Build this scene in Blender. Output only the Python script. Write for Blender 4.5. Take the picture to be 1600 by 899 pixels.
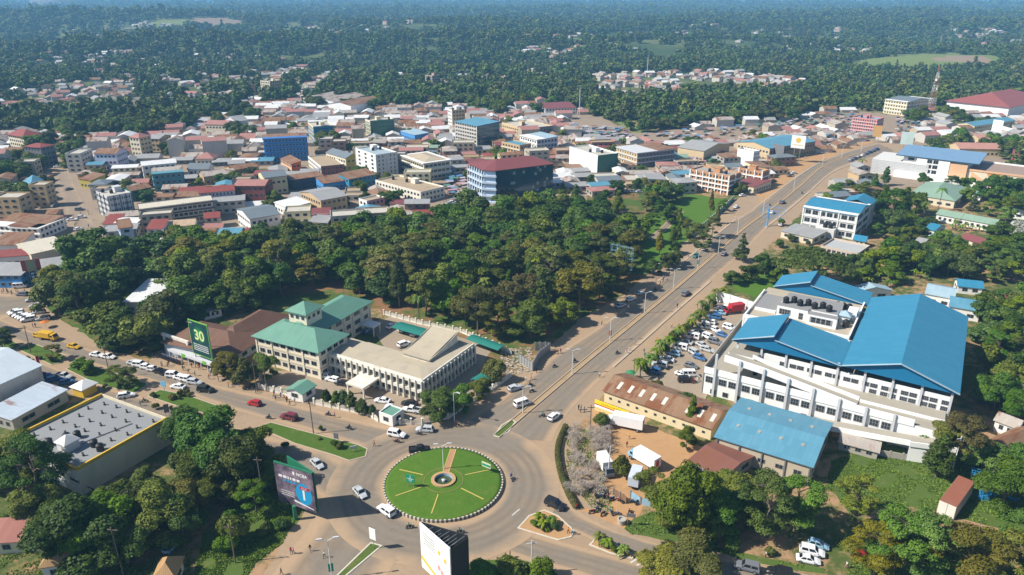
import bpy,bmesh,math,random
import numpy as np
from mathutils import Vector,Matrix,noise
# ---------------------------------------------------------------- scene, camera, light
for o in list(bpy.data.objects):
 bpy.data.objects.remove(o)
S=bpy.context.scene
COL=S.collection
R=random.Random(7)
FPX,CAMH=1150.0,100.0
PITCH=math.atan((449.5+12)/FPX)
cd=bpy.data.cameras.new('camera');cam=bpy.data.objects.new('camera',cd);COL.objects.link(cam)
cd.sensor_width=36;cd.lens=36*FPX/1600;cd.clip_start=1;cd.clip_end=40000
cam.location=(0,0,CAMH);cam.rotation_euler=(math.pi/2-PITCH,0,0)
S.camera=cam
SUN_EL,SUN_AZ=math.radians(43),math.radians(190)
w=bpy.data.worlds.new('World');S.world=w;w.use_nodes=True
nt=w.node_tree;bg=nt.nodes['Background']
sky=nt.nodes.new('ShaderNodeTexSky');sky.sky_type='NISHITA';sky.sun_disc=False
sky.sun_elevation=SUN_EL;sky.sun_rotation=math.pi/2-SUN_AZ
sky.altitude=1500;sky.air_density=1.0;sky.dust_density=1.2
nt.links.new(sky.outputs[0],bg.inputs[0]);bg.inputs[1].default_value=0.09
sd=bpy.data.lights.new('sun','SUN');sd.energy=4.9;sd.angle=math.radians(0.5);sd.color=(1,0.94,0.84)
sun=bpy.data.objects.new('sun',sd);COL.objects.link(sun)
sv=Vector((math.cos(SUN_EL)*math.cos(SUN_AZ),math.cos(SUN_EL)*math.sin(SUN_AZ),math.sin(SUN_EL)))
sun.rotation_euler=sv.to_track_quat('Z','Y').to_euler();sun.location=(-100,0,300)
vs=S.view_settings;vs.view_transform='Standard';vs.look='None';vs.exposure=0.58;vs.gamma=1;vs.use_curve_mapping=False
S.render.engine='CYCLES'
S.cycles.max_bounces=6;S.cycles.diffuse_bounces=3;S.cycles.glossy_bounces=2
S.cycles.transmission_bounces=3;S.cycles.volume_bounces=0;S.cycles.transparent_max_bounces=8
# ---------------------------------------------------------------- geometry helpers
_c,_s=math.cos(PITCH),math.sin(PITCH)
def G(px,py,z=0.0):
 u=(px-800)/FPX;v=(449.5-py)/FPX
 dx,dy,dz=u,_c+v*_s,-_s+v*_c
 t=(z-CAMH)/dz
 return Vector((dx*t,dy*t,z))
def smooth01(t):
 t=min(1,max(0,t));return t*t*(3-2*t)
HILLS=[(-1150,2350,560,300,44),(-700,3600,1500,500,12),(500,3300,1300,420,12),(1500,2600,900,420,26),(-1900,1700,500,500,20),(2600,5200,2500,900,8),(-3000,5600,2500,900,8),(120,1500,420,160,24),(700,1150,260,120,20),(-250,1950,500,180,26),(900,1950,700,170,24),(-620,1420,380,130,26),(300,2450,900,200,18),(1350,1500,350,120,22)]
def terrain(x,y):
 d=math.hypot(x,y)
 k=smooth01((d-720)/900)
 if k<=0:return 0.0
 z=0
 for hx,hy,sx,sy,hh in HILLS:
  z+=hh*math.exp(-((x-hx)/sx)**2-((y-hy)/sy)**2)
 z+=15*noise.noise(Vector((x/420,y/260,0.3)))+5*noise.noise(Vector((x/170,y/130,2.1)))
 f=smooth01((d-6500)/5000)
 return k*(z-4)*(1-f)+f*-10
def GT(px,py):
 a=G(px,py);d=Vector((a.x,a.y,-CAMH));lo=None
 for i in range(400):
  t=0.25+0.75*(i/399) if a.length>800 else 1.0
  q=Vector((0,0,CAMH))+d*t
  if q.z<=terrain(q.x,q.y):return Vector((q.x,q.y,0))
 return a
class MB:
 def __init__(s):s.v=[];s.f=[];s.m=[]
 def add(s,pts,mi=0):
  b=len(s.v);s.v+=[tuple(p) for p in pts];s.f.append(tuple(range(b,b+len(pts))));s.m.append(mi)
 def box(s,x0,x1,y0,y1,z0,z1,mi=0,top=None,bottom=True):
  b=len(s.v)
  s.v+=[(x0,y0,z0),(x1,y0,z0),(x1,y1,z0),(x0,y1,z0),(x0,y0,z1),(x1,y0,z1),(x1,y1,z1),(x0,y1,z1)]
  fs=[(0,1,5,4),(1,2,6,5),(2,3,7,6),(3,0,4,7),(4,5,6,7)]+([(3,2,1,0)] if bottom else [])
  s.f+=[tuple(b+i for i in f) for f in fs]
  s.m+=[mi]*4+[mi if top is None else top]+([mi] if bottom else [])
 def prism(s,pts,z0,z1,mi=0,top=None):
  n=len(pts);b=len(s.v)
  s.v+=[(p[0],p[1],z0) for p in pts]+[(p[0],p[1],z1) for p in pts]
  for i in range(n):
   j=(i+1)%n;s.f.append((b+i,b+j,b+n+j,b+n+i));s.m.append(mi)
  s.f.append(tuple(b+n+i for i in range(n)));s.m.append(mi if top is None else top)
  s.f.append(tuple(b+i for i in reversed(range(n))));s.m.append(mi)
 def slab(s,pts,t,mi=0,under=None):
  n=len(pts);b=len(s.v)
  s.v+=[tuple(p) for p in pts]+[(p[0],p[1],p[2]-t) for p in pts]
  s.f.append(tuple(b+i for i in range(n)));s.m.append(mi)
  s.f.append(tuple(b+n+i for i in reversed(range(n))));s.m.append(mi if under is None else under)
  for i in range(n):
   j=(i+1)%n;s.f.append((b+n+i,b+n+j,b+j,b+i));s.m.append(mi if under is None else under)
 def tube(s,p,q,r0,r1=None,n=6,mi=0,caps=True):
  r1=r0 if r1 is None else r1
  p=Vector(p);q=Vector(q);d=(q-p)
  if d.length<1e-6:return
  d.normalize();a=d.orthogonal().normalized();c=d.cross(a);b=len(s.v)
  for k in range(n):
   t=2*math.pi*k/n;e=a*math.cos(t)+c*math.sin(t)
   s.v.append(tuple(p+e*r0));s.v.append(tuple(q+e*r1))
  for k in range(n):
   j=(k+1)%n;s.f.append((b+2*k,b+2*j,b+2*j+1,b+2*k+1));s.m.append(mi)
  if caps:
   s.f.append(tuple(b+2*k for k in reversed(range(n))));s.m.append(mi)
   s.f.append(tuple(b+2*k+1 for k in range(n)));s.m.append(mi)
 def lathe(s,cx,cy,prof,n=12,mi=0):
  b=len(s.v)
  for r,z in prof:
   for k in range(n):
    t=2*math.pi*k/n;s.v.append((cx+r*math.cos(t),cy+r*math.sin(t),z))
  for i in range(len(prof)-1):
   for k in range(n):
    j=(k+1)%n;s.f.append((b+i*n+k,b+i*n+j,b+(i+1)*n+j,b+(i+1)*n+k));s.m.append(mi)
  s.f.append(tuple(b+(len(prof)-1)*n+k for k in range(n)));s.m.append(mi)
 def mesh(s,name):
  me=bpy.data.meshes.new(name);me.from_pydata(s.v,[],s.f);me.polygons.foreach_set('material_index',s.m);me.update();return me
 def build(s,name,mats,parent=None,smooth=False,loc=None,rz=0):
  return obj(name,s.mesh(name),mats,parent,smooth,loc,rz)
def obj(name,me,mats=None,parent=None,smooth=False,loc=None,rz=0):
 if mats is not None and not me.materials:
  for m in (mats if isinstance(mats,(list,tuple)) else [mats]):me.materials.append(m)
 if smooth:me.polygons.foreach_set('use_smooth',[True]*len(me.polygons))
 o=bpy.data.objects.new(name,me);COL.objects.link(o)
 if parent:o.parent=parent
 if loc is not None:o.location=loc
 if rz:o.rotation_euler[2]=rz
 return o
def tag(o,label=None,cat=None,group=None,kind=None):
 if label:o['label']=label
 if cat:o['category']=cat
 if group:o['group']=group
 if kind:o['kind']=kind
 return o
def thing(name,label,cat,loc=(0,0,0),rz=0,group=None):
 o=bpy.data.objects.new(name,None);COL.objects.link(o);o.location=loc;o.rotation_euler=(0,0,rz)
 o.empty_display_size=0.3
 return tag(o,label,cat,group)
def dup(root,loc,rz=0,label=None,group=None,scale=None):
 r=root.copy();COL.objects.link(r);r.location=loc;r.rotation_euler=(0,0,rz)
 if scale:r.scale=scale
 if label:r['label']=label
 if group:r['group']=group
 for ch in root.children:
  c=ch.copy();COL.objects.link(c);c.parent=r
  for g in ch.children:
   d=g.copy();COL.objects.link(d);d.parent=c
 return r
# ---------------------------------------------------------------- materials
M={}
def newmat(name):
 m=bpy.data.materials.new(name);m.use_nodes=True;M[name]=m
 n=m.node_tree.nodes;l=m.node_tree.links;p=n['Principled BSDF'];p.inputs['Specular IOR Level'].default_value=0.3
 return m,n,l,p
def rgb(c):return (c[0],c[1],c[2],1)
def ramp(n,stops):
 r=n.new('ShaderNodeValToRGB');e=r.color_ramp.elements
 while len(e)<len(stops):e.new(0.5)
 for i,(p,c) in enumerate(stops):e[i].position=p;e[i].color=rgb(c) if len(c)==3 else c
 return r
def noise_n(n,l,vec,scale,detail=4,rough=0.6):
 t=n.new('ShaderNodeTexNoise');t.inputs['Scale'].default_value=scale;t.inputs['Detail'].default_value=detail;t.inputs['Roughness'].default_value=rough
 if vec is not None:l.new(vec,t.inputs['Vector'])
 return t
def mixc(n,l,fac,a,b,blend='MIX'):
 x=n.new('ShaderNodeMix');x.data_type='RGBA';x.blend_type=blend
 for sock,v in ((0,fac),(6,a),(7,b)):
  if hasattr(v,'links'):l.new(v,x.inputs[sock])
  else :x.inputs[sock].default_value=v if sock==0 else rgb(v)
 return x.outputs[2]
def mathn(n,l,op,a,b=None,c=None):
 x=n.new('ShaderNodeMath');x.operation=op;x.use_clamp=False
 for i,v in enumerate((a,b,c)):
  if v is None:continue
  if hasattr(v,'links'):l.new(v,x.inputs[i])
  else :x.inputs[i].default_value=v
 return x.outputs[0]
def sstep(n,l,v,a,b):
 x=n.new('ShaderNodeMapRange');x.interpolation_type='SMOOTHSTEP'
 l.new(v,x.inputs[0]);x.inputs[1].default_value=a;x.inputs[2].default_value=b
 return x.outputs[0]
def bump(n,l,p,h,strength=0.4,dist=0.1):
 b=n.new('ShaderNodeBump');b.inputs['Strength'].default_value=strength;b.inputs['Distance'].default_value=dist
 l.new(h,b.inputs['Height']);l.new(b.outputs[0],p.inputs['Normal'])
def paint(name,c,rough=0.7,dirt=0.35,dirtc=(0.30,0.24,0.18),scale=0.35,spec=0.3):
 """painted or plastered surface with streaks and stains"""
 if name in M:return M[name]
 m,n,l,p=newmat(name);p.inputs['Roughness'].default_value=rough;p.inputs['Specular IOR Level'].default_value=spec
 g=n.new('ShaderNodeNewGeometry');mp=n.new('ShaderNodeMapping');l.new(g.outputs['Position'],mp.inputs[0]);mp.inputs['Scale'].default_value=(1,1,0.35)
 a=noise_n(n,l,mp.outputs[0],scale,5,0.65);b=noise_n(n,l,mp.outputs[0],scale*6,3)
 f=mathn(n,l,'MULTIPLY',sstep(n,l,a.outputs[0],0.45,0.75),dirt)
 c1=mixc(n,l,f,c,tuple(0.5*x*y/max(y,.01)+0.5*y for x,y in zip(c,dirtc)))
 c2=mixc(n,l,mathn(n,l,'MULTIPLY',b.outputs[0],0.25),c1,tuple(x*0.62 for x in c))
 l.new(c2,p.inputs['Base Color'])
 return m
def flat(name,c,rough=0.6,metal=0,spec=0.3,emit=None):
 if name in M:return M[name]
 m,n,l,p=newmat(name);p.inputs['Base Color'].default_value=rgb(c);p.inputs['Roughness'].default_value=rough
 p.inputs['Metallic'].default_value=metal;p.inputs['Specular IOR Level'].default_value=spec
 return m
def tin(name,c,rust=0.3,rustc=(0.20,0.085,0.04),fade=0.25,axis='y',rough=0.55):
 """sheet metal roof: single sheets differ in tone, rust runs down the slope (axis), fine ribs"""
 if name in M:return M[name]
 m,n,l,p=newmat(name);p.inputs['Roughness'].default_value=rough;p.inputs['Specular IOR Level'].default_value=0.18
 tc=n.new('ShaderNodeTexCoord');mp=n.new('ShaderNodeMapping');l.new(tc.outputs['Object'],mp.inputs[0])
 if axis=='x':mp.inputs['Rotation'].default_value=(0,0,math.pi/2)
 oi=n.new('ShaderNodeObjectInfo')
 br=n.new('ShaderNodeTexBrick');l.new(mp.outputs[0],br.inputs['Vector']);br.offset=0.0
 br.inputs['Scale'].default_value=1;br.inputs['Brick Width'].default_value=1.0;br.inputs['Row Height'].default_value=3.1
 br.inputs['Mortar Size'].default_value=0.012;br.inputs['Color1'].default_value=(0,0,0,1);br.inputs['Color2'].default_value=(1,1,1,1);br.inputs['Mortar'].default_value=(0,0,0,1)
 ma=n.new('ShaderNodeMapping');l.new(mp.outputs[0],ma.inputs[0]);ma.inputs['Scale'].default_value=(1,0.28,1)
 va=n.new('ShaderNodeVectorMath');va.operation='ADD';l.new(ma.outputs[0],va.inputs[0])
 sc=n.new('ShaderNodeVectorMath');sc.operation='SCALE';sc.inputs[0].default_value=(37,21,9);l.new(oi.outputs['Random'],sc.inputs['Scale']);l.new(sc.outputs[0],va.inputs[1])
 a=noise_n(n,l,va.outputs[0],0.33,6,0.7)
 bw=br.outputs['Color']
 c1=mixc(n,l,mathn(n,l,'MULTIPLY',bw,fade),c,tuple(min(1,x*1.25+0.02) for x in c))
 c1=mixc(n,l,mathn(n,l,'MULTIPLY',br.outputs['Fac'],0.5),c1,tuple(x*0.5 for x in c))
 f=mathn(n,l,'ADD',a.outputs[0],mathn(n,l,'MULTIPLY',mathn(n,l,'SUBTRACT',bw,0.5),0.16))
 f=sstep(n,l,f,0.72-0.38*rust,0.86-0.30*rust)
 c2=mixc(n,l,mathn(n,l,'MULTIPLY',f,min(1,0.35+rust)),c1,rustc)
 l.new(c2,p.inputs['Base Color'])
 wv=n.new('ShaderNodeTexWave');wv.bands_direction='X';wv.inputs['Scale'].default_value=1.0;l.new(mp.outputs[0],wv.inputs['Vector'])
 bump(n,l,p,wv.outputs['Fac'],0.35,0.05)
 return m
def slot_mat(o,i,m):
 o.material_slots[i].link='OBJECT';o.material_slots[i].material=m
WHITE=paint('white_wall',(0.78,0.77,0.73));CREAM=paint('cream_wall',(0.66,0.59,0.44));CONC=paint('concrete',(0.40,0.37,0.32),scale=0.5,dirt=0.6)
LGREY=paint('light_grey_wall',(0.55,0.56,0.57));DGREY=paint('dark_grey_wall',(0.17,0.17,0.18));TAN=paint('tan_wall',(0.50,0.36,0.20))
GLASS=flat('window_glass',(0.022,0.030,0.038),0.12,0,0.5);GLASSB=flat('blue_glass',(0.012,0.055,0.085),0.12,0,0.6)
WFRAME=flat('window_frame',(0.26,0.26,0.26),0.5);BLACK=flat('black_plastic',(0.02,0.02,0.022),0.45);STEEL=flat('galvanised_steel',(0.42,0.43,0.44),0.45,0.6)
POLE=paint('lamp_pole_paint',(0.66,0.66,0.64),0.5,0.2);WOODP=paint('wooden_pole',(0.17,0.13,0.10),0.85)
# ---------------------------------------------------------------- the setting: ground, roads, kerbs
def gp(pts,z=0):return [G(x,y,z) for x,y in pts]
def gt(pts):return [GT(x,y) for x,y in pts]
def inpoly(x,y,poly):
 c=False;n=len(poly);j=n-1
 for i in range(n):
  xi,yi=poly[i][0],poly[i][1];xj,yj=poly[j][0],poly[j][1]
  if (yi>y)!=(yj>y) and x<(xj-xi)*(y-yi)/(yj-yi)+xi:c= not c
  j=i
 return c
TOWN=gp([(-160,520),(-160,300),(-60,222),(40,205),(130,216),(260,212),(330,188),(400,168),(470,155),(480,168),(600,168),(700,165),(780,178),(835,160),(940,182),(985,205),(1060,200),(1150,194),(1250,182),(1330,172),(1400,176),(1480,172),(1700,160),(1760,240),(1600,262),(1390,300),(1250,330),(1150,305),(1080,300),(1000,300),(900,315),(800,335),(690,345),(600,365),(450,378),(300,385),(150,395),(60,460)])
SETTLE=[gt(q) for q in ([(-60,180),(-60,160),(90,130),(300,115),(480,100),(500,150),(400,172),(330,160),(250,165),(120,178)],[(920,122),(960,110),(1150,116),(1260,126),(1260,144),(1100,146),(980,154),(930,150)],[(-20,168),(70,160),(80,178),(-20,190)])]
FIELDS=[gt(q) for q in ([(1305,103),(1360,92),(1440,84),(1500,85),(1575,97),(1560,103),(1480,110),(1400,112),(1330,110)],[(1256,172),(1262,155),(1300,150),(1305,165)],[(985,203),(1060,182),(1075,186),(1040,200)],[(950,180),(985,192),(1012,208),(995,210)],[(200,44),(250,32),(300,30),(290,42),(230,52)],[(60,75),(85,55),(120,50),(105,66)],[(430,50),(470,42),(520,42),(500,52)],[(360,178),(395,176),(400,192),(370,196)],[(150,60),(190,48),(215,50),(180,62)],[(1200,30),(1300,28),(1290,33),(1210,34)],[(880,62),(960,58),(965,64),(890,68)],[(400,150),(450,147),(455,152),(405,156)])]
PLOUGH=gt([(290,38),(305,28),(350,26),(395,36),(400,44),(340,42)]);BROWNF=gt([(1450,92),(1500,86),(1575,97),(1500,100)])
PARK=gp([(70,490),(70,452),(115,425),(200,410),(300,395),(400,392),(480,384),(560,368),(650,352),(720,338),(800,328),(900,312),(1000,300),(1080,300),(1148,312),(1100,352),(1010,428),(965,462),(900,505),(870,535),(800,575),(760,560),(690,512),(600,488),(520,465),(420,470),(330,470),(280,500),(225,565),(150,545),(90,520)])
def ground_mesh():
 na=400;rings=[0,20,40,60,75]
 r=85.0
 while r<17000:rings.append(r);r*=1.026
 angs=[]
 for i in range(na):
  t=i/na
  angs.append(math.radians(30+120*(t/0.78)) if t<0.78 else math.radians(150+240*(t-0.78)/0.22))
 vs_,town,field,plough,park=[],[],[],[],[]
 for rr in rings:
  for a in angs:
   x,y=rr*math.cos(a),rr*math.sin(a)
   vs_.append((x,y,terrain(x,y)))
   q=0 if not (180<rr<1700) else (1.0 if inpoly(x,y,TOWN) else (0.27 if any(inpoly(x,y,s) for s in SETTLE) else 0))
   town.append(q)
   field.append(1.0 if 450<rr<4500 and any(inpoly(x,y,s) for s in FIELDS) else 0)
   plough.append(1.0 if 900<rr<4500 and (inpoly(x,y,PLOUGH) or inpoly(x,y,BROWNF)) else 0)
   park.append(1.0 if 150<rr<520 and inpoly(x,y,PARK) else 0)
 n=len(angs);fs=[]
 for i in range(1,len(rings)-1):
  for k in range(n):
   j=(k+1)%n;fs.append((i*n+k,i*n+j,(i+1)*n+j,(i+1)*n+k))
 fs.append(tuple(n+k for k in range(n)))
 me=bpy.data.meshes.new('ground');me.from_pydata(vs_,[],fs);me.update()
 for nm,d in (('town',town),('field',field),('plough',plough),('park',park)):
  a=me.attributes.new(nm,'FLOAT','POINT');a.data.foreach_set('value',d)
 return me
def attr(n,name):
 a=n.new('ShaderNodeAttribute');a.attribute_name=name;return a.outputs['Fac']
def ground_mat():
 m,n,l,p=newmat('ground_soil_and_grass');p.inputs['Roughness'].default_value=0.95;p.inputs['Specular IOR Level'].default_value=0.1
 pos=n.new('ShaderNodeNewGeometry').outputs['Position']
 n1=noise_n(n,l,pos,0.035,6,0.65).outputs[0];n2=noise_n(n,l,pos,0.3,5,0.7).outputs[0];n3=noise_n(n,l,pos,0.006,5,0.6).outputs[0];n4=noise_n(n,l,pos,1.6,4).outputs[0]
 grass=mixc(n,l,n4,mixc(n,l,n2,(0.030,0.060,0.014),(0.085,0.125,0.028)),mixc(n,l,n2,(0.055,0.085,0.02),(0.150,0.160,0.045)))
 grass=mixc(n,l,sstep(n,l,n1,0.5,0.72),grass,(0.13,0.135,0.045))
 soil=mixc(n,l,n4,(0.30,0.175,0.095),(0.42,0.27,0.155))
 near=mixc(n,l,sstep(n,l,mathn(n,l,'ADD',n1,mathn(n,l,'MULTIPLY',n2,0.7)),0.78,0.98),grass,soil)
 farg=mixc(n,l,sstep(n,l,n3,0.40,0.62),(0.055,0.085,0.030),(0.130,0.150,0.055))
 ln=n.new('ShaderNodeVectorMath');ln.operation='LENGTH';l.new(pos,ln.inputs[0])
 col=mixc(n,l,sstep(n,l,ln.outputs['Value'],550,1000),near,farg)
 tsoil=mixc(n,l,n2,(0.22,0.165,0.12),(0.36,0.28,0.205))
 tsoil=mixc(n,l,sstep(n,l,n1,0.56,0.66),tsoil,(0.085,0.105,0.04))
 col=mixc(n,l,sstep(n,l,mathn(n,l,'ADD',attr(n,'town'),mathn(n,l,'MULTIPLY',mathn(n,l,'SUBTRACT',n1,0.5),0.8)),0.35,0.6),col,tsoil)
 fl=mixc(n,l,n3,(0.13,0.19,0.055),(0.20,0.22,0.075))
 col=mixc(n,l,sstep(n,l,mathn(n,l,'ADD',attr(n,'field'),mathn(n,l,'MULTIPLY',mathn(n,l,'SUBTRACT',n1,0.5),0.7)),0.4,0.6),col,fl)
 col=mixc(n,l,sstep(n,l,attr(n,'plough'),0.3,0.7),col,(0.27,0.20,0.14))
 pk=mixc(n,l,sstep(n,l,mathn(n,l,'ADD',n1,mathn(n,l,'MULTIPLY',n2,0.5)),0.70,0.86),mixc(n,l,n2,(0.045,0.085,0.016),(0.10,0.15,0.03)),(0.24,0.125,0.065))
 col=mixc(n,l,sstep(n,l,attr(n,'park'),0.3,0.7),col,pk)
 l.new(col,p.inputs['Base Color']);bump(n,l,p,n2,0.5,0.3)
 return m
tag(obj('ground',ground_mesh(),ground_mat(),smooth=True),kind='structure')
def road_mat(name,base,dust,edge_amt):
 m,n,l,p=newmat(name);p.inputs['Roughness'].default_value=0.9;p.inputs['Specular IOR Level'].default_value=0.2
 pos=n.new('ShaderNodeNewGeometry').outputs['Position']
 a=noise_n(n,l,pos,0.055,6,0.62).outputs[0];b=noise_n(n,l,pos,0.9,5,0.7).outputs[0];c=noise_n(n,l,pos,0.17,5,0.6).outputs[0]
 asph=mixc(n,l,b,tuple(x*0.82 for x in base),tuple(x*1.15 for x in base))
 asph=mixc(n,l,mathn(n,l,'MULTIPLY',sstep(n,l,c,0.56,0.60),0.35),asph,tuple(x*0.68 for x in base))
 dst=mixc(n,l,b,tuple(x*0.9 for x in dust),tuple(x*1.1 for x in dust))
 e=attr(n,'edge')
 f=mathn(n,l,'ADD',mathn(n,l,'MULTIPLY',e,edge_amt),mathn(n,l,'MULTIPLY',mathn(n,l,'SUBTRACT',a,0.45),1.5))
 f=mathn(n,l,'ADD',f,mathn(n,l,'MULTIPLY',mathn(n,l,'SUBTRACT',c,0.5),0.9))
 col=mixc(n,l,sstep(n,l,f,-0.02,0.75),asph,dst)
 st=noise_n(n,l,pos,0.35,5,0.75).outputs[0]
 col=mixc(n,l,mathn(n,l,'MULTIPLY',mathn(n,l,'MULTIPLY',attr(n,'track'),sstep(n,l,a,0.25,0.7)),0.62),col,tuple(x*0.62 for x in base))
 col=mixc(n,l,mathn(n,l,'MULTIPLY',sstep(n,l,st,0.62,0.70),0.45),col,tuple(x*0.55 for x in base))
 l.new(col,p.inputs['Base Color']);bump(n,l,p,b,0.25,0.03)
 return m
ASPH=road_mat('dusty_asphalt',(0.222,0.186,0.144),(0.385,0.270,0.168),0.85)
DIRT=road_mat('packed_earth',(0.33,0.24,0.158),(0.39,0.265,0.155),0.3)
REDD=road_mat('orange_earth',(0.42,0.245,0.115),(0.47,0.29,0.15),0.2)
PAVE=road_mat('worn_paving',(0.30,0.245,0.185),(0.36,0.27,0.18),0.5)
TOWNR=road_mat('town_road_earth',(0.27,0.21,0.155),(0.35,0.265,0.18),0.4)
def cr(pts,n=6):
 P=[pts[0]]+list(pts)+[pts[-1]];out=[]
 for i in range(1,len(P)-2):
  for k in range(n):
   t=k/n;a,b,c,d=P[i-1],P[i],P[i+1],P[i+2]
   out.append(0.5*((2*b)+(c-a)*t+(2*a-5*b+4*c-d)*t*t+(3*b-a-3*c+d)*t**3))
 out.append(pts[-1]);return out
def strip(name,left,right,z,mat,n=5,edges=(1,1)):
 """road sheet between two pixel polylines of equal count"""
 L=cr(gp(left),n);Rr=cr(gp(right),n);vs_,ed,tk,fs=[],[],[],[];K=20
 for a,b in zip(L,Rr):
  for k in range(K+1):
   t=k/K;q=a.lerp(b,t);vs_.append((q.x,q.y,z))
   tk.append(sum(math.exp(-((t-c_)/0.055)**2) for c_ in (.2,.38,.62,.8)) if mat is ASPH else 0);ed.append(max(edges[0]*max(0,1-t*3.5),edges[1]*max(0,1-(1-t)*3.5)))
 for i in range(len(L)-1):
  for k in range(K):fs.append((i*(K+1)+k,i*(K+1)+k+1,(i+1)*(K+1)+k+1,(i+1)*(K+1)+k))
 me=bpy.data.meshes.new(name);me.from_pydata(vs_,[],fs);me.update()
 if me.polygons[0].normal.z<0:me.flip_normals()
 me.attributes.new('edge','FLOAT','POINT').data.foreach_set('value',ed);me.attributes.new('track','FLOAT','POINT').data.foreach_set('value',tk)
 return tag(obj(name,me,mat),kind='structure')
def patch(name,px,z,mat,sub=True,kind='structure',world=False,ragged=0):
 """polygon sheet, its border may be made ragged"""
 P=[Vector((q[0],q[1],0)) for q in px] if world else gp(px)
 if ragged:
  Q=[]
  for i in range(len(P)):
   a,b=P[i],P[(i+1)%len(P)];k=max(1,int((b-a).length/2.5))
   for j in range(k):
    q=a.lerp(b,j/k);e=Vector((noise.noise(q*0.31),noise.noise(q*0.31+Vector((9,4,2))),0))*ragged;Q.append(q+e)
  P=Q
 me=bpy.data.meshes.new(name);me.from_pydata([(q.x,q.y,z) for q in P],[],[tuple(range(len(P)))]);me.update()
 if me.polygons[0].normal.z<0:me.flip_normals()
 me.attributes.new('edge','FLOAT','POINT').data.foreach_set('value',[0.3]*len(P))
 o=obj(name,me,mat)
 return tag(o,kind=kind) if kind else o
RC=Vector((-15.0,133.8,0));RR=12.9
patch('dirt_ground',[(-80,445),(60,452),(75,485),(150,535),(235,568),(330,592),(420,615),(480,622),(610,655),(705,652),(760,612),(800,590),(860,540),(905,500),(985,455),(1010,428),(1060,385),(1110,345),(1150,312),(1185,290),(1230,262),(1290,238),(1400,220),(1440,232),(1345,262),(1290,300),(1240,345),(1200,385),(1130,450),(1060,520),(1000,580),(940,620),(920,655),(888,672),(880,720),(905,795),(985,830),(1080,848),(1300,905),(1250,960),(900,960),(840,890),(735,890),(600,960),(380,960),(440,850),(480,790),(500,742),(430,720),(250,668),(100,610),(20,578),(-80,560)],0.012,DIRT,ragged=1.6)
patch('yard_ground',[(925,640),(960,640),(1010,665),(1100,700),(1120,720),(1060,760),(1010,770),(1000,800),(985,832),(905,797),(930,770),(940,720),(930,680)],0.02,REDD,ragged=1.0)
patch('car_park_ground',[(985,590),(1040,545),(1105,490),(1125,468),(1200,482),(1180,540),(1105,610),(1100,640),(1040,615)],0.022,PAVE,ragged=0.6)
patch('forecourt_ground',[(405,606),(470,622),(540,638),(610,656),(660,655),(700,640),(760,600),(745,580),(770,545),(620,492),(575,508),(600,540),(520,590),(400,575)],0.022,PAVE,ragged=0.4)
patch('shop_forecourt_ground',[(240,556),(258,543),(345,572),(365,594),(345,602),(285,584),(232,570)],0.024,DIRT,ragged=0.7)
def disc(name,c,r0,r1,z,mat,n=96,e0=0,e1=1):
 mb=MB();ed=[];tk=[]
 K=24
 for i in range(K+1):
  r=r0+(r1-r0)*i/K
  for k in range(n):
   t=2*math.pi*k/n;mb.v.append((c.x+r*math.cos(t),c.y+r*math.sin(t),z));tk.append(sum(math.exp(-((i/K-c_)/.05)**2) for c_ in (.22,.36,.55,.7)));ed.append(max(e0*max(0,1-i/K*5),e1*max(0,1-(1-i/K)*3)))
 for i in range(K):
  for k in range(n):
   j=(k+1)%n;mb.f.append((i*n+k,i*n+j,(i+1)*n+j,(i+1)*n+k));mb.m.append(0)
 me=mb.mesh(name)
 if me.polygons[0].normal.z<0:me.flip_normals()
 me.attributes.new('edge','FLOAT','POINT').data.foreach_set('value',ed);me.attributes.new('track','FLOAT','POINT').data.foreach_set('value',tk)
 return tag(obj(name,me,mat),kind='structure')
disc('roundabout_road',RC,RR,RR+12.5,0.050,ASPH,e0=0.9,e1=0.6)
MED=[(775,683),(840,628),(905,573),(960,528),(1010,487),(1068,439),(1120,394),(1165,354),(1210,322),(1250,290),(1285,260),(1330,243),(1385,230)]
KL=[(690,672),(755,640),(812,600),(868,555),(935,512),(1018,448),(1077,402),(1135,352),(1179,326),(1222,293),(1262,264),(1310,242),(1370,224)]
KR=[(862,690),(888,645),(955,577),(1008,530),(1056,487),(1112,437),(1160,396),(1203,352),(1243,318),(1282,286),(1312,263),(1352,250),(1400,238)]
strip('avenue_road_far_lanes',KL,MED,0.046,ASPH,edges=(1,0.5));strip('avenue_road_near_lanes',MED,KR,0.042,ASPH,edges=(0.5,0.9))
NWT=[(-90,470),(0,499),(37,514),(100,532),(145,548),(205,563),(280,585),(347,605),(420,622),(500,643),(600,666),(690,680)]
NWB=[(-90,495),(0,524),(45,540),(100,556),(150,571),(215,589),(290,613),(350,635),(425,657),(500,678),(575,700),(640,730)]
strip('bank_road',NWT,NWB,0.038,ASPH)
strip('service_road',[(-60,530),(10,546),(80,573),(150,602),(210,617),(275,638),(400,677),(496,703),(538,722),(610,740)],[(-60,556),(28,572),(95,602),(175,631),(258,664),(380,706),(455,740),(505,778),(540,800),(610,800)],0.034,ASPH)
strip('side_road_south_west',[(545,745),(505,785),(478,830),(446,870),(400,935)],[(720,800),(690,825),(640,850),(610,890),(580,960)],0.030,ASPH)
strip('side_road_south_east_inner',[(868,720),(884,765),(905,799),(945,823),(985,838),(1070,862),(1160,880),(1330,925)],[(780,775),(800,800),(835,820),(885,825),(935,848),(1010,872),(1110,900),(1230,950)],0.026,ASPH)
strip('side_road_south_east_outer',[(770,800),(815,828),(870,845),(925,860),(990,878),(1060,896),(1160,935)],[(690,815),(735,838),(780,862),(840,880),(900,898),(960,925),(1010,960)],0.022,ASPH)
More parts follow.
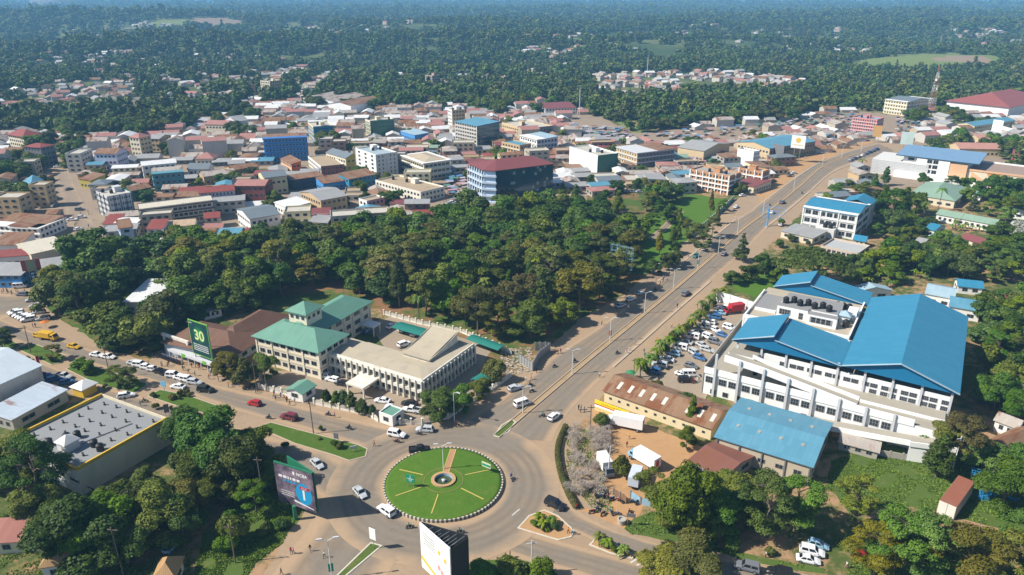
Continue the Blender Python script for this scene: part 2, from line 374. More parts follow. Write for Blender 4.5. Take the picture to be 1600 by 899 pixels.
strip('junction_lot',[(-90,452),(0,458),(60,460)],[(-90,500),(0,500),(60,474)],0.030,ASPH)
strip('town_street_road',[(62,232),(70,250),(84,275),(95,300),(103,330),(110,350),(113,372),(108,400)],[(84,226),(96,245),(108,270),(118,295),(132,322),(143,345),(152,372),(150,400)],0.03,TOWNR)
strip('market_street_road',[(668,345),(690,318),(668,285),(645,262),(620,250)],[(722,345),(728,318),(702,280),(668,258),(640,246)],0.03,TOWNR)
strip('park_path',[(1012,372),(1036,352),(1050,335),(1062,328)],[(1020,376),(1046,356),(1060,338),(1069,331)],0.03,ASPH)
patch('roadside_market_ground',[(1180,300),(1160,280),(1200,262),(1250,240),(1330,224),(1372,220),(1310,240),(1262,262),(1222,292),(1190,318)],0.02,REDD,ragged=2)
KERB=paint('kerb_stone',(0.46,0.37,0.27),0.9,0.7,scale=0.8);KW=paint('white_kerb_paint',(0.60,0.55,0.45),0.8,1.0,scale=1.6);KB=paint('black_kerb_paint',(0.11,0.10,0.085),0.8)
MSOIL=road_mat('median_soil',(0.36,0.25,0.14),(0.28,0.22,0.10),0.2)
def ribbon(name,px,width,h,mats,z0=0,n=5,shift=0.0,world=False):
 C=cr([Vector((q[0],q[1],0)) for q in px] if world else gp(px),n);mb=MB();Ls,Rs=[],[]
 for i,c in enumerate(C):
  d=(C[min(i+1,len(C)-1)]-C[max(i-1,0)]);d.z=0;d.normalize();nn=Vector((-d.y,d.x,0))
  Ls.append(c+nn*(width/2+shift));Rs.append(c-nn*(width/2-shift))
 for i in range(len(C)-1):
  a,b,c2,d2=Ls[i],Rs[i],Rs[i+1],Ls[i+1]
  mb.add([(a.x,a.y,z0+h),(b.x,b.y,z0+h),(c2.x,c2.y,z0+h),(d2.x,d2.y,z0+h)][::1],0)
  mb.add([(b.x,b.y,z0),(c2.x,c2.y,z0),(c2.x,c2.y,z0+h),(b.x,b.y,z0+h)],0);mb.add([(d2.x,d2.y,z0),(a.x,a.y,z0),(a.x,a.y,z0+h),(d2.x,d2.y,z0+h)],0)
 for e,i in ((0,0),(1,-1)):
  a,b=Ls[i],Rs[i];mb.add([(a.x,a.y,z0),(b.x,b.y,z0),(b.x,b.y,z0+h),(a.x,a.y,z0+h)],0)
 return mb.build(name,mats)
med=ribbon('median_strip',MED,1.5,0.10,MSOIL);tag(med,kind='structure')
for sh in (0.85,-0.85):ribbon('kerb',MED,0.22,0.28,KERB,shift=sh).parent=med
for nm,px in (('kerb_line',[(1029,439),(1077,402),(1110,375),(1150,343)]),('kerb_line',[(1178,327),(1215,299),(1251,273),(1290,248)]),('kerb_line',[(958,574),(1008,530),(1056,487),(1110,440)]),('kerb_line',[(1196,357),(1230,330),(1265,300)]),('kerb_line',[(1268,297),(1300,270),(1345,252)])):
 tag(ribbon(nm,px,0.7,0.22,KERB),kind='structure')
def grass_mat(name,a,b,bare):
 m,n,l,p=newmat(name);p.inputs['Roughness'].default_value=0.95;p.inputs['Specular IOR Level'].default_value=0.1
 pos=n.new('ShaderNodeNewGeometry').outputs['Position']
 n1=noise_n(n,l,pos,0.25,6,0.7).outputs[0];n2=noise_n(n,l,pos,2.6,4,0.7).outputs[0]
 n3=noise_n(n,l,pos,0.7,5,0.75).outputs[0];c=mixc(n,l,mathn(n,l,'MULTIPLY_ADD',n3,0.8,mathn(n,l,'MULTIPLY_ADD',n2,0.5,-0.15)),a,b);c=mixc(n,l,mathn(n,l,'MULTIPLY',sstep(n,l,n1,0.55,0.75),bare),c,(0.19,0.17,0.06))
 l.new(c,p.inputs['Base Color']);bump(n,l,p,n2,0.6,0.15)
 return m
LAWN=grass_mat('mown_lawn',(0.042,0.105,0.010),(0.110,0.205,0.024),0.55);VERGE=grass_mat('verge_grass',(0.050,0.095,0.018),(0.115,0.160,0.034),0.9)
ISLE=grass_mat('worn_island_grass',(0.038,0.085,0.012),(0.100,0.165,0.026),1.0)
def shrink(P,d):
 c=sum(P,Vector())/len(P);out=[]
 n=len(P);area=sum(P[i].x*P[(i+1)%n].y-P[(i+1)%n].x*P[i].y for i in range(n));sg=1 if area>0 else -1
 for i in range(n):
  a=(P[i]-P[i-1]).normalized();b=(P[(i+1)%n]-P[i]).normalized();na=Vector((-a.y,a.x,0))*sg;nb=Vector((-b.y,b.x,0))*sg
  k=na+nb;out.append(P[i]+k.normalized()*d/max(0.5,k.normalized().dot(na)))
 return out
def island(name,label,px,topmat,kmat,h=0.14,kw=0.3):
 P=gp(px);c=sum(P,Vector())/len(P)
 root=thing(name,None,None,(c.x,c.y,0));tag(root,kind='structure')
 P=[p-c for p in P];I=shrink(P,kw)
 n=len(P);mb=MB()
 for i in range(n):
  j=(i+1)%n
  mb.add([(P[i].x,P[i].y,0),(P[j].x,P[j].y,0),(P[j].x,P[j].y,h),(P[i].x,P[i].y,h)]);mb.add([(P[i].x,P[i].y,h),(P[j].x,P[j].y,h),(I[j].x,I[j].y,h),(I[i].x,I[i].y,h)])
  mb.add([(I[j].x,I[j].y,0),(I[i].x,I[i].y,0),(I[i].x,I[i].y,h),(I[j].x,I[j].y,h)])
 mb.build('kerb',kmat,root)
 me=bpy.data.meshes.new('turf');me.from_pydata([(p.x,p.y,h-0.03) for p in I],[],[tuple(range(n))]);me.update()
 if me.polygons[0].normal.z<0:me.flip_normals()
 me.attributes.new('edge','FLOAT','POINT').data.foreach_set('value',[0.2]*n)
 obj('turf',me,topmat,root);return root
island('grass_island','',[(24,545),(50,536),(75,545),(104,556),(96,568),(80,571)],ISLE,KERB)
island('grass_island','',[(102,577),(125,567),(160,576),(200,590),(232,600),(212,616),(150,601)],ISLE,KERB)
island('grass_island','',[(230,620),(250,609),(292,617),(340,634),(330,650),(275,635)],ISLE,KERB)
island('grass_island','',[(400,668),(424,660),(480,675),(535,689),(560,695),(575,702),(572,714),(545,721),(520,712),(460,694)],ISLE,KERB)
island('dirt_island','',[(-30,535),(10,528),(35,540),(12,552),(-30,556)],VERGE,KERB)
island('traffic_island','',[(808,826),(826,806),(850,797),(872,806),(898,830),(893,840),(872,845)],REDD,KW)
island('traffic_island','',[(920,852),(932,840),(960,850),(992,868),(988,874),(955,866)],REDD,KW)
island('traffic_island','',[(579,848),(598,853),(566,880),(530,910),(515,910),(548,878)],VERGE,KW)
tip=island('traffic_island','',[(771,682),(783,665),(800,655),(806,660),(795,676),(780,684)],VERGE,KW)
patch('park_lawn',[(1000,400),(1002,350),(1040,318),(1080,303),(1145,314),(1108,345),(1070,378),(1040,405),(1008,432)],0.014,LAWN,ragged=1.5)
patch('hospital_lawn',[(1150,456),(1140,442),(1165,430),(1200,425),(1215,440),(1200,470)],0.016,LAWN,ragged=0.8)
patch('meadow',[(1290,760),(1300,720),(1370,700),(1430,695),(1460,720),(1530,715),(1600,740),(1620,840),(1540,820),(1470,800),(1400,790),(1330,800)],0.016,VERGE,ragged=1.5)
patch('roadside_grass',[(1018,800),(1050,805),(1090,850),(1200,872),(1290,890),(1290,897),(1180,880),(1085,852),(985,835),(975,826),(990,812)],0.030,VERGE,ragged=0.6)
patch('bank_grass',[(440,850),(470,800),(455,760),(380,770),(320,830),(300,910),(380,910),(400,880)],0.022,VERGE,ragged=1.6)
patch('bushy_grass',[(735,880),(800,872),(860,890),(890,915),(700,930),(725,890)],0.034,VERGE,ragged=1.2)
patch('scrub_grass',[(884,672),(925,665),(955,700),(945,760),(960,800),(930,800),(905,790),(886,750),(878,705)],0.026,DIRT,ragged=1.2)
PW=flat('road_paint',(0.55,0.52,0.46),0.8)
root=thing('lane_paint',None,None);tag(root,kind='structure')
for a,b,wd in (((985,880),(1002,870),0.4),((995,884),(1014,874),0.4),((1006,887),(1024,877),0.4),((800,806),(812,796),0.25)):
 A,B=G(*a),G(*b);d=(B-A).normalized();nn=Vector((-d.y,d.x,0))*wd/2
 me=MB();me.add([(q.x,q.y,0.062) for q in (A+nn,A-nn,B-nn,B+nn)]);me.build('stripe',PW,root)
# ---------------------------------------------------------------- buildings: generic builder
def window_mesh(nx,ny,name):
 mb=MB();f=0.07
 mb.box(-0.5,0.5,-0.06,0.03,0,1,0)
 for i in range(nx):
  for k in range(ny):
   x0=-0.5+f+(1-2*f)*i/nx+(0.02 if i else 0);x1=-0.5+f+(1-2*f)*(i+1)/nx-(0.02 if i<nx-1 else 0)
   z0=f+(1-2*f)*k/ny+(0.02 if k else 0);z1=f+(1-2*f)*(k+1)/ny-(0.02 if k<ny-1 else 0)
   mb.add([(x0,-0.066,z0),(x1,-0.066,z0),(x1,-0.066,z1),(x0,-0.066,z1)],1)
 me=mb.mesh(name);me.materials.append(WFRAME);me.materials.append(GLASS);return me
WIN1=window_mesh(3,2,'window');WIN2=window_mesh(2,1,'window');WIN3=window_mesh(4,2,'window')
FACES={'front':(0,-1),'right':(1,0),'back':(0,1),'left':(-1,0)}
def face_xf(face,L,D,off=0.0):
 """matrix from facade coords (x along, y inward, z up) to building coords"""
 if face=='front':return Matrix.Translation((0,-D/2-off,0)),L
 if face=='back':return Matrix.Translation((0,D/2+off,0))@Matrix.Rotation(math.pi,4,'Z'),L
 if face=='right':return Matrix.Translation((L/2+off,0,0))@Matrix.Rotation(math.pi/2,4,'Z'),D
 return Matrix.Translation((-L/2-off,0,0))@Matrix.Rotation(-math.pi/2,4,'Z'),D
def windows(root,face,L,D,rows,cols,h,storey,ww=None,wh=1.3,z0=1.0,me=None,joined=False,frac=0.6,skip=None,margin=0.6,first=0,frame=None,glass=None):
 X,W=face_xf(face,L,D);me=me or WIN2
 if cols<=0 or rows<=0:return
 pitch=(W-2*margin)/cols;ww=ww or pitch*frac
 if joined:
  mb=MB()
  for r in range(first,rows):
   for c in range(cols):
    if skip and skip(r,c):continue
    x=-W/2+margin+pitch*(c+0.5);z=z0+r*storey
    for (a,b,y,mi) in ((0,0,-0.08,0),(0.09,0.09,-0.09,1)):
     q=[(x-ww/2+a,y,z+b),(x+ww/2-a,y,z+b),(x+ww/2-a,y,z+wh-b),(x-ww/2+a,y,z+wh-b)]
     mb.add([X@Vector(t) for t in q],mi)
  o=mb.build('windows',[frame or WFRAME,glass or GLASS],root);o['kind']='stuff';return
 for r in range(first,rows):
  for c in range(cols):
   if skip and skip(r,c):continue
   x=-W/2+margin+pitch*(c+0.5);z=z0+r*storey
   o=obj('window',me,None,root);o.matrix_local=X@Matrix.Translation((x,0,z))@Matrix.Diagonal((ww,1,wh,1))
FOOT=[]
def frame3(A,B,C,h):
 a,b=G(A[0],A[1],h),G(B[0],B[1],h);ex=(b-a);L=ex.length;ex.normalize()
 if isinstance(C,(tuple,list)):
  c=G(C[0],C[1],h);e2=c-b;D=e2.length;e2.normalize();ex2=Vector((e2.y,-e2.x,0))
  ex=(ex*L+ex2*D).normalized()
  ey=Vector((-ex.y,ex.x,0))
  L=(b-a).dot(ex);D=(c-b).dot(ey)
 else :
  D=C;ey=Vector((-ex.y,ex.x,0))
 o=b-ex*L/2+ey*D/2
 return Vector((o.x,o.y,0)),L,D,math.atan2(ex.y,ex.x)
def gable_roof(mb,L,D,h,rh,over,ridge,mi=0,t=0.18,shift=0.0):
 l,d=L/2+over,D/2+over
 if ridge=='x':
  hs=h-rh*over/(D/2);yr=shift
  mb.slab([(-l,-d,hs),(l,-d,hs),(l,yr,h+rh),(-l,yr,h+rh)],t,mi);mb.slab([(-l,yr,h+rh),(l,yr,h+rh),(l,d,hs),(-l,d,hs)],t,mi)
 else :
  hs=h-rh*over/(L/2)
  mb.slab([(-l,-d,hs),(shift,-d,h+rh),(shift,d,h+rh),(-l,d,hs)],t,mi);mb.slab([(shift,-d,h+rh),(l,-d,hs),(l,d,hs),(shift,d,h+rh)],t,mi)
def hip_roof(mb,L,D,h,rh,over,mi=0,t=0.18,z_under=None):
 l,d=L/2+over,D/2+over;k=min(l,d);e=[(-l,-d,h),(l,-d,h),(l,d,h),(-l,d,h)]
 if l>=d:r0,r1=(-l+k,0,h+rh),(l-k,0,h+rh)
 else :r0,r1=(0,-d+k,h+rh),(0,d-k,h+rh)
 if l>=d:fs=[[e[0],e[1],r1,r0],[e[1],e[2],r1],[e[2],e[3],r0,r1],[e[3],e[0],r0]]
 else :fs=[[e[0],e[1],r0],[e[1],e[2],r1,r0],[e[2],e[3],r1],[e[3],e[0],r0,r1]]
 for f in fs:mb.add(f,mi)
 mb.box(-l,l,-d,d,h-t,h-0.004,mi)
def building(name,label,A,B,C,h,roof='flat',wall=None,roofm=None,cat='building',storeys=2,cols=None,rcols=None,group=None,ridge='x',rh=1.5,over=0.4,front=None,right=None,left=None,back=None,frac=0.55,wh=1.25,bands=None,pil=None,joined=None,clutter=True,lean=0,frame=None,world=None,glass=None,rglass=None,winfaces=('front','right','left','back'),z0=1.0,canopy=None,parapet=0.7):
 o,L,D,rz=world if world else frame3(A,B,C,h)
 root=thing(name,label,cat,(o.x,o.y,terrain(o.x,o.y)),rz,group)
 FOOT.append((o,L,D,rz,math.hypot(L,D)/2))
 dist=o.length
 if joined is None:joined=dist>330
 wall=wall or WHITE;mats=[wall,front or wall,right or wall,back or wall,left or wall]
 mb=MB();l,d=L/2,D/2
 wt=h-(0.02 if roof!='flat' else 0)
 for mi,q in ((1,[(-l,-d),(l,-d)]),(2,[(l,-d),(l,d)]),(3,[(l,d),(-l,d)]),(4,[(-l,d),(-l,-d)])):
  mb.add([(q[0][0],q[0][1],-2),(q[1][0],q[1][1],-2),(q[1][0],q[1][1],wt),(q[0][0],q[0][1],wt)],mi)
 if roof=='gable':
  if ridge=='x':
   mb.add([(l,-d,wt),(l,d,wt),(l,0,wt+rh)],2);mb.add([(-l,d,wt),(-l,-d,wt),(-l,0,wt+rh)],4)
  else :
   mb.add([(-l,-d,wt),(l,-d,wt),(0,-d,wt+rh)],1);mb.add([(l,d,wt),(-l,d,wt),(0,d,wt+rh)],3)
 elif roof=='mono':
  mb.add([(l,-d,wt),(l,d,wt),(l,d,wt+rh-0.02)],2);mb.add([(-l,d,wt),(-l,-d,wt),(-l,d,wt+rh-0.02)],4);mb.add([(l,d,wt),(-l,d,wt),(-l,d,wt+rh-0.02),(l,d,wt+rh-0.02)],3)
 elif roof=='flat':
  z1=h-parapet;k=0.22
  i0,i1=-l+k,l-k;j0,j1=-d+k,d-k
  ot=[(-l,-d),(l,-d),(l,d),(-l,d)];it=[(i0,j0),(i1,j0),(i1,j1),(i0,j1)]
  for a in range(4):
   b=(a+1)%4;mi=a+1
   mb.add([(*ot[a],h),(*ot[b],h),(*it[b],h),(*it[a],h)],0);mb.add([(*it[b],z1),(*it[a],z1),(*it[a],h),(*it[b],h)],0)
 mb.build('wall',mats,root)
 rm=MB();roofm=roofm or CONC
 if roof=='gable':gable_roof(rm,L,D,h,rh,over,ridge)
 elif roof=='hip':hip_roof(rm,L,D,h,rh,over)
 elif roof=='mono':rm.slab([(-l-over,-d-over,h-0.05),(l+over,-d-over,h-0.05),(l+over,d+over,h+rh+0.1),(-l-over,d+over,h+rh+0.1)],0.18)
 else :rm.box(-l+0.1,l-0.1,-d+0.1,d-0.1,h-parapet-0.3,h-parapet+0.003)
 rf=rm.build('roof',roofm,root)
 st=(h-(parapet if roof=='flat' else 0))/max(1,storeys)
 ww_default=2.6
 cols=cols if cols is not None else max(1,int(L/ww_default));rcols=rcols if rcols is not None else max(1,int(D/ww_default))
 whh=min(wh,st*0.55)
 for fc,n,g in (('front',cols,glass),('right',rcols,rglass or glass),('left',rcols,glass),('back',cols,glass)):
  if fc in winfaces:windows(root,fc,L,D,storeys,n,h,st,wh=whh,z0=min(z0,st*0.35),joined=joined,frac=frac,frame=frame,glass=g)
 if bands:
  bmat,bp=bands
  for s_ in range(1,storeys+(0 if roof=='flat' else 1)):
   b2=MB();b2.box(-l-bp,l+bp,-d-bp,d+bp,s_*st-0.18,s_*st+0.35);b2.build('floor_ledge',bmat,root)
 if pil:
  pm,pp=pil;b2=MB()
  nx=max(1,cols//2)
  for i in range(nx+1):
   x=-l+L*i/nx;b2.box(x-0.25,x+0.25,-d-pp,-d+0.1,0,h-0.1)
  ny=max(1,rcols//2)
  for i in range(1,ny+1):
   y=-d+D*i/ny;b2.box(l-0.1,l+pp,y-0.25,y+0.25,0,h-0.1)
  o2=b2.build('pilaster',pm,root);o2['kind']='stuff'
 if canopy:
  b2=MB();b2.slab([(-l,-d-2.4,2.7),(l,-d-2.4,2.7),(l,-d-0.02,3.1),(-l,-d-0.02,3.1)],0.15);b2.build('canopy',canopy,root)
 if roof=='flat' and clutter and min(L,D)>7:
  rr=random.Random(int(L*100)+int(D*77));z1=h-parapet
  b2=MB();x,y=rr.uniform(-l*.5,l*.4),rr.uniform(-d*.2,d*.5);b2.box(x-1.8,x+1.8,y-1.5,y+1.5,z1,z1+2.4);b2.box(x-2,x+2,y-1.7,y+1.7,z1+2.4,z1+2.55);b2.build('stair_head',wall,root)
  for k in range(2):
   b2=MB();x2,y2=rr.uniform(-l*.8,l*.8),rr.uniform(-d*.75,d*.75)
   if abs(x2-x)<3.2 and abs(y2-y)<3:x2=x-4 if x>0 else x+4
   b2.lathe(x2,y2,[(0.8,z1),(0.8,z1+1.5),(0.55,z1+1.8),(0.25,z1+1.95)],10);b2.build('water_tank',BLACK,rf)
 return root,L,D,rz,o
def taken(p,r):
 for o,L,D,rz,rad in FOOT:
  if (p-o).length>r+rad:continue
  q=p-o;c,s=math.cos(-rz),math.sin(-rz);x,y=q.x*c-q.y*s,q.x*s+q.y*c
  if abs(x)<L/2+r*0.85 and abs(y)<D/2+r*0.85:return True
 return False
def black_tank(p,label,group,s=1.0):
 mb=MB();mb.lathe(0,0,[(0.82*s,0),(0.85*s,0.15),(0.82*s,0.3),(0.85*s,0.8),(0.82*s,1.0),(0.84*s,1.55*s),(0.5*s,1.85*s),(0.22*s,1.9*s),(0.22*s,2.0*s)],14)
 o=mb.build('water_tank',BLACK,None,False,p);tag(o,label,'water tank',group);return o
TINBLUE=tin('blue_sheet_roof',(0.036,0.195,0.315),0.22,(0.05,0.17,0.25),fade=0.28,rough=0.45);TINBLUEX=tin('blue_sheet_roof_x',(0.036,0.195,0.315),0.22,(0.05,0.17,0.25),fade=0.28,axis='x',rough=0.45)
TINBL2=tin('faded_blue_sheet_roof',(0.095,0.25,0.34),0.3,(0.16,0.23,0.26),fade=0.45,rough=0.5)
TINGREEN=tin('green_sheet_roof',(0.125,0.265,0.20),0.15,(0.15,0.22,0.18),fade=0.3,rough=0.5);TINGREEN2=tin('pale_green_sheet_roof',(0.22,0.32,0.24),0.1,fade=0.2)
TINRUST=tin('rusty_sheet_roof',(0.24,0.145,0.085),0.75,(0.19,0.075,0.035),0.5);TINRUST2=tin('streaked_rusty_sheet_roof',(0.36,0.32,0.28),0.66,(0.20,0.085,0.045),0.5)
TINGREY=tin('grey_sheet_roof',(0.29,0.29,0.285),0.3,(0.18,0.12,0.09),0.4);TINWHITE=tin('bare_bright_sheet_roof',(0.60,0.60,0.59),0.25,(0.30,0.21,0.15),0.4)
TINRED=tin('red_sheet_roof',(0.235,0.062,0.05),0.25,(0.20,0.07,0.05),0.3);TINPINK=tin('faded_red_sheet_roof',(0.34,0.165,0.14),0.3,(0.30,0.15,0.12),0.35)
TINMAROON=tin('maroon_sheet_roof',(0.20,0.065,0.065),0.05,fade=0.1);TINBROWN=tin('brown_tile_roof',(0.150,0.080,0.052),0.35,(0.095,0.06,0.045),0.4);TINSLATE=tin('slate_sheet_roof',(0.15,0.18,0.20),0.1,fade=0.2)
TINLB=tin('pale_blue_sheet_roof',(0.30,0.41,0.47),0.15,(0.25,0.22,0.2),0.3)
# ---------------------------------------------------------------- hospital with the blue roofs
def box_part(name,mat,root,*b,**k):
 mb=MB();mb.box(*b,**k);return mb.build(name,mat,root)
MO=G(1318,568,13);mex=Vector((0.85,-0.527,0)).normalized();MRZ=math.atan2(mex.y,mex.x)
H=thing('hospital','large white hospital with bright blue sheet roofs and a long car ramp','building',(MO.x,MO.y,0),MRZ)
FOOT.append((MO+Matrix.Rotation(MRZ,3,'Z')@Vector((-3,22,0)),62,70,MRZ,47))
def hw(x,y,z=0):return MO+Matrix.Rotation(MRZ,3,'Z')@Vector((x,y,0))+Vector((0,0,z-13))
DECK=paint('deck_concrete',(0.36,0.33,0.27),0.9,0.5);WH2=paint('bright_white_wall',(0.83,0.83,0.81),0.6,0.15)
GAB=flat('blue_gable_cladding',(0.012,0.150,0.30),0.5);ROOFG=paint('roof_felt_grey',(0.25,0.25,0.25),0.9,0.5)
mb=MB();mb.box(-32,24,-10.5,0.4,-0.3,6.5,0,1)
mb.build('lower_wing',[WH2,DECK],H)
for b in ((-32,18,-10.72,-10.45,6.2,8.0),(-32.25,-31.9,-10.72,16,0,8.0)):box_part('parapet',WH2 if b[0]==-32 else CONC,H,*b)
box_part('parking_deck',DECK,H,-31.9,-27.0,0.4,30,0,6.5);box_part('parapet',CONC,H,-32.25,-31.95,16,31,0,8.0)
for i in range(15):
 x=-30.2+i*3.05
 o=obj('window',WIN1,None,H);o.matrix_local=Matrix.Translation((x+(0.35 if i%2 else -0.1),-10.55,3.6))@Matrix.Diagonal((2.1,1,1.85,1))
for i in range(14):
 if i in (5,6,9):continue
 o=obj('window',WIN2,None,H);o.matrix_local=Matrix.Translation((-29+i*3.3,-10.55,0.5))@Matrix.Diagonal((1.5,1,1.4,1))
def rtop(x):return np.interp(x,[-27,-17,-6,5,18],[12.6,11.7,10.0,8.15,8.02])
for i in range(8):
 x=-28.9+i*6.1
 if x<17:box_part('pillar',LGREY,H,x-0.3,x+0.3,-11.15,-10.74,0,max(8.3,rtop(x)-0.05))
for xa,xb in ((-27,-17),(-17,-6),(-6,5.4)):
 za,zb=rtop(xa),rtop(xb)
 rp=MB();rp.slab([(xa,-10.2,za-1.3),(xb,-10.2,zb-1.3),(xb,-5.6,zb-1.3),(xa,-5.6,za-1.3)],0.45,0,1);rp.build('ramp',[DECK,WH2],H)
 rp=MB();rp.slab([(xa,-10.7,za),(xb,-10.7,zb),(xb,-10.21,zb),(xa,-10.21,za)],1.75 if xb<0 else 1.7,0);rp.build('ramp_parapet',WH2,H)
 rp=MB();rp.slab([(xa+(6 if xa<-20 else 0),-5.9,za-.3),(xb,-5.9,zb-.3),(xb,-5.61,zb-.3),(xa+(6 if xa<-20 else 0),-5.61,za-.3)],1.0,0);rp.build('ramp_parapet',WH2,H)
rp=MB();rp.slab([(-27.4,-5.58,11.2),(-20.5,-5.58,11.2),(-20.5,0.0,10.4),(-27.4,0.0,10.4)],0.4,0,1);rp.build('upper_deck',[DECK,WH2],H)
box_part('inner_kerb',WH2,H,5.6,24,-5.9,-5.6,6.51,7.2)
rp=MB();rp.slab([(-12,-15.6,1.2),(18,-15.4,4.2),(18,-11.2,4.2),(-12,-11.2,1.2)],0.35,0,1);rp.build('lower_ramp',[DECK,WH2],H)
rp=MB();rp.slab([(18.02,-16.0,4.21),(27,-14,4.6),(27,-1,5.2),(24.02,-1,5.2),(24.02,-10.8,4.9),(18.02,-11.2,4.21)],4.2,0,1);rp.build('turning_platform',[DECK,WH2],H)
rp=MB();rp.slab([(-12,-16.0,2.1),(18,-15.8,5.2),(18,-15.5,5.2),(-12,-15.65,2.1)],1.3,0);rp.slab([(18,-16.3,5.2),(27.1,-14.3,5.6),(27.1,-14.0,5.6),(18,-16.0,5.2)],1.2,0);rp.build('ramp_parapet',WH2,H)
for x in (-6,0,6,12):box_part('ramp_leg',LGREY,H,x-.2,x+.2,-15.4,-15.0,0,1.9+(x+6)*.1-.3)
mb=MB();mb.box(-27.0,24.6,0.45,50,-0.3,9.4,0,1);mb.build('upper_wing',[WH2,DECK],H)
box_part('parapet',WH2,H,-20,24.6,0.05,0.44,6.52,10.6)
for i in range(20):
 x=-18.6+i*2.2
 for z in (5.5,7.9):
  if z<6 and x<7:continue
  if z>6 and z<rtop(x)-3.6:continue
  o=obj('window',WIN3,None,H);o.matrix_local=Matrix.Translation((x+(0.2 if i%2 else -0.12),0.02,z+(1.2 if z<6 else 0.4)))@Matrix.Diagonal((1.7,1,1.15,1))
for i in range(11):
 o=obj('window',WIN3,None,H);o.matrix_local=Matrix.Translation((24.62,4+i*4.2,6.2))@Matrix.Rotation(math.pi/2,4,'Z')@Matrix.Diagonal((2.0,1,1.3,1))
for i in range(9):
 x=-26.4+i*6.35;box_part('column',LGREY,H,x-0.28,x+0.28,-0.35,0.04,0 if x>-20 else 9.3,12.9)
 box_part('column',LGREY,H,x-0.28,x+0.28,14.6,15.1,9.3,13.0)
box_part('inner_wall',CONC,H,-26,24,15.4,15.7,9.39,12.8)
rf=MB();ov=1.2
rf.slab([(-0.2,-ov,13),(12.6,-ov-0.6,17.0),(12.6,51,17.0),(-0.2,51,13)],0.2);rf.slab([(12.6,-ov-0.6,17.0),(25.8,-ov,12.6),(25.8,51,12.6),(12.6,51,17.0)],0.2);rf.build('roof',TINBLUEX,H)
g=MB();g.add([(0,-1.0,12.6),(25.4,-1.0,12.2),(25.4,-1.0,12.6),(12.6,-1.0,16.7),(0,-1.0,12.9)]);g.build('gable',GAB,H);g=MB();g.add([(0,50.6,9.4),(25.4,50.6,9.4),(25.4,50.6,12.6),(12.6,50.6,16.7),(0,50.6,12.9)][::-1]);g.build('gable',GAB,H)
for nm,a,b in (('fascia',(-0.2,13),(12.6,17.0)),('fascia',(12.6,17.0),(25.8,12.6))):
 f=MB();f.slab([(a[0],-1.9,a[1]+0.06),(b[0],-1.9,b[1]+0.06),(b[0],-1.22 if nm else 0,b[1]+0.06),(a[0],-1.22,a[1]+0.06)],0.1);f.build(nm,TINLB,H)
def wing_roof(y0,y1,zl=13.0,zr=12.7):
 rf=MB();rf.slab([(-28,y0,zl),(-17.2,y0-0.5,16.8),(-17.2,y1,16.8),(-28,y1,zl)],0.2);rf.build('roof',TINBLUEX,H)
 rf=MB();rf.slab([(-17.0,y0,15.6),(-0.3,y0,zr),(-0.3,y1,zr),(-17.0,y1,15.6)],0.2);rf.build('roof',TINBLUEX,H)
 g=MB();g.add([(-27.6,y0+0.2,zl-0.6),(-0.4,y0+0.2,zr-0.6),(-0.4,y0+0.2,zr-0.1),(-17.1,y0+0.2,15.5),(-17.2,y0+0.2,16.6),(-27.6,y0+0.2,zl-0.1)]);g.build('gable',GAB,H);g=MB();g.add([(-17.15,y0+0.3,15.4),(-17.15,y1,15.4),(-17.15,y1,16.65),(-17.15,y0+0.3,16.65)]);g.build('gable',GAB,H)
 f=MB();f.slab([(-28,y0-0.4,zl+0.06),(-17.2,y0-0.9,16.86),(-17.2,y0-0.05,16.86),(-28,y0-0.02,zl+0.06)],0.1);f.slab([(-17,y0-0.5,15.68),(-0.3,y0-0.5,zr+0.06),(-0.3,y0-0.02,zr+0.06),(-17,y0-0.02,15.68)],0.1);f.build('fascia',TINLB,H)
wing_roof(-1.0,15.5);wing_roof(44.5,56)
mb=MB();mb.box(-29.5,-1.2,16.2,44.3,9.41,12.4,0,1);mb.build('terrace',[WH2,paint('terrace_screed',(0.42,0.37,0.28),0.9,0.7)],H)
for b in ((-29.5,-1.2,16.1,16.5,12.41,13.6),(-1.5,-1.1,16.5,44.3,12.41,13.6),(-29.8,-29.4,16.1,40,9.4,13.2)):box_part('parapet',WH2,H,*b)
for b in ((-22,-13.6,23,25.5,12.41,15.6),(-13.4,-5.5,21.5,24.2,12.41,15.4),(-28.5,-22.6,24,36,12.41,13.4),(-21.5,-6,25.6,36,12.41,15.2)):
 mb=MB();mb.box(*b,0,1);mb.build('stair_block',[WH2,ROOFG],H)
for x,y,w_,h_ in ((-19.8,22.95,3.2,1.7),(-15.3,22.95,1.2,2.0),(-9.6,21.45,6.0,1.7)):
 o=obj('window',WIN3,None,H);o.matrix_local=Matrix.Translation((x,y,12.7 if h_>1.8 else 13.2))@Matrix.Diagonal((w_,1,h_,1))
mb=MB();mb.box(-5.6,-3.0,27,29.6,12.41,14.8);mb.build('lift_house',WH2,H);mb=MB();hip_roof(mb,2.8,2.8,14.9,1.2,0.3);r_=mb.build('lift_house_roof',TINLB,H);r_.location=(-4.3,28.3,0)
box_part('sky_wall',WH2,H,-4.2,-1.6,30.5,35,12.41,15.0)
gt='black water tanks on the hospital roof'
for i in range(7):black_tank(hw(-20.6+i*2.0,27.2+(i%2)*1.5,15.2),'black water tank in the row on the hospital roof blocks',gt)
for i in range(3):black_tank(hw(-4.6+i*0.2-i*1.8,38.5,12.41),'black water tank standing alone by the back blue roof of the hospital','tanks by the back blue roof')
black_tank(hw(-3.4,25.2,12.41),'black water tank beside the little lift house on the hospital terrace',None,1.15)
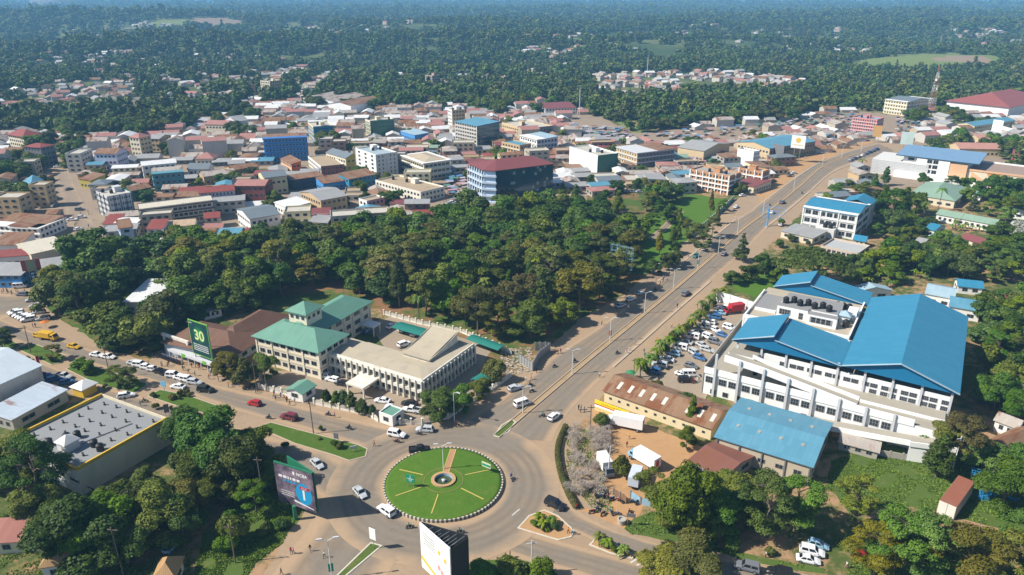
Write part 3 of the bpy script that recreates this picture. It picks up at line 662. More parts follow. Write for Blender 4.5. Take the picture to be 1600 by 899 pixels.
for i,(x,y) in enumerate(((-20,-5.2),(-16,-4.0),(-14,-4.6),(-8,-4.2),(-6.2,-3.6),(-4.4,-4.4))):
 black_tank(hw(x,y,6.3),'black water tank stored on the low parking deck under the ramp','tanks on the parking deck',0.75)
def panel_wall(name,label,px,h,pm,postm,step=3.0,cat='wall',th=0.14,gate=None):
 P=gp(px);c=P[0];root=thing(name,label,cat,(c.x,c.y,0))
 for a,b in zip(P,P[1:]):
  d=b-a;k=max(1,round(d.length/step));e=d/k;rz=math.atan2(d.y,d.x)
  for i in range(k):
   q=a+e*i-c
   mb=MB();mb.box(0.16,e.length-0.02,-th/2,th/2,0,h);mb.build('panel',pm,root,False,(q.x,q.y,0),rz)
   mb=MB();mb.box(-0.14,0.14,-0.14,0.14,0,h+0.15);mb.box(-0.18,0.18,-0.18,0.18,h+0.15,h+0.22);mb.build('post',postm,root,False,(q.x,q.y,0),rz)
 return root
panel_wall('compound_wall','white panelled compound wall behind the red lorry',[(1117,470),(1140,476),(1180,489)],3.6,WH2,LGREY,3.2)
# ---------------------------------------------------------------- sheds beside it
S1=building('long_shed','long cream shed with a rusty brown sheet roof beside the hospital car park',(941,612),(1112,668),(1148,640),3.6,'gable',paint('shed_cream_wall',(0.70,0.58,0.36),0.8,0.4),TINRUST,storeys=1,ridge='x',rh=1.9,over=0.5,cols=11,rcols=0,frac=0.3,wh=0.7,z0=2.2,joined=False)
SK=flat('fibreglass_skylight',(0.62,0.58,0.50),0.4)
root,L,D,rz,o=S1
for i in range(9):
 t=-L/2+2.5+i*L/9.2;zz=lambda y:3.6+1.9*(1-abs(y)/(D/2))
 if i in (5,):continue
 mb=MB();mb.slab([(t,-D*0.36,zz(D*0.36)+0.05),(t+0.9,-D*0.36,zz(D*0.36)+0.05),(t+0.9,-D*0.14,zz(D*0.14)+0.05),(t,-D*0.14,zz(D*0.14)+0.05)],0.03);mb.build('skylight',SK,root)
S2=building('blue_shed','tan block shed with a weathered blue sheet roof in front of the ramp',(1117,686),(1268,727),(1308,664),5.2,'gable',paint('shed_block_wall',(0.48,0.42,0.32),0.9,0.5),TINBL2,storeys=1,ridge='x',rh=1.6,over=0.6,cols=5,rcols=3,frac=0.45,wh=1.1,z0=2.4,joined=False)
root,L,D,rz,o=S2
for i in range(4):
 for sgn in (-1,1):
  t=-L/2+2.8+i*L/4.3;y=sgn*D*0.22;z=5.2+1.6*(1-abs(y)/(D/2))+0.06
  mb=MB();mb.box(t,t+0.7,y-0.5,y+0.5,z-0.13,z+0.02);mb.build('skylight',tin('sun_bleached_patch',(0.35,0.33,0.27),0.3),root)
for i in range(5):
 x=-L/2+0.2+i*(L-0.4)/4;box_part('pier',DGREY,root,x-0.15,x+0.15,-D/2-0.3,-D/2-0.01,0,5.0)
building('lean_to','low rusty maroon lean-to roof tucked under trees beside the blue shed',(1088,712),(1130,745),(1165,705),3.0,'gable',CONC,tin('maroon_rust',(0.20,0.085,0.06),0.5),storeys=1,cols=2,rcols=2,rh=1.0)
building('tin_hut','long low tin hut with patched rusty roof under the hospital ramp',(1312,690),(1372,706),4.0,2.2,'mono',CONC,TINRUST2,storeys=1,cols=3,rcols=0,rh=0.6)
# ---------------------------------------------------------------- bank office with green roofs
BZ=8.8
Bk=frame3((400,524),(497,549),(539,523),BZ);bo,bL,bD,brz=Bk
BCRM=paint('bank_cream_wall',(0.74,0.67,0.52),0.75,0.35)
root,L,D,rz,o=building('bank_office','three storey cream office with green hipped roofs and a square stair tower',None,None,None,BZ,'hip',BCRM,TINGREEN,world=Bk,storeys=3,cols=8,rcols=4,rh=3.2,over=1.0,frac=0.72,wh=1.35,bands=(paint('bank_band',(0.62,0.54,0.40)),0.1),pil=(BCRM,0.22),joined=False,winfaces=('front','left','right'))
x1=L/2-8.6;x0=x1-10.5;y0=D/2;y1=y0+23
box_part('rear_wing',BCRM,root,x0,x1,y0-0.02,y1,-0.3,BZ-0.05)
mb=MB();hip_roof(mb,11,y1-y0+8,BZ,2.9,0.8);r_=mb.build('roof',TINGREEN,root);r_.location=((x0+x1)/2,(y0+y1)/2-4,0.0)
for r in range(3):
 for i in range(5):
  ob=obj('window',WIN1,None,root);ob.matrix_local=Matrix.Translation((x1+0.02,y0+3.2+i*4.4,0.9+r*2.9))@Matrix.Rotation(math.pi/2,4,'Z')@Matrix.Diagonal((2.9 if i%2 else 2.0,1,1.4,1))
for i in range(6):box_part('pilaster',BCRM,root,x1,x1+0.2,y0+1.2+i*4.3,y0+1.7+i*4.3,0,BZ-0.1)
tx0,tx1,ty0,ty1=L/2-17.5,L/2-11.0,y0-3.2,y0+3.4
box_part('tower',BCRM,root,tx0,tx1,ty0,ty1,BZ-0.5,14.3)
mb=MB();hip_roof(mb,tx1-tx0,ty1-ty0,14.35,2.3,0.8);r_=mb.build('roof',TINGREEN,root);r_.location=((tx0+tx1)/2,(ty0+ty1)/2,0)
for i in range(3):
 ob=obj('window',WIN2,None,root);ob.matrix_local=Matrix.Translation((tx0+1.2+i*2.0,ty0-0.02,12.2))@Matrix.Diagonal((1.1,1,1.1,1))
 ob=obj('window',WIN2,None,root);ob.matrix_local=Matrix.Translation((tx1+0.02,ty0+1.2+i*2.0,12.2))@Matrix.Rotation(math.pi/2,4,'Z')@Matrix.Diagonal((1.1,1,1.1,1))
box_part('porch',WHITE,root,x1+0.3,x1+5.5,y1-6,y1-2,3.0,3.4)
for px_,py_ in ((5.2,-5.6),(5.2,-2.4)):box_part('porch_post',WHITE,root,x1+px_-.15,x1+px_+.15,y1+py_-.15,y1+py_+.15,0,3.0)
FOOT.append((o+Matrix.Rotation(rz,3,'Z')@Vector(((x0+x1)/2,(y0+y1)/2,0)),12,24,rz,14))
WSTAIN=paint('stained_flat_roof',(0.44,0.38,0.28),0.9,0.9,(0.10,0.08,0.06),0.16)
Fl=frame3((503,551),(660,594),(746,538),6.6);fo,fL,fD,frz=Fl
FW=paint('stained_white_wall',(0.74,0.70,0.60),0.8,0.7,(0.2,0.16,0.12),0.6)
root=thing('bank_annex','two storey white annex with ribbed facade, stained concrete roof and raised hall','building',(fo.x,fo.y,0),frz);FOOT.append((fo,fL,fD,frz,math.hypot(fL,fD)/2))
l,d=fL/2,fD/2
mb=MB()
mb.box(-l,l,-d,-d+11,-0.3,6.0,0,1);mb.box(l-12,l,-d+11.02,d,-0.3,6.0,0,1);mb.build('wall',[FW,WSTAIN],root)
for b in ((-l,l-0.3,-d-0.02,-d+0.25,6.0,6.65),(l-0.3,l+0.02,-d+0.0,d,6.0,6.5)):box_part('parapet',FW,root,*b)
mb=MB();mb.slab([(-l+0.3,-d+0.4,6.1),(l-0.4,-d+0.4,6.1),(l-5,-d+5.5,6.55),(-l+0.3,-d+5.5,6.55)],0.1);mb.slab([(l-0.4,-d+0.4,6.1),(l-0.4,d-0.3,6.1),(l-5,d-0.3,6.55),(l-5,-d+5.5,6.55)],0.1);mb.build('roof',WSTAIN,root)
n=17
for i in range(n+1):
 x=-l+fL*i/n;box_part('fin',FW,root,x-0.13,x+0.13,-d-0.75,-d-0.03,0.2,6.3)
 if i==n:break
 for r in range(2):
  if not (r==0 and 6<=i<=8):
   o=obj('window',WIN2,None,root);o.matrix_local=Matrix.Translation((x+fL/n/2,-d-0.02,0.9+r*2.9))@Matrix.Diagonal((1.35,1,1.5,1))
 box_part('spandrel',FW,root,x+0.16,x+fL/n-0.16,-d-0.5,-d-0.03,2.55,3.5);box_part('spandrel',FW,root,x+0.16,x+fL/n-0.16,-d-0.45,-d-0.03,5.35,6.3)
n=14
for i in range(n+1):
 y=-d+fD*i/n;box_part('fin',FW,root,l+0.03,l+0.6,y-0.13,y+0.13,0.2,6.2)
 if i==n:break
 for r in range(2):
  o=obj('window',WIN2,None,root);o.matrix_local=Matrix.Translation((l+0.03,y+fD/n/2,0.8+r*2.9))@Matrix.Rotation(math.pi/2,4,'Z')@Matrix.Diagonal((1.3,1,1.6,1))
hx0,hx1,hy0,hy1=l-13.5,l-4.6,-d+9.5,d-1.5
mb=MB();za,zb=7.2,9.8
for q in ([(hx0,hy0),(hx1,hy0)],[(hx1,hy0),(hx1,hy1)],[(hx1,hy1),(hx0,hy1)],[(hx0,hy1),(hx0,hy0)]):
 z_=[za if p[1]==hy0 else zb for p in q];mb.add([(*q[0],5.9),(*q[1],5.9),(*q[1],z_[1]),(*q[0],z_[0])])
mb.build('hall_wall',FW,root)
mb=MB();K=8
for i in range(K):
 ya,yb=hy0-0.5+(hy1-hy0+1)*i/K,hy0-0.5+(hy1-hy0+1)*(i+1)/K;f_=lambda t:za+0.05+(zb-za)*(t**1.6)
 mb.slab([(hx0-0.4,ya,f_(i/K)),(hx1+0.4,ya,f_(i/K)),(hx1+0.4,yb,f_((i+1)/K)),(hx0-0.4,yb,f_((i+1)/K))],0.3)
mb.build('hall_roof',WSTAIN,root)
box_part('porch',FW,root,-l+13.5,-l+19.5,-d-7,-d-0.8,3.1,3.6)
for a in (13.8,19.2):box_part('porch_post',FW,root,-l+a-.2,-l+a+.2,-d-6.8,-d-6.4,0,3.1)
box_part('back_block',WSTAIN,root,-l+4,l-15,-d+11.1,-d+13.5,-0.3,4.6)
BF=paint('fence_white_paint',(0.74,0.71,0.62),0.7,0.4)
def wave_fence(name,label,px,step=2.9):
 P=gp(px);c=P[0];root=thing(name,label,'fence',(c.x,c.y,0))
 for a,b in zip(P,P[1:]):
  d=b-a;k=max(1,round(d.length/step));e=d/k;rz=math.atan2(d.y,d.x)
  for i in range(k):
   q=a+e*i-c;W=e.length
   mb=MB();pts=[]
   mb.box(0.2,W-0.2,-0.08,0.08,0,0.5)
   for j in range(9):
    x=0.28+(W-0.56)*j/8;mb.box(x-0.075,x+0.075,-0.03,0.03,0.5,1.15+0.5*math.sin(math.pi*j/8))
   mb.build('panel',BF,root,False,(q.x,q.y,0),rz)
   mb=MB();mb.box(-0.2,0.2,-0.2,0.2,0,1.75);mb.box(-0.26,0.26,-0.26,0.26,1.75,1.9);mb.build('post',BF,root,False,(q.x,q.y,0),rz)
 return root
wave_fence('bank_fence','white arched fence along the road in front of the bank annex',[(491,632),(530,640),(575,650),(592,660)])
wave_fence('bank_fence','white arched fence from the small green roofed guard box round to the avenue',[(625,664),(660,664),(700,655),(735,632),(770,610),(800,588)])
wave_fence('bank_fence','white arched fence left of the bank gatehouse',[(405,608),(440,616),(458,621)])
wave_fence('park_rear_fence','pale fence between the bank car park and the park trees',[(600,492),(660,508),(720,520),(780,545),(800,555)])
gh=frame3((449,607),(472,615),(490,601),2.8)
building('gatehouse','white bank gatehouse with a green roof and gabled porch',None,None,None,2.8,'gable',WHITE,TINGREEN,world=gh,storeys=1,cols=1,rcols=1,rh=0.9,ridge='y',joined=False)
building('guard_box','small white guard box with sunken green roof at the fence corner',(594,642),(613,651),(628,638),3.0,'flat',WHITE,TINGREEN,storeys=1,cols=1,rcols=1,clutter=False,joined=False,parapet=0.3)
def shelter(label,A,B,D):
 A,B=G(*A,2.4),G(*B,2.4);ex=(B-A);L=ex.length;rz=math.atan2(ex.y,ex.x);root=thing('car_shelter',label,'shelter',(A.x,A.y,0),rz)
 mb=MB();K=5
 for i in range(K):
  y0,y1=D*i/K,D*(i+1)/K;f_=lambda t:2.4+0.55*math.sin(math.pi*t)
  mb.slab([(0,y0,f_(i/K)),(L,y0,f_(i/K)),(L,y1,f_((i+1)/K)),(0,y1,f_((i+1)/K))],0.05)
 mb.build('canopy',flat('green_shade_cloth',(0.015,0.16,0.13),0.7),root)
 for i in range(5):
  mb=MB();mb.tube((L*i/4,D*0.9,0),(L*i/4,D*0.9,2.6),0.06);mb.build('post',STEEL,root)
 return root
shelter('long green shade net over parked cars behind the annex hall',(612,512),(668,528),5);shelter('green shade net beside the back corner of the annex',(728,530),(778,548),4)
shelter('small green shade net behind the fence by the avenue',(752,600),(775,586),4)
# ---------------------------------------------------------------- brown tiled hall with the anniversary billboard
BLUEW=paint('pale_blue_wall',(0.42,0.50,0.56),0.8,0.4)
root,L,D,rz,o=building('tiled_hall','low hall with brown tiled hip roofs behind the green anniversary billboard',(320,535),(371,545),(454,494),4.4,'hip',BLUEW,TINBROWN,storeys=1,cols=3,rcols=6,rh=3.6,over=0.9,joined=False)
inv=(Matrix.Translation(o)@Matrix.Rotation(rz,4,'Z')).inverted()
def on_frame(ob,q,r):ob.matrix_local=inv@Matrix.Translation((q.x,q.y,0))@Matrix.Rotation(r,4,'Z');return ob
q2,L2,D2,r2=frame3((256,534),(332,550),15,4.4);FOOT.append((q2,L2,D2,r2,14))
on_frame(box_part('side_wing',BLUEW,root,-L2/2,L2/2,-D2/2,D2/2,-.3,4.3),q2,r2)
mb=MB();hip_roof(mb,L2+7,D2,4.35,3.3,0.8);on_frame(mb.build('roof',TINBROWN,root),q2+Matrix.Rotation(r2,3,'Z')@Vector((3.4,0,0)),r2)
F0,F1=G(262,545,3.2),G(344,574,3.2);fr_=math.atan2(F1.y-F0.y,F1.x-F0.x);W=(F1-F0).length
on_frame(box_part('shop_front',LGREY,root,0,W,.02,4.5,2.7,2.95),F0,fr_);on_frame(box_part('sign_band',paint('shop_front_white',(0.6,0.6,0.62)),root,0,W,-.15,0,2.5,3.3),F0,fr_)
for x in (.28,.68):on_frame(box_part('sign_badge',flat('lime_sign',(0.13,0.42,0.03),0.5),root,W*x,W*x+1.5,-.22,-.16,2.3,3.4),F0,fr_)
for i in range(9):on_frame(box_part('front_post',LGREY,root,.1+i*(W-.4)/8,.3+i*(W-.4)/8,.1,.3,0,2.7),F0,fr_)
on_frame(box_part('shop_window_wall',flat('dark_shop_glass',(0.03,0.035,0.04),.2),root,.3,W-.3,3.2,3.4,0,2.7),F0,fr_)
E0,E1=G(250,519,6),G(294,534,6);er_=math.atan2(E1.y-E0.y,E1.x-E0.x);W=(E1-E0).length
on_frame(box_part('entrance_beam',FW,root,0,W,-.3,.3,5.2,6.1),E0,er_)
for x in (1.2,W-1):on_frame(box_part('entrance_post',FW,root,x,x+.8,-.2,.2,0,5.2),E0,er_)
building('white_roof_shed','shed with a bright white sheet roof standing among the dark park trees',(195,470),(241,471),(275,440),4.5,'mono',CREAM,TINWHITE,storeys=1,cols=3,rcols=2,rh=0.8)
building('white_hut','small white hut under the trees behind the tiled hall',(318,488),(345,481),4,3.0,'mono',WHITE,TINGREY,storeys=1,cols=3,rcols=1,rh=0.3)
# ---------------------------------------------------------------- grey roofed supermarket and neighbours
Sm=frame3((8,688),(119,732),(265,654),7.0)
YEL=paint('yellow_band_paint',(0.66,0.42,0.03),0.7,0.35);SWALL=paint('pale_store_wall',(0.68,0.60,0.44),0.85,0.5)
root,L,D,rz,o=building('supermarket','big flat grey roofed store with a yellow painted parapet and roof vents',None,None,None,7.0,'flat',SWALL,paint('grey_roof_sheet',(0.25,0.26,0.265),0.8,0.35,(0.25,0.17,0.1),0.12),world=Sm,storeys=1,cols=0,rcols=0,clutter=False,front=WHITE)
l,d=L/2,D/2
for b in ((-l-0.12,l+0.12,-d-0.12,-d+0.3,6.35,7.1),(l-0.3,l+0.12,-d+0.36,d+0.12,6.35,7.1),(-l-0.12,-l+0.3,-d+0.36,d,6.5,7.1)):box_part('parapet_band',YEL,root,*b)
for i in range(6):
 for k in range(5):
  x=-l+L*(k+0.7+0.25*(i%2))/5.5+R.uniform(-.5,.5);y=-d+D*(i+1.3)/7+R.uniform(-.4,.4)
  if x>l-1:continue
  mb=MB();mb.box(-0.2,0.2,-0.2,0.2,0,0.35);mb.tube((0,0,0.35),(0,0,0.6),0.14,n=8);mb.box(-0.32,0.12,-0.14,0.14,0.6,0.85);mb.build('roof_vent',flat('dark_vent',(0.06,0.055,0.05),0.6),root,False,(x,y,6.3))
mb=MB();hip_roof(mb,3.4,3.4,2.1,1.5,0.2);mb.box(-1.6,1.6,-1.6,1.6,0,1.95);mb.build('roof_hatch',TINWHITE,root,False,(l-9.5,-d+4.5,6.3))
for x,y in ((l-14.5,-d+3.2),(l-13.2,-d+6.4),(l-11.8,-d+8.0),(l-5.2,-d+7.6),(l-2.6,-d+7.2)):
 q=o+Matrix.Rotation(rz,3,'Z')@Vector((x,y,0));black_tank(Vector((q.x,q.y,6.31)),'black water tank near the corner of the grey supermarket roof','tanks on the supermarket roof',0.95)
mb=MB();mb.tube((-l+14,-d+2,6.45),(l-6,d-5,6.45),0.12);mb.build('roof_pipe',STEEL,root)
for i in range(5):
 o2=obj('window',WIN2,None,root);o2.matrix_local=Matrix.Translation((-l+6+i*5.5,-d-0.13,3.2))@Matrix.Diagonal((3.2,1,0.6,1))
building('warehouse','old warehouse with a pale blue sheet roof and peeling white wall',(-60,626),(63,571),26,7.0,'gable',paint('peeling_wall',(0.60,0.55,0.50),0.9,1.0,(0.16,0.11,0.08),0.7),tin('pale_warehouse_sheet',(0.46,0.52,0.56),0.1,(0.3,0.3,0.3),0.3),storeys=1,cols=0,rcols=0,ridge='x',rh=2.5)
mb=MB();mb.box(-0.35,0.35,-0.06,0.06,1.2,6.8);o2=mb.build('banner',flat('magenta_banner',(0.42,0.02,0.12),0.6));q=G(66,590);o2.location=q;o2.rotation_euler[2]=0.9;tag(o2,'tall magenta banner fixed to the warehouse corner','banner')
building('tin_store','low lean-to with half blue half rusty roof between warehouse and supermarket',(18,655),(103,609),8.5,3.4,'mono',CONC,tin('half_blue',(0.40,0.46,0.52),0.45,(0.22,0.1,0.07),0.4),storeys=1,cols=2,rcols=3,rh=0.5)
t_=frame3((114,603),(128,609),(148,598),2.6)
building('kiosk','yellow kiosk with a white tent roof at the corner of the service road',None,None,None,2.6,'hip',YEL,flat('white_tent',(0.75,0.74,0.72),0.7),world=t_,storeys=1,cols=0,rcols=0,rh=1.5,over=0.5)
building('cottage','white cottage with a steep rusty patched roof',(64,886),(122,877),5.5,3.2,'hip',paint('cottage_white',(0.62,0.63,0.66)),tin('cottage_rust',(0.30,0.19,0.09),0.6,(0.22,0.11,0.05),0.5),storeys=1,cols=2,rcols=2,rh=3.2,joined=False)
building('tin_row','low row house with rusty red sheet roof at the left edge',(-60,850),(74,842),5.5,3.0,'mono',CREAM,tin('row_rust',(0.30,0.13,0.10),0.45,(0.21,0.09,0.06),0.6),storeys=1,cols=5,rcols=1,rh=0.9)
building('tin_row_annex','small shed with a white patched tin roof beside the rusty row house',(35,836),(82,828),3,2.6,'mono',CREAM,TINWHITE,storeys=1,cols=1,rcols=1,rh=0.5)
building('small_house','small house with a pointed rusty roof at the bottom edge',(240,905),(272,902),5,2.8,'hip',CREAM,tin('tiny_rust',(0.36,0.22,0.10),0.5,(0.25,0.12,0.05),0.5),storeys=1,cols=1,rcols=1,rh=2)
building('yard_shed','open yard shed with a teal roof left of the supermarket',(-10,735),(20,742),6,2.8,'mono',CONC,tin('teal_sheet',(0.14,0.32,0.36),0.2),storeys=1,cols=1,rcols=1,rh=0.6)
building('yard_shed','open yard shed with a blue roof below the yellow parapet',(-20,715),(14,722),5,3.4,'mono',CONC,TINBL2,storeys=1,cols=1,rcols=1,rh=0.6)
building('tin_shack','dark little shack under the trees with a pale blue roof',(212,820),(232,820),4,2.4,'mono',CONC,TINLB,storeys=1,cols=1,rcols=1,rh=0.4)
def box_container(label,a,b,w_,h_,m1,m2,name='container'):
 A,B=G(*a),G(*b);d_=B-A;L=d_.length;rz=math.atan2(d_.y,d_.x);root=thing(name,label,'container',(A.x,A.y,0),rz)
 mb=MB();mb.box(0,L,-w_/2,w_/2,0.15,h_);mb.build('box',[m1],root)
 mb=MB();k=int(L/0.6)
 for i in range(k):
  for s_ in (-1,1):mb.box(i*0.6+0.1,i*0.6+0.4,s_*(w_/2+0.03)-0.03,s_*(w_/2+0.03)+0.03,0.3,h_-0.15)
 o=mb.build('corrugation',[m1],root);o['kind']='stuff'
 mb=MB();mb.box(0.02,L-0.02,-w_/2+0.02,w_/2-0.02,h_,h_+0.06);mb.build('roof',[m2],root)
 for s_ in (-1,1):mb=MB();mb.box(-0.08,-0.01,s_*w_/4-w_/4+0.06,s_*w_/4+w_/4-0.06,0.3,h_-0.1);mb.build('door',[paint('container_door',(0.72,0.69,0.62),0.6)],root)
 return root
box_container('rust-brown roofed cargo container with white doors standing in the meadow',(1476,808),(1505,768),3.2,3.3,paint('container_cream',(0.58,0.48,0.40)),paint('container_rust',(0.28,0.10,0.06),0.8,0.5))
building('farm_house','white house with a long rusty roof at the right edge of the meadow',(1518,700),(1560,712),(1640,690),3.2,'gable',WHITE,TINRUST,storeys=1,cols=3,rcols=4,ridge='y',rh=1.4,joined=False)
for (a,b,c,lab,rm) in (((1556,655),(1590,668),4,'small rusty shack beside the dark trees at the right edge',TINRUST2),((1578,610),(1610,618),6,'white gabled house at the right edge beyond the banana plants',TINGREY),((1567,465),(1588,468),5,'tiny white house with a maroon roof in the green plot',TINMAROON)):
 building('plot_house',lab,a,b,c,3.2,'gable',WHITE,rm,storeys=1,cols=2,rcols=1,rh=1.3)
# ---------------------------------------------------------------- town buildings read off the photograph
def P_(n,c,**k):return paint(n,c,**k)
BLUEP=P_('royal_blue_paint',(0.065,0.27,0.60),dirt=0.15);TEALP=P_('teal_paint',(0.09,0.26,0.31),dirt=0.25);LAV=P_('lavender_paint',(0.46,0.42,0.52));DRED=P_('dark_red_paint',(0.26,0.075,0.06))
OLIVE=P_('olive_yellow_paint',(0.40,0.33,0.06));ORANGE=P_('orange_paint',(0.62,0.13,0.02));LBLUE=P_('light_blue_paint',(0.36,0.50,0.64));GREENP=P_('dark_green_paint',(0.012,0.125,0.075),dirt=0.2);GREEN2=P_('mid_green_paint',(0.06,0.18,0.10))
PINKP=P_('pink_paint',(0.58,0.24,0.23));BRICK=P_('orange_brick_panel',(0.50,0.25,0.12));PEACH=P_('peach_paint',(0.70,0.42,0.24));NAVY=P_('navy_paint',(0.02,0.035,0.09));CYANP=P_('cyan_paint',(0.03,0.22,0.36),dirt=0.15);YELC=P_('yellow_cream_paint',(0.66,0.58,0.36));TANL=P_('light_tan_paint',(0.58,0.45,0.27))
SALM=tin('salmon_sheet_roof',(0.42,0.22,0.17),0.15);FLATC=P_('pale_roof_screed',(0.50,0.47,0.40),dirt=0.6,dirtc=(0.15,0.12,0.1));FLATB=P_('buff_roof_screed',(0.40,0.31,0.20),dirt=0.7,dirtc=(0.2,0.09,0.05))
B_=building
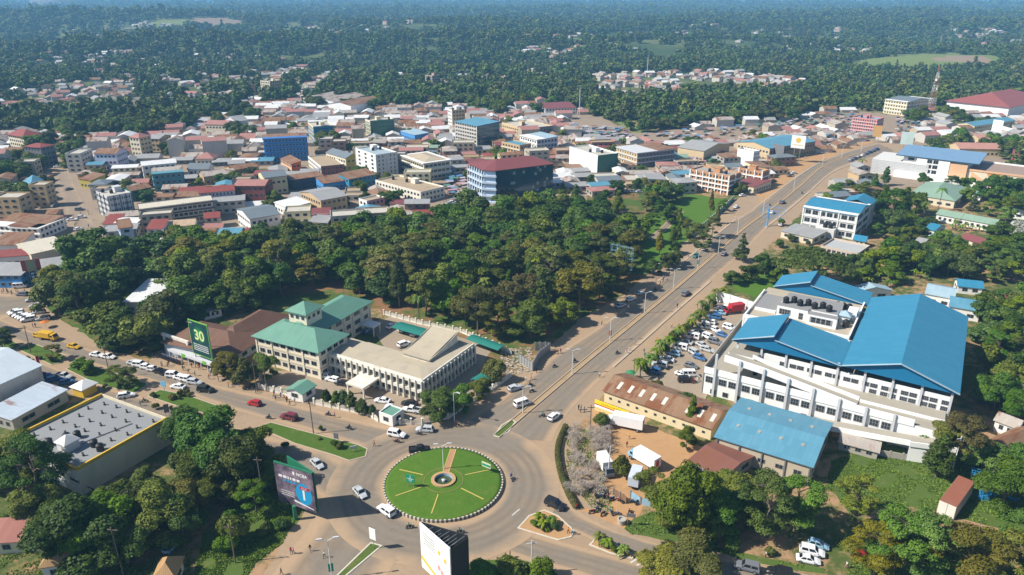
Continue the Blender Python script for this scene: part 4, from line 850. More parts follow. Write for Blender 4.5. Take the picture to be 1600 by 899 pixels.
T=[('apartment_block','grey unfinished four storey block with a red roof by the left street',(37,229),(63,231),10,12,'hip',DGREY,TINRED,dict(storeys=4,rh=1.6)),('apartment_block','cream four storey block under a wide dark red hipped roof',(20,209),(36,214),(60,209),10,'hip',CREAM,TINRED,dict(storeys=4,rh=3.5,over=0.8)),('hall','white walled hall with a steep blue gable roof by the left street',(36,294),(65,291),20,5,'gable',WHITE,TINBL2,dict(storeys=1,ridge='y',rh=2.5,cols=2)),('apartment_block','lavender white three storey block with a rusty roof',(147,240),(181,240),13,10.5,'gable',P_('lavender_white',(0.60,0.60,0.72)),TINRUST,dict(storeys=3,rh=2)),('terrace_block','grey balconied low wing beside the lavender block',(128,243),(147,246),9,7,'flat',LGREY,FLATC,dict(storeys=2)),('apartment_block','orange and cream four storey block with a pink roof',(204,214),(217,216),(233,212),12,'hip',TANL,TINPINK,dict(storeys=4,rh=2.5,front=CREAM)),('apartment_block','brown three storey block with a grey gable roof beside the pink roofed one',(233,215),(248,217),(260,211),9,'gable',TAN,TINGREY,dict(storeys=3,rh=1.5)),('shop_block','white block carrying a long bright white barrel roof',(222,259),(275,254),12,10,'gable',WHITE,TINWHITE,dict(storeys=3,rh=1.2)),('shop_block','teal painted three storey block with a half white half rusty roof',(238,273),(285,269),13,9.5,'mono',TEALP,TINRUST2,dict(storeys=3,rh=0.8,left=ORANGE,bands=(TEALP,0.5))),('corner_block','grey four storey corner block with pilasters and a pale cluttered roof',(140,300),(168,307),(208,302),11.5,'flat',LGREY,FLATC,dict(storeys=4,cols=6,rcols=9,pil=(DGREY,0.25))),('shop_row','green shop row with a rusty roof behind the grey corner block',(205,298),(236,292),9,6,'gable',GREENP,TINRUST,dict(storeys=2)),('long_block','long cream three storey block with dark balcony bands and pale roof',(220,329),(332,315),12,9,'gable',P_('long_cream',(0.62,0.58,0.48)),tin('cream_sheet',(0.58,0.53,0.42),0.2),dict(storeys=3,rh=1.4,cols=14,frac=0.8,bands=(P_('dark_band',(0.08,0.075,0.07)),0.6))),('shop_block','lavender pink three storey shop block with a red roof',(311,302),(366,297),12,9,'gable',LAV,TINRED,dict(storeys=3,rh=1.4,cols=9)),('shop_block','dark red three storey shop block with a pink roof',(366,290),(413,290),13,10,'gable',DRED,TINPINK,dict(storeys=3,rh=1.6,left=PEACH)),('shop_block','cream yellow block with a broad slate grey gable roof',(413,278),(448,274),15,9.5,'gable',YELC,TINSLATE,dict(storeys=2,rh=1.6)),('shop_row','navy blue shop row with white sign boards',(456,281),(505,274),9,6,'mono',NAVY,TINRUST,dict(storeys=2,rh=0.6)),('shop_block','white gabled block with a blue grey roof at the edge of the park',(367,327),(390,342),(438,335),7.5,'gable',WHITE,TINSLATE,dict(storeys=2,rh=1.8,ridge='y')),('small_house','small cream house with a red and white patched roof',(319,341),(343,339),8,5.5,'gable',CREAM,TINRED,dict(storeys=2)),('row_house','white row house with a rust streaked roof at the park edge',(264,354),(304,351),8,5,'gable',WHITE,tin('orange_rust',(0.45,0.33,0.22),0.5,(0.28,0.13,0.06),0.6),dict(storeys=1,rh=1.6,left=PEACH)),('small_house','narrow white house with a dark red roof at the park edge',(229,358),(254,357),9,6,'mono',WHITE,TINRED,dict(storeys=2)),('tower_house','pale blue tall house with a rusty top by the big dark tree',(187,357),(207,354),8,9.5,'mono',LBLUE,TINRUST,dict(storeys=3)),('tin_house','low house with a flat red tin roof next to the pale blue tall house',(161,350),(184,349),10,5,'mono',WHITE,TINRED,dict(storeys=1)),('apartment_block','royal blue five storey apartment block with a rusty roof',(411,218),(478,215),13,14.5,'mono',BLUEP,TINRUST,dict(storeys=5,rh=0.8,cols=12,left=WHITE,bands=(P_('blue_band',(0.05,0.17,0.45)),0.5))),('shop_house','orange shop house with a bright orange front',(439,248),(455,257),(470,255),6,'mono',PEACH,TINRUST,dict(storeys=2,right=ORANGE)),('shop_block','white walled block with a rusty flat roof and red shopfront',(478,244),(501,260),(538,257),6,'flat',WHITE,FLATB,dict(storeys=2,right=DRED,clutter=False)),('shop_block','olive yellow fronted block with a slate blue gable roof',(517,237),(540,247),(558,242),8,'gable',CREAM,TINSLATE,dict(storeys=2,rh=2,right=OLIVE,ridge='x')),('tower_block','tall six storey block with blank white side and ribbed front painted in shade grey',(557,231),(587,242),(619,237),14.5,'flat',WHITE,P_('blue_grey_roof',(0.34,0.42,0.46)),dict(storeys=6,right=LGREY,cols=3,rcols=5,frac=0.3,bands=None,pil=(LGREY,0.2))),('shop_row','cyan blue shop front with a rusty roof below the tall white block',(545,280),(587,272),10,6,'mono',CYANP,TINRUST,dict(storeys=2)),('shop_row','low shop with a bright blue sign board over its front',(505,287),(545,281),10,4.5,'mono',BLUEP,TINRUST,dict(storeys=1)),('hall','tan hall with a pale grey gable roof and lean-to front',(471,299),(501,313),(541,305),7,'gable',TAN,TINGREY,dict(storeys=2,rh=1.8,ridge='y')),('shop_row','low shop row with a clean white sheet roof',(433,315),(450,325),(483,317),4.5,'mono',WHITE,TINWHITE,dict(storeys=1,rh=0.5)),('shop_house','white shop house with a pink front beside the park trees',(560,310),(573,314),(601,308),6,'flat',WHITE,FLATB,dict(storeys=2,right=PINKP,clutter=False)),('courtyard_block','white courtyard block with an open inner yard beside the market street',(601,278),(657,300),(682,288),6,'flat',FW,FLATB,dict(storeys=2)),('corner_block','cream banded corner block with a buff hipped roof at the market street',(628,243),(662,256),(703,250),10,'hip',CREAM,tin('buff_sheet',(0.42,0.35,0.25),0.4,(0.26,0.14,0.08),0.4),dict(storeys=3,rh=1.8,bands=(WHITE,0.7),frac=0.8)),('apartment_block','green fronted four storey apartment block with cream side',(569,186),(578,189),(616,186),12,'flat',CREAM,FLATC,dict(storeys=4,right=GREEN2,rcols=10,joined=True,bands=(GREEN2,0.25))),('apartment_block','teal blue fronted four storey block with cream side wall',(480,191),(489,198),(521,196),12,'flat',CREAM,FLATC,dict(storeys=4,right=CYANP,rcols=9,bands=(CYANP,0.3))),('tower_block','slim white sided tower block with a tan brick front',(696,170),(706,172),(728,171),14.5,'flat',WHITE,FLATC,dict(storeys=5,right=TAN)),('glass_tower','seven storey tower with concrete grid side and dark glass front under a blue roof',(717,189),(745,197),(775,191),17,'mono',P_('grid_concrete',(0.50,0.47,0.42)),TINBL2,dict(storeys=7,right=flat('dark_curtain_wall',(0.014,0.04,0.055),0.1,0,0.6),cols=9,rcols=9,frac=0.75,rh=0.8,rglass=GLASSB,frame=P_('grid_concrete',(0.50,0.47,0.42)))),('office_block','brown three storey block with a bright blue roof sheet',(789,220),(812,227),(825,223),9,'flat',TAN,TINBL2,dict(storeys=3,bands=(CREAM,0.5),clutter=False)),('shop_block','white walled block with pale roof and blue glazed front',(812,212),(839,219),(872,215),9.5,'mono',WHITE,TINLB,dict(storeys=3,right=P_('pale_blue_front',(0.40,0.48,0.56)),bands=(WHITE,0.4),rh=0.8)),('warehouse_block','plain bright white sided block with a dark green front',(891,229),(934,243),(965,239),11,'flat',WH2,FLATC,dict(storeys=4,right=GREENP,cols=0,rcols=8,frac=0.5)),('shop_block','tan sided three storey block with rusty roofs and dark front',(965,230),(996,240),(1053,233),9,'mono',TANL,TINRUST,dict(storeys=3,right=DGREY,rh=0.6,bands=(LGREY,0.5),frac=0.35)),('market_hall','broad tan market hall with a grey gable roof',(1062,229),(1100,236),(1136,224),7,'gable',TANL,TINGREY,dict(storeys=1,rh=2.5)),('market_hall','long tan market hall with a bright turquoise blue roof',(1150,222),(1203,232),(1277,221),8.5,'gable',TANL,TINBL2,dict(storeys=2,rh=2.2,ridge='y',right=P_('stone_front',(0.28,0.22,0.15)))),('shop_block','boxy white four storey block with lettering on its side',(1149,233),(1178,237),(1193,236),11,'flat',WH2,FLATC,dict(storeys=4,cols=0,rcols=3,frac=0.4)),('office_block','white banded four storey block with orange brick panels by the park fence',(1080,264),(1140,275),(1157,269),10.5,'flat',BRICK,P_('grey_cast_roof',(0.36,0.33,0.28)),dict(storeys=4,cols=12,rcols=5,frac=0.55,bands=(WH2,0.55),pil=(WH2,0.5))),('office_block','white banded block with brick panels nearer the market',(1158,261),(1192,268),(1198,264),9,'flat',BRICK,FLATC,dict(storeys=3,cols=7,rcols=3,bands=(WH2,0.5),pil=(WH2,0.45))),('shop_row','low shop with a maroon roof between the two brick panelled blocks',(1150,285),(1178,292),(1200,282),4,'mono',CREAM,TINMAROON,dict(storeys=1,rh=0.5)),('hotel','pink five storey hotel with white balconies',(1328,184),(1371,187),(1393,185),12,'flat',PINKP,P_('blue_roof_clutter',(0.25,0.35,0.45)),dict(storeys=5,cols=10,rcols=5,bands=(P_('pink_white',(0.66,0.45,0.42)),0.4))),('hotel','yellow cream four storey hotel with a grey roof behind the mast',(1389,155),(1418,160),(1450,154),12,'gable',YELC,TINSLATE,dict(storeys=4,rh=2,cols=8,rcols=8,bands=(WHITE,0.3))),('warehouse','huge white warehouse under a wide dark red hipped roof',(1480,158),(1577,168),(1640,154),9,'hip',WH2,tin('brick_red_sheet',(0.27,0.085,0.075),0.05),dict(storeys=1,rh=8,over=1.5,cols=0,rcols=0)),('warehouse','long red roofed warehouse wing left of the huge one',(1455,157),(1472,160),(1506,152),6,'gable',WH2,tin('brick_red_sheet',(0.27,0.085,0.075),0.05),dict(storeys=1,rh=3,cols=0,rcols=0,ridge='y')),('school_block','row of salmon roofed classrooms beyond the white mall',(1468,225),(1500,232),(1572,236),5,'gable',TANL,SALM,dict(storeys=1,rh=2.5,ridge='y')),('school_block','second salmon roofed classroom wing behind the first',(1500,212),(1530,217),(1560,220),5,'gable',TANL,SALM,dict(storeys=1,rh=2,ridge='y')),('shop_block','red brick three storey block at the right edge behind the mall',(1590,232),(1625,240),(1660,228),9,'flat',DRED,FLATC,dict(storeys=3)),('open_hall','open sided hall with a blue roof beside a white billboard',(1505,192),(1523,197),(1572,186),7,'gable',YELC,TINBL2,dict(storeys=2,ridge='y',rh=1.6)),('warehouse','white triple gabled warehouse with rusty roofs below the forest',(480,151),(500,154),(530,146),7,'gable',WH2,TINRUST2,dict(storeys=1,rh=2.2,ridge='y',cols=0,rcols=0)),('warehouse','middle bay of the white warehouses with rusty roof',(501,154),(522,159),(556,148),7,'gable',WH2,TINRUST2,dict(storeys=1,rh=2.2,ridge='y',cols=0,rcols=0)),('warehouse','near bay of the white warehouses with brown roof',(524,160),(548,165),(588,154),7,'gable',WH2,TINRUST,dict(storeys=1,rh=2.2,ridge='y',cols=0,rcols=0)),('long_hall','long maroon roofed hall with blue windows below the forest',(834,161),(852,170),(900,168),6,'gable',WHITE,TINMAROON,dict(storeys=2,rh=2.5,ridge='y')),('warehouse','beige flat roofed warehouse with a ribbed parapet',(786,191),(824,201),(862,196),8,'flat',TANL,FLATC,dict(storeys=2,right=DGREY)),('apartment_block','isolated tall unfinished concrete apartment block at the forest edge',(662,117),(675,118),(689,117),17,'flat',P_('raw_block',(0.42,0.33,0.25)),FLATC,dict(storeys=6,frac=0.7)),('hotel','white six storey hotel on the far side of the old town',(404,126),(421,127),(441,125),16,'flat',CREAM,FLATC,dict(storeys=6,right=TAN)),('apartment_block','pinkish four storey block beside the far white hotel',(366,132),(378,134),(398,132),11,'gable',PINKP,TINLB,dict(storeys=4)),('covered_market','blue edged u shaped market roof in the town middle',(622,205),(648,211),(672,209),5,'mono',BLUEP,TINLB,dict(storeys=1,rh=0.4)),('house','large house with a pink gable roof and dormers by a grassy plot',(323,193),(352,195),(362,190),8,'gable',CREAM,TINPINK,dict(storeys=2,rh=2)),('house','grey gabled tall house behind the pink roofed one',(352,186),(368,190),10,9,'gable',LGREY,TINGREY,dict(storeys=2,rh=3,ridge='y')),('hall','long pale green roofed shed at the edge of the tree belt',(80,191),(112,187),9,5,'mono',GREENP,TINGREEN2,dict(storeys=1,rh=1.2)),('shop_row','curving shop row with brown rusty roof and pink front at the left edge',(-20,352),(58,357),16,5,'mono',WHITE,TINRUST,dict(storeys=2,rh=1.0,bands=(WHITE,0.5))),('shop_row','corner shop row with brown roof turning up the left street',(60,358),(100,342),14,5,'mono',WHITE,TINRUST,dict(storeys=2,rh=1.0,bands=(WHITE,0.5))),('hall','hall with a cream flat sheet roof beside the junction',(48,397),(106,384),15,5.5,'mono',CREAM,tin('cream_roof',(0.55,0.50,0.40),0.25),dict(storeys=1,rh=0.6)),('shop_row','shop row with a rust brown roof next to the cream roofed hall',(-15,383),(30,382),12,4.5,'mono',WHITE,TINRUST,dict(storeys=1)),('shop_row','shop row with a red roof nearest the left junction',(-10,402),(46,398),9,4.5,'gable',WHITE,TINRED,dict(storeys=1,rh=1.3)),('shop_row','dark blue shop front facing the junction lot',(-30,430),(32,430),9,5,'mono',BLUEP,TINGREY,dict(storeys=2)),('shop_row','dark blue shop front between billboard and big trees',(58,424),(98,418),9,5,'mono',NAVY,TINGREY,dict(storeys=2)),('sign_shop','orange sign fronted shop by the left street',(123,279),(141,282),9,5,'mono',OLIVE,TINRUST,dict(storeys=1)),('house','cream bungalow with a pinkish hipped roof and small lawn',(305,248),(333,248),10,4,'hip',CREAM,TINPINK,dict(storeys=1,rh=3)),('house','white bungalow with a grey gable roof beside the cream one',(293,264),(325,264),9,4,'gable',WHITE,TINSLATE,dict(storeys=1,rh=2.5)),('long_shed','long shed with a speckled rusty roof in the town middle',(318,276),(368,270),12,5,'gable',TAN,TINRUST2,dict(storeys=1)),('long_shed','long shed with plain rusty roof beside the speckled one',(362,266),(404,260),11,5,'gable',TAN,TINRUST,dict(storeys=1)),('apartment_block','narrow cream four storey block with stairs on its front',(318,218),(327,222),(340,219),9,'flat',CREAM,FLATC,dict(storeys=4)),]  # six storey tower: right face grey is shade put into the wall colour
for nm,lab,A,B,C,h,roof,wall,roofm,kw in T:
 building(nm,lab,A,B,C,h,roof,wall,roofm,**kw)
def maroon_block():
 h=17;f=frame3((727,256),(762,268),(868,257),h);o,L,D,rz=f
 root=thing('office_block','five storey block with a maroon hipped roof, light blue balconies and dark glass flank','building',(o.x,o.y,0),rz);FOOT.append((o,L,D,rz,math.hypot(L,D)/2))
 l,d=L/2,D/2;c=4.5
 pts=[(-l,-d),(l-c,-d),(l,-d+c),(l,d),(-l,d)]
 mb=MB()
 for i in range(5):
  a,b=pts[i],pts[(i+1)%5];mi=1 if i in (2,) else 0
  mb.add([(*a,-0.3),(*b,-0.3),(*b,h),(*a,h)],mi)
 LB=P_('pale_blue_balcony',(0.50,0.60,0.72),dirt=0.15);mb.build('wall',[LB,flat('dark_curtain_wall',(0.014,0.04,0.055),0.1,0,0.6)],root)
 mb=MB();l2,d2=l+0.8,d+0.8;e=[(-l2,-d2,h),(l2-c,-d2,h),(l2,-d2+c,h),(l2,d2,h),(-l2,d2,h)]
 r0,r1=(0,-d2+l2,h+3.2),(0,d2-l2,h+3.2)
 for fc in ([e[0],e[1],r0],[e[1],e[2],r0],[e[2],e[3],r1,r0],[e[3],e[4],r1],[e[4],e[0],r0,r1]):mb.add(fc)
 mb.prism([(p[0],p[1]) for p in e],h-0.3,h-0.01);mb.build('roof',TINMAROON,root)
 st=h/5
 for s_ in range(6):
  mb=MB();q=[(-l-0.1,-d-1.1),(l-c+0.4,-d-1.1),(l+1.0,-d+c-0.4),(l+1.0,-d+c+0.1),(-l-0.1,-d+0.1)]
  mb.prism(q,s_*st-0.15 if s_ else 0,s_*st+0.75 if s_<5 else h-0.32);mb.build('balcony',LB,root) if s_<5 else None
 mb=MB()
 for i in range(7):x=-l+(L-c)*i/6;mb.box(x-0.2,x+0.2,-d-1.2,-d-0.9,0,h-0.4)
 mb.build('column',LB,root)
 mb=MB()
 for s_ in range(5):
  for i in range(6):
   x=-l+(L-c)*(i+0.5)/6;mb.add([(x-1.1,-d-0.03,s_*st+0.8),(x+1.1,-d-0.03,s_*st+0.8),(x+1.1,-d-0.03,s_*st+2.7),(x-1.1,-d-0.03,s_*st+2.7)])
 o_=mb.build('windows',GLASS,root);o_['kind']='stuff'
 X,W=face_xf('right',L,D)
 mb=MB();rr=random.Random(3)
 for s_ in range(10):
  for i in range(24):
   y=-d+c+(D-c)*(i+0.5)/24;z=s_*st/2
   mb.add([(l+0.03,y-0.75,z+0.12),(l+0.03,y+0.75,z+0.12),(l+0.03,y+0.75,z+1.58),(l+0.03,y-0.75,z+1.58)],0 if rr.random()>0.07 else 1)
 o_=mb.build('glazing',[GLASSB,flat('pale_blind',(0.25,0.32,0.33),0.3)],root);o_['kind']='stuff'  # a few random panes take a paler blind colour
maroon_block()
def mall():
 h=13;f=frame3((1400,240),(1528,254),(1546,242),h);o,L,D,rz=f;D=26
 ey=Vector((-math.sin(rz),math.cos(rz),0));o=G(1528,254,h)-Vector((math.cos(rz),math.sin(rz),0))*L/2+ey*D/2;o.z=0
 root=thing('shopping_mall','white shopping mall with blue metal roof, glazed stair bay and painted peach wing','building',(o.x,o.y,0),rz);FOOT.append((o,L+40,D+6,rz,L*0.8))
 l,d=L/2,D/2
 box_part('wall',WH2,root,-l+4,l-4,-d+1,d,-0.3,h-0.5);mb=MB();mb.slab([(-l,-d-1.5,h-0.6),(l+1,-d-1.5,h-0.6),(l+1,d,h+1.2),(-l,d,h+1.2)],0.5,0,1);mb.build('roof',[tin('steel_blue_sheet',(0.16,0.27,0.40),0.0),flat('dark_eave',(0.03,0.06,0.09),0.5)],root)
 box_part('clad_wing',P_('ribbed_white',(0.64,0.63,0.60)),root,-l-12,-l+18,-d-1.5,d-2,-0.3,8.5)
 for i in range(9):box_part('cladding_rib',LGREY,root,-l-12.1,-l+17.5,-d-1.68,-d-1.52,1.0+i*0.85,1.35+i*0.85)
 box_part('bay',WH2,root,l-30,l-13,-d-1.2,-d+0.98,-0.3,h-1.2)
 for s_ in range(4):
  for k in range(2):
   ob=obj('window',WIN2,None,root);ob.matrix_local=Matrix.Translation((l-23.2+k*3.1,-d-1.22,0.8+s_*2.9))@Matrix.Diagonal((2.7,1,2.2,1))
 box_part('base_wing',WH2,root,l-40,l+2,-d-4.5,-d-1.22,-0.3,3.4)
 box_part('peach_wing',PEACH,root,l-12.8,l-4.2,-d-1.0,-d+0.9,3.0,h-2.2)
 mb=MB();mb.box(l-3.9,l+40,-d+0.5,d+3,-0.3,8.2,0,1);mb.build('mural_wing',[P_('mural_cream',(0.70,0.62,0.45)),P_('brown_roof_felt',(0.33,0.24,0.19))],root)
 mb=MB()
 for a,b,c,mi in (((2,3.2),(9,3.2),(2,7.6),0),((12,3.2),(20,3.2),(16,7.8),1),((9,7.9),(16,7.9),(12,3.6),2),((22,3.2),(30,3.2),(30,7.6),0)):
  mb.add([(l-4+a[0],-d+0.46,a[1]),(l-4+b[0],-d+0.46,b[1]),(l-4+c[0],-d+0.46,c[1])],mi)
 mb.build('mural',[PEACH,P_('mural_yellow',(0.72,0.42,0.02)),P_('mural_orange',(0.60,0.28,0.10))],root)
 for b in ((l-4,l+40,-d+0.2,-d+0.48,7.9,8.9),(l-4,l+40,d+3,d+3.3,7.9,9.0)):box_part('parapet',PEACH if b[2]<0 else WH2,root,*b)
 for i in range(6):
  ob=obj('window',WIN2,None,root);ob.matrix_local=Matrix.Translation((-l+8+i*4,-d+0.98,9.6))@Matrix.Diagonal((3.4,1,1.6,1))
mall()
Bo=building('office_block','four storey white framed office with an l shaped bright blue roof beside the avenue',(1257,323),(1340,337),(1357,320),11,'gable',P_('office_white',(0.66,0.66,0.64)),TINBLUE,storeys=3,cols=7,rcols=5,rh=2.0,frac=0.82,wh=2.0,bands=(WHITE,0.3),pil=(WHITE,0.35),joined=False,glass=None,z0=0.9)
root,L,D,rz,o=Bo
mb=MB();gable_roof(mb,11,12,11,2.0,0.6,'y');r_=mb.build('roof',TINBLUEX,root);r_.location=(L/2-5.5,D/2+5.5,0.02);box_part('rear_wing',WHITE,root,L/2-11,L/2,D/2+0.02,D/2+11.5,-0.3,11)
for k in range(2):
 p=o+Matrix.Rotation(rz,3,'Z')@Vector((-0.5+2.3*k,-D/2-2.2,0));black_tank(Vector((p.x,p.y,4.1)),'large black water tank on the porch roof of the blue roofed office','tanks on the office porch',1.2)
box_part('porch_wing',P_('office_white',(0.66,0.66,0.64)),root,-4,4,-D/2-4.4,-D/2-0.4,-0.3,4.1)
building('unfinished_block','half built block with bare concrete floors and grey roof behind the spreading tree',(1285,382),(1341,396),(1353,382),7,'flat',P_('raw_plaster',(0.55,0.45,0.36)),P_('grey_screed',(0.42,0.43,0.42)),storeys=3,cols=7,rcols=3,frac=0.75,bands=(CONC,0.5),clutter=False)
building('depot_shed','low grey roofed shed beside the blue lattice sign by the avenue',(1222,360),(1270,372),(1290,362),3.2,'mono',CREAM,TINGREY,storeys=1,cols=3,rcols=2,rh=0.4)
building('club_house','green hipped roof hall behind the palms',(1425,300),(1492,314),(1500,292),4,'hip',CREAM,TINGREEN2,storeys=1,cols=5,rcols=3,rh=3.5)
building('long_green_house','long low building with a pale green roof in the garden below the mall',(1464,334),(1500,341),8,3.5,'gable',WHITE,TINGREEN2,storeys=1,cols=4,rcols=2)
building('long_green_house','second long pale green roof running right toward the white blossom tree',(1496,340),(1555,351),8,3.5,'gable',WHITE,TINGREEN2,storeys=1,cols=6,rcols=2)
building('green_pavilion','small pavilion with a teal green roof by the mall lawn',(1517,302),(1533,305),6,3,'hip',WHITE,TINGREEN,storeys=1,cols=1,rcols=1,rh=1.5)
for lab,A,B,C,rm,wl,h in (('cottage with a vivid blue roof and cream gable in the gardens',(1455,370),(1470,376),(1487,366),TINBLUE,CREAM,3.2),('cottage with a second vivid blue roof just behind',(1448,356),(1460,360),(1473,352),TINBLUE,WHITE,3.2),('house with a plain grey roof hidden by garden trees',(1427,381),(1440,384),(1455,374),TINGREY,WHITE,3),('small cream house with a maroon roof under the right hand trees',(1503,371),(1533,380),6,TINMAROON,CREAM,3),('narrow hut with a pale blue roof in the garden trees',(1521,396),(1537,398),9,TINBL2,WHITE,3),('long hut row with pale sheet roof behind the hospital',(1315,449),(1340,455),(1403,460),TINLB,WHITE,3.5),('shed with pale grey roof behind the big blue roof',(1447,458),(1490,466),11,TINLB,WHITE,4),('shed with a faded blue gable roof behind the big blue roof',(1485,478),(1532,486),10,TINBL2,WHITE,4),('hut with bright blue tarpaulin roof at the back plot',(1498,446),(1536,450),6,TINBLUE,WHITE,3),('blue roofed kiosk row by the avenue office',(1334,374),(1352,377),5,TINBLUE,CREAM,3),('yellow sided hut beside the half built block',(1348,402),(1360,404),5,TINGREY,YELC,3),('white house with grey roof at the right edge above the plot',(1585,325),(1620,330),10,TINGREY,WHITE,5)):
 building('garden_house',lab,A,B,C,h,'gable',wl,rm,storeys=1,cols=2,rcols=2,rh=1.5,cat='house')
def mast(p,h,label):
 root=thing('radio_mast',label,'mast',p);RW=(flat('mast_white',(0.66,0.62,0.58),0.5),flat('mast_red',(0.42,0.20,0.15),0.5));n=16
 for s_ in range(8):
  mb=MB()
  for k in (2*s_,2*s_+1):
   z0,z1=h*k/n,h*(k+1)/n;w0,w1=2.8*(1-0.86*k/n),2.8*(1-0.86*(k+1)/n)
   c0=[(sx*w0,sy*w0,z0) for sx,sy in ((-1,-1),(1,-1),(1,1),(-1,1))];c1=[(sx*w1,sy*w1,z1) for sx,sy in ((-1,-1),(1,-1),(1,1),(-1,1))]
   for i in range(4):
    j=(i+1)%4;mb.tube(c0[i],c1[i],0.10,n=4,caps=False);mb.tube(c0[i],c1[j],0.06,n=4,caps=False);mb.tube(c0[j],c1[i],0.06,n=4,caps=False);mb.tube(c1[i],c1[j],0.06,n=4,caps=False)
  mb.build('mast_section',RW[s_%2] if s_ else RW[0],root)
 for k in range(5):
  mb=MB();a=k*1.3;mb.lathe(0,0,[(0.1,0),(0.9,0.3),(0.9,0.5)],10);ob=mb.build('dish',WHITE,root);ob.location=(1.2*math.cos(a),1.2*math.sin(a),h*(0.55+0.06*k));ob.rotation_euler=(0,math.pi/2,a)
 mb=MB();mb.tube((0,0,h),(0,0,h+4),0.08);mb.build('antenna',STEEL,root)
mast(G(1452,182),42,'tall red and white lattice radio mast behind the market')
def thin_mast(p,h,label):
 root=thing('floodlight_mast',label,'mast',p);mb=MB();mb.tube((0,0,0),(0,0,h),0.35,0.2,8);mb.build('pole',POLE,root);mb=MB();mb.box(-1.2,1.2,-0.5,0.5,h,h+0.7);mb.build('lamp_head',STEEL,root)
thin_mast(G(905,184),26,'tall floodlight mast beside the bus park');thin_mast(G(1011,118),24,'tall slim mast above the hillside settlement');thin_mast(G(1467,80),30,'distant slim mast beyond the green field')
# ---------------------------------------------------------------- the many small tin roofed houses
roofs=[('rusty brown',TINRUST,9),('streaked rusty',TINRUST2,8),('grey',TINGREY,6),('bare tin',TINWHITE,3),('red',TINRED,1),('faded red',TINPINK,2),('pale blue',TINLB,1),('blue',TINBL2,1),('maroon',TINMAROON,2),('pale green',TINGREEN2,1),('slate',TINSLATE,2)]
DW=P_('dirty_white_wall',(0.50,0.47,0.42),dirt=0.7);DC=P_('dirty_cream_wall',(0.42,0.36,0.26),dirt=0.7)
walls=[('white',DW),('cream',DC),('tan',TAN),('grey',DGREY),('concrete',CONC),('concrete',CONC),('brick',P_('brick_wall',(0.27,0.15,0.10),dirt=0.6)),('yellow',YELC)]
rp_=[r for r in roofs for _ in range(r[2])]
def protected(p):
 for ln,wd in ((STREETS[0],9),(STREETS[1],10),(STREETS[2],17),(STREETS[3],6),(STREETS[4],6),(STREETS[5],6)):
  for a,b in zip(ln,ln[1:]):
   t=max(0,min(1,(p-a).dot(b-a)/(b-a).length_squared));q=a+(b-a)*t
   if (p-q).length<wd+1:return True
 return any(inpoly(p.x,p.y,z) for z in NOBUILD)
STREETS=[gp([(75,228),(85,250),(96,275),(107,300),(118,335),(130,372),(130,420)]),gp([(700,345),(708,318),(685,283),(656,260),(600,246)]),gp(MED),gp([(140,325),(300,318),(420,308),(560,292),(700,300)]),gp([(200,262),(420,262),(560,262),(640,258)]),gp([(540,300),(500,262),(470,232),(440,200)])]
NOBUILD=[gp([(1000,214),(1060,224),(1150,218),(1200,206),(1330,200),(1330,176),(1180,196),(1060,204)]),gp([(885,182),(960,180),(1010,200),(1080,200),(1060,225),(1000,222),(900,215)]),gp([(1330,175),(1440,170),(1440,215),(1330,215)]),PARK,gp([(360,178),(395,176),(400,192),(370,196)]),gp([(1370,225),(1700,225),(1700,330),(1370,330)])]
cnt=0;groups={}
def small_house(p,ang,L,D,h,rr,where,stor=1):
 rn,rm,_=rr.choice(rp_);wn,wl=rr.choice(walls)
 kind=rr.random();rf='gable' if kind<0.55 else ('mono' if kind<0.8 else ('hip' if kind<0.9 else 'flat'))
 if rf=='flat' and stor<3:rm,rn=rr.choice(((FLATC,'pale flat'),(FLATB,'buff flat')))
 sz=('low','two storey','three storey','four storey')[stor-1]
 if stor>2:rf,rm,rn='flat',FLATC,'pale flat'
 lab='%s %s walled house with %s %s roof %s'%(sz,wn,rn,{'gable':'gable','mono':'sloping','hip':'hipped','flat':'concrete'}[rf],where)
 building('house',lab,None,None,None,h,rf,wl,rm,cat='house',storeys=stor,group='small houses '+where,world=(p,L,D,ang),rh=rr.uniform(0.6,1.4) if rf!='mono' else 0.4,ridge='x' if L>D else 'y',joined=True,clutter=False,cols=max(1,int(L/3.2)),rcols=max(1,int(D/3.5)),winfaces=('front','right','left'))
rr=random.Random(11);NH=0
ang0=math.radians(9)
pts=[]
for gy in range(0,66):
 for gx in range(-64,64):
  p=Vector((gx*11.8,300+gy*10.8,0));c,s=math.cos(ang0),math.sin(ang0);p=Vector((p.x*c-(p.y-450)*s,450+p.x*s+(p.y-450)*c,0))+Vector((rr.uniform(-2.5,2.5),rr.uniform(-2.5,2.5),0))
  if inpoly(p.x,p.y,TOWN) and abs(p.x)<p.y*0.74 and not protected(p):pts.append(p)
pts.sort(key=lambda p:p.length)
rest=[]
for p in pts:
 if taken(p,4.6):continue
 L,D=rr.uniform(8,16),rr.uniform(7,11)
 if rr.random()<0.08:continue
 stor=rr.choices((1,2,3,4),(64,18,12,6) if p.x<20 and p.length<560 else (85,15,0,0))[0]
 a=ang0+rr.choice((0,0,math.pi/2))+rr.uniform(-0.16,0.16)
 if NH<225:
  small_house(p,a,L,D,2.9*stor+rr.uniform(-0.3,0.6),rr,'in the old town' if p.x<60 else 'in the market quarter',stor);NH+=1
 else :rest.append((p,a,L,D,3.0*stor));FOOT.append((p,L,D,a,math.hypot(L,D)/2))
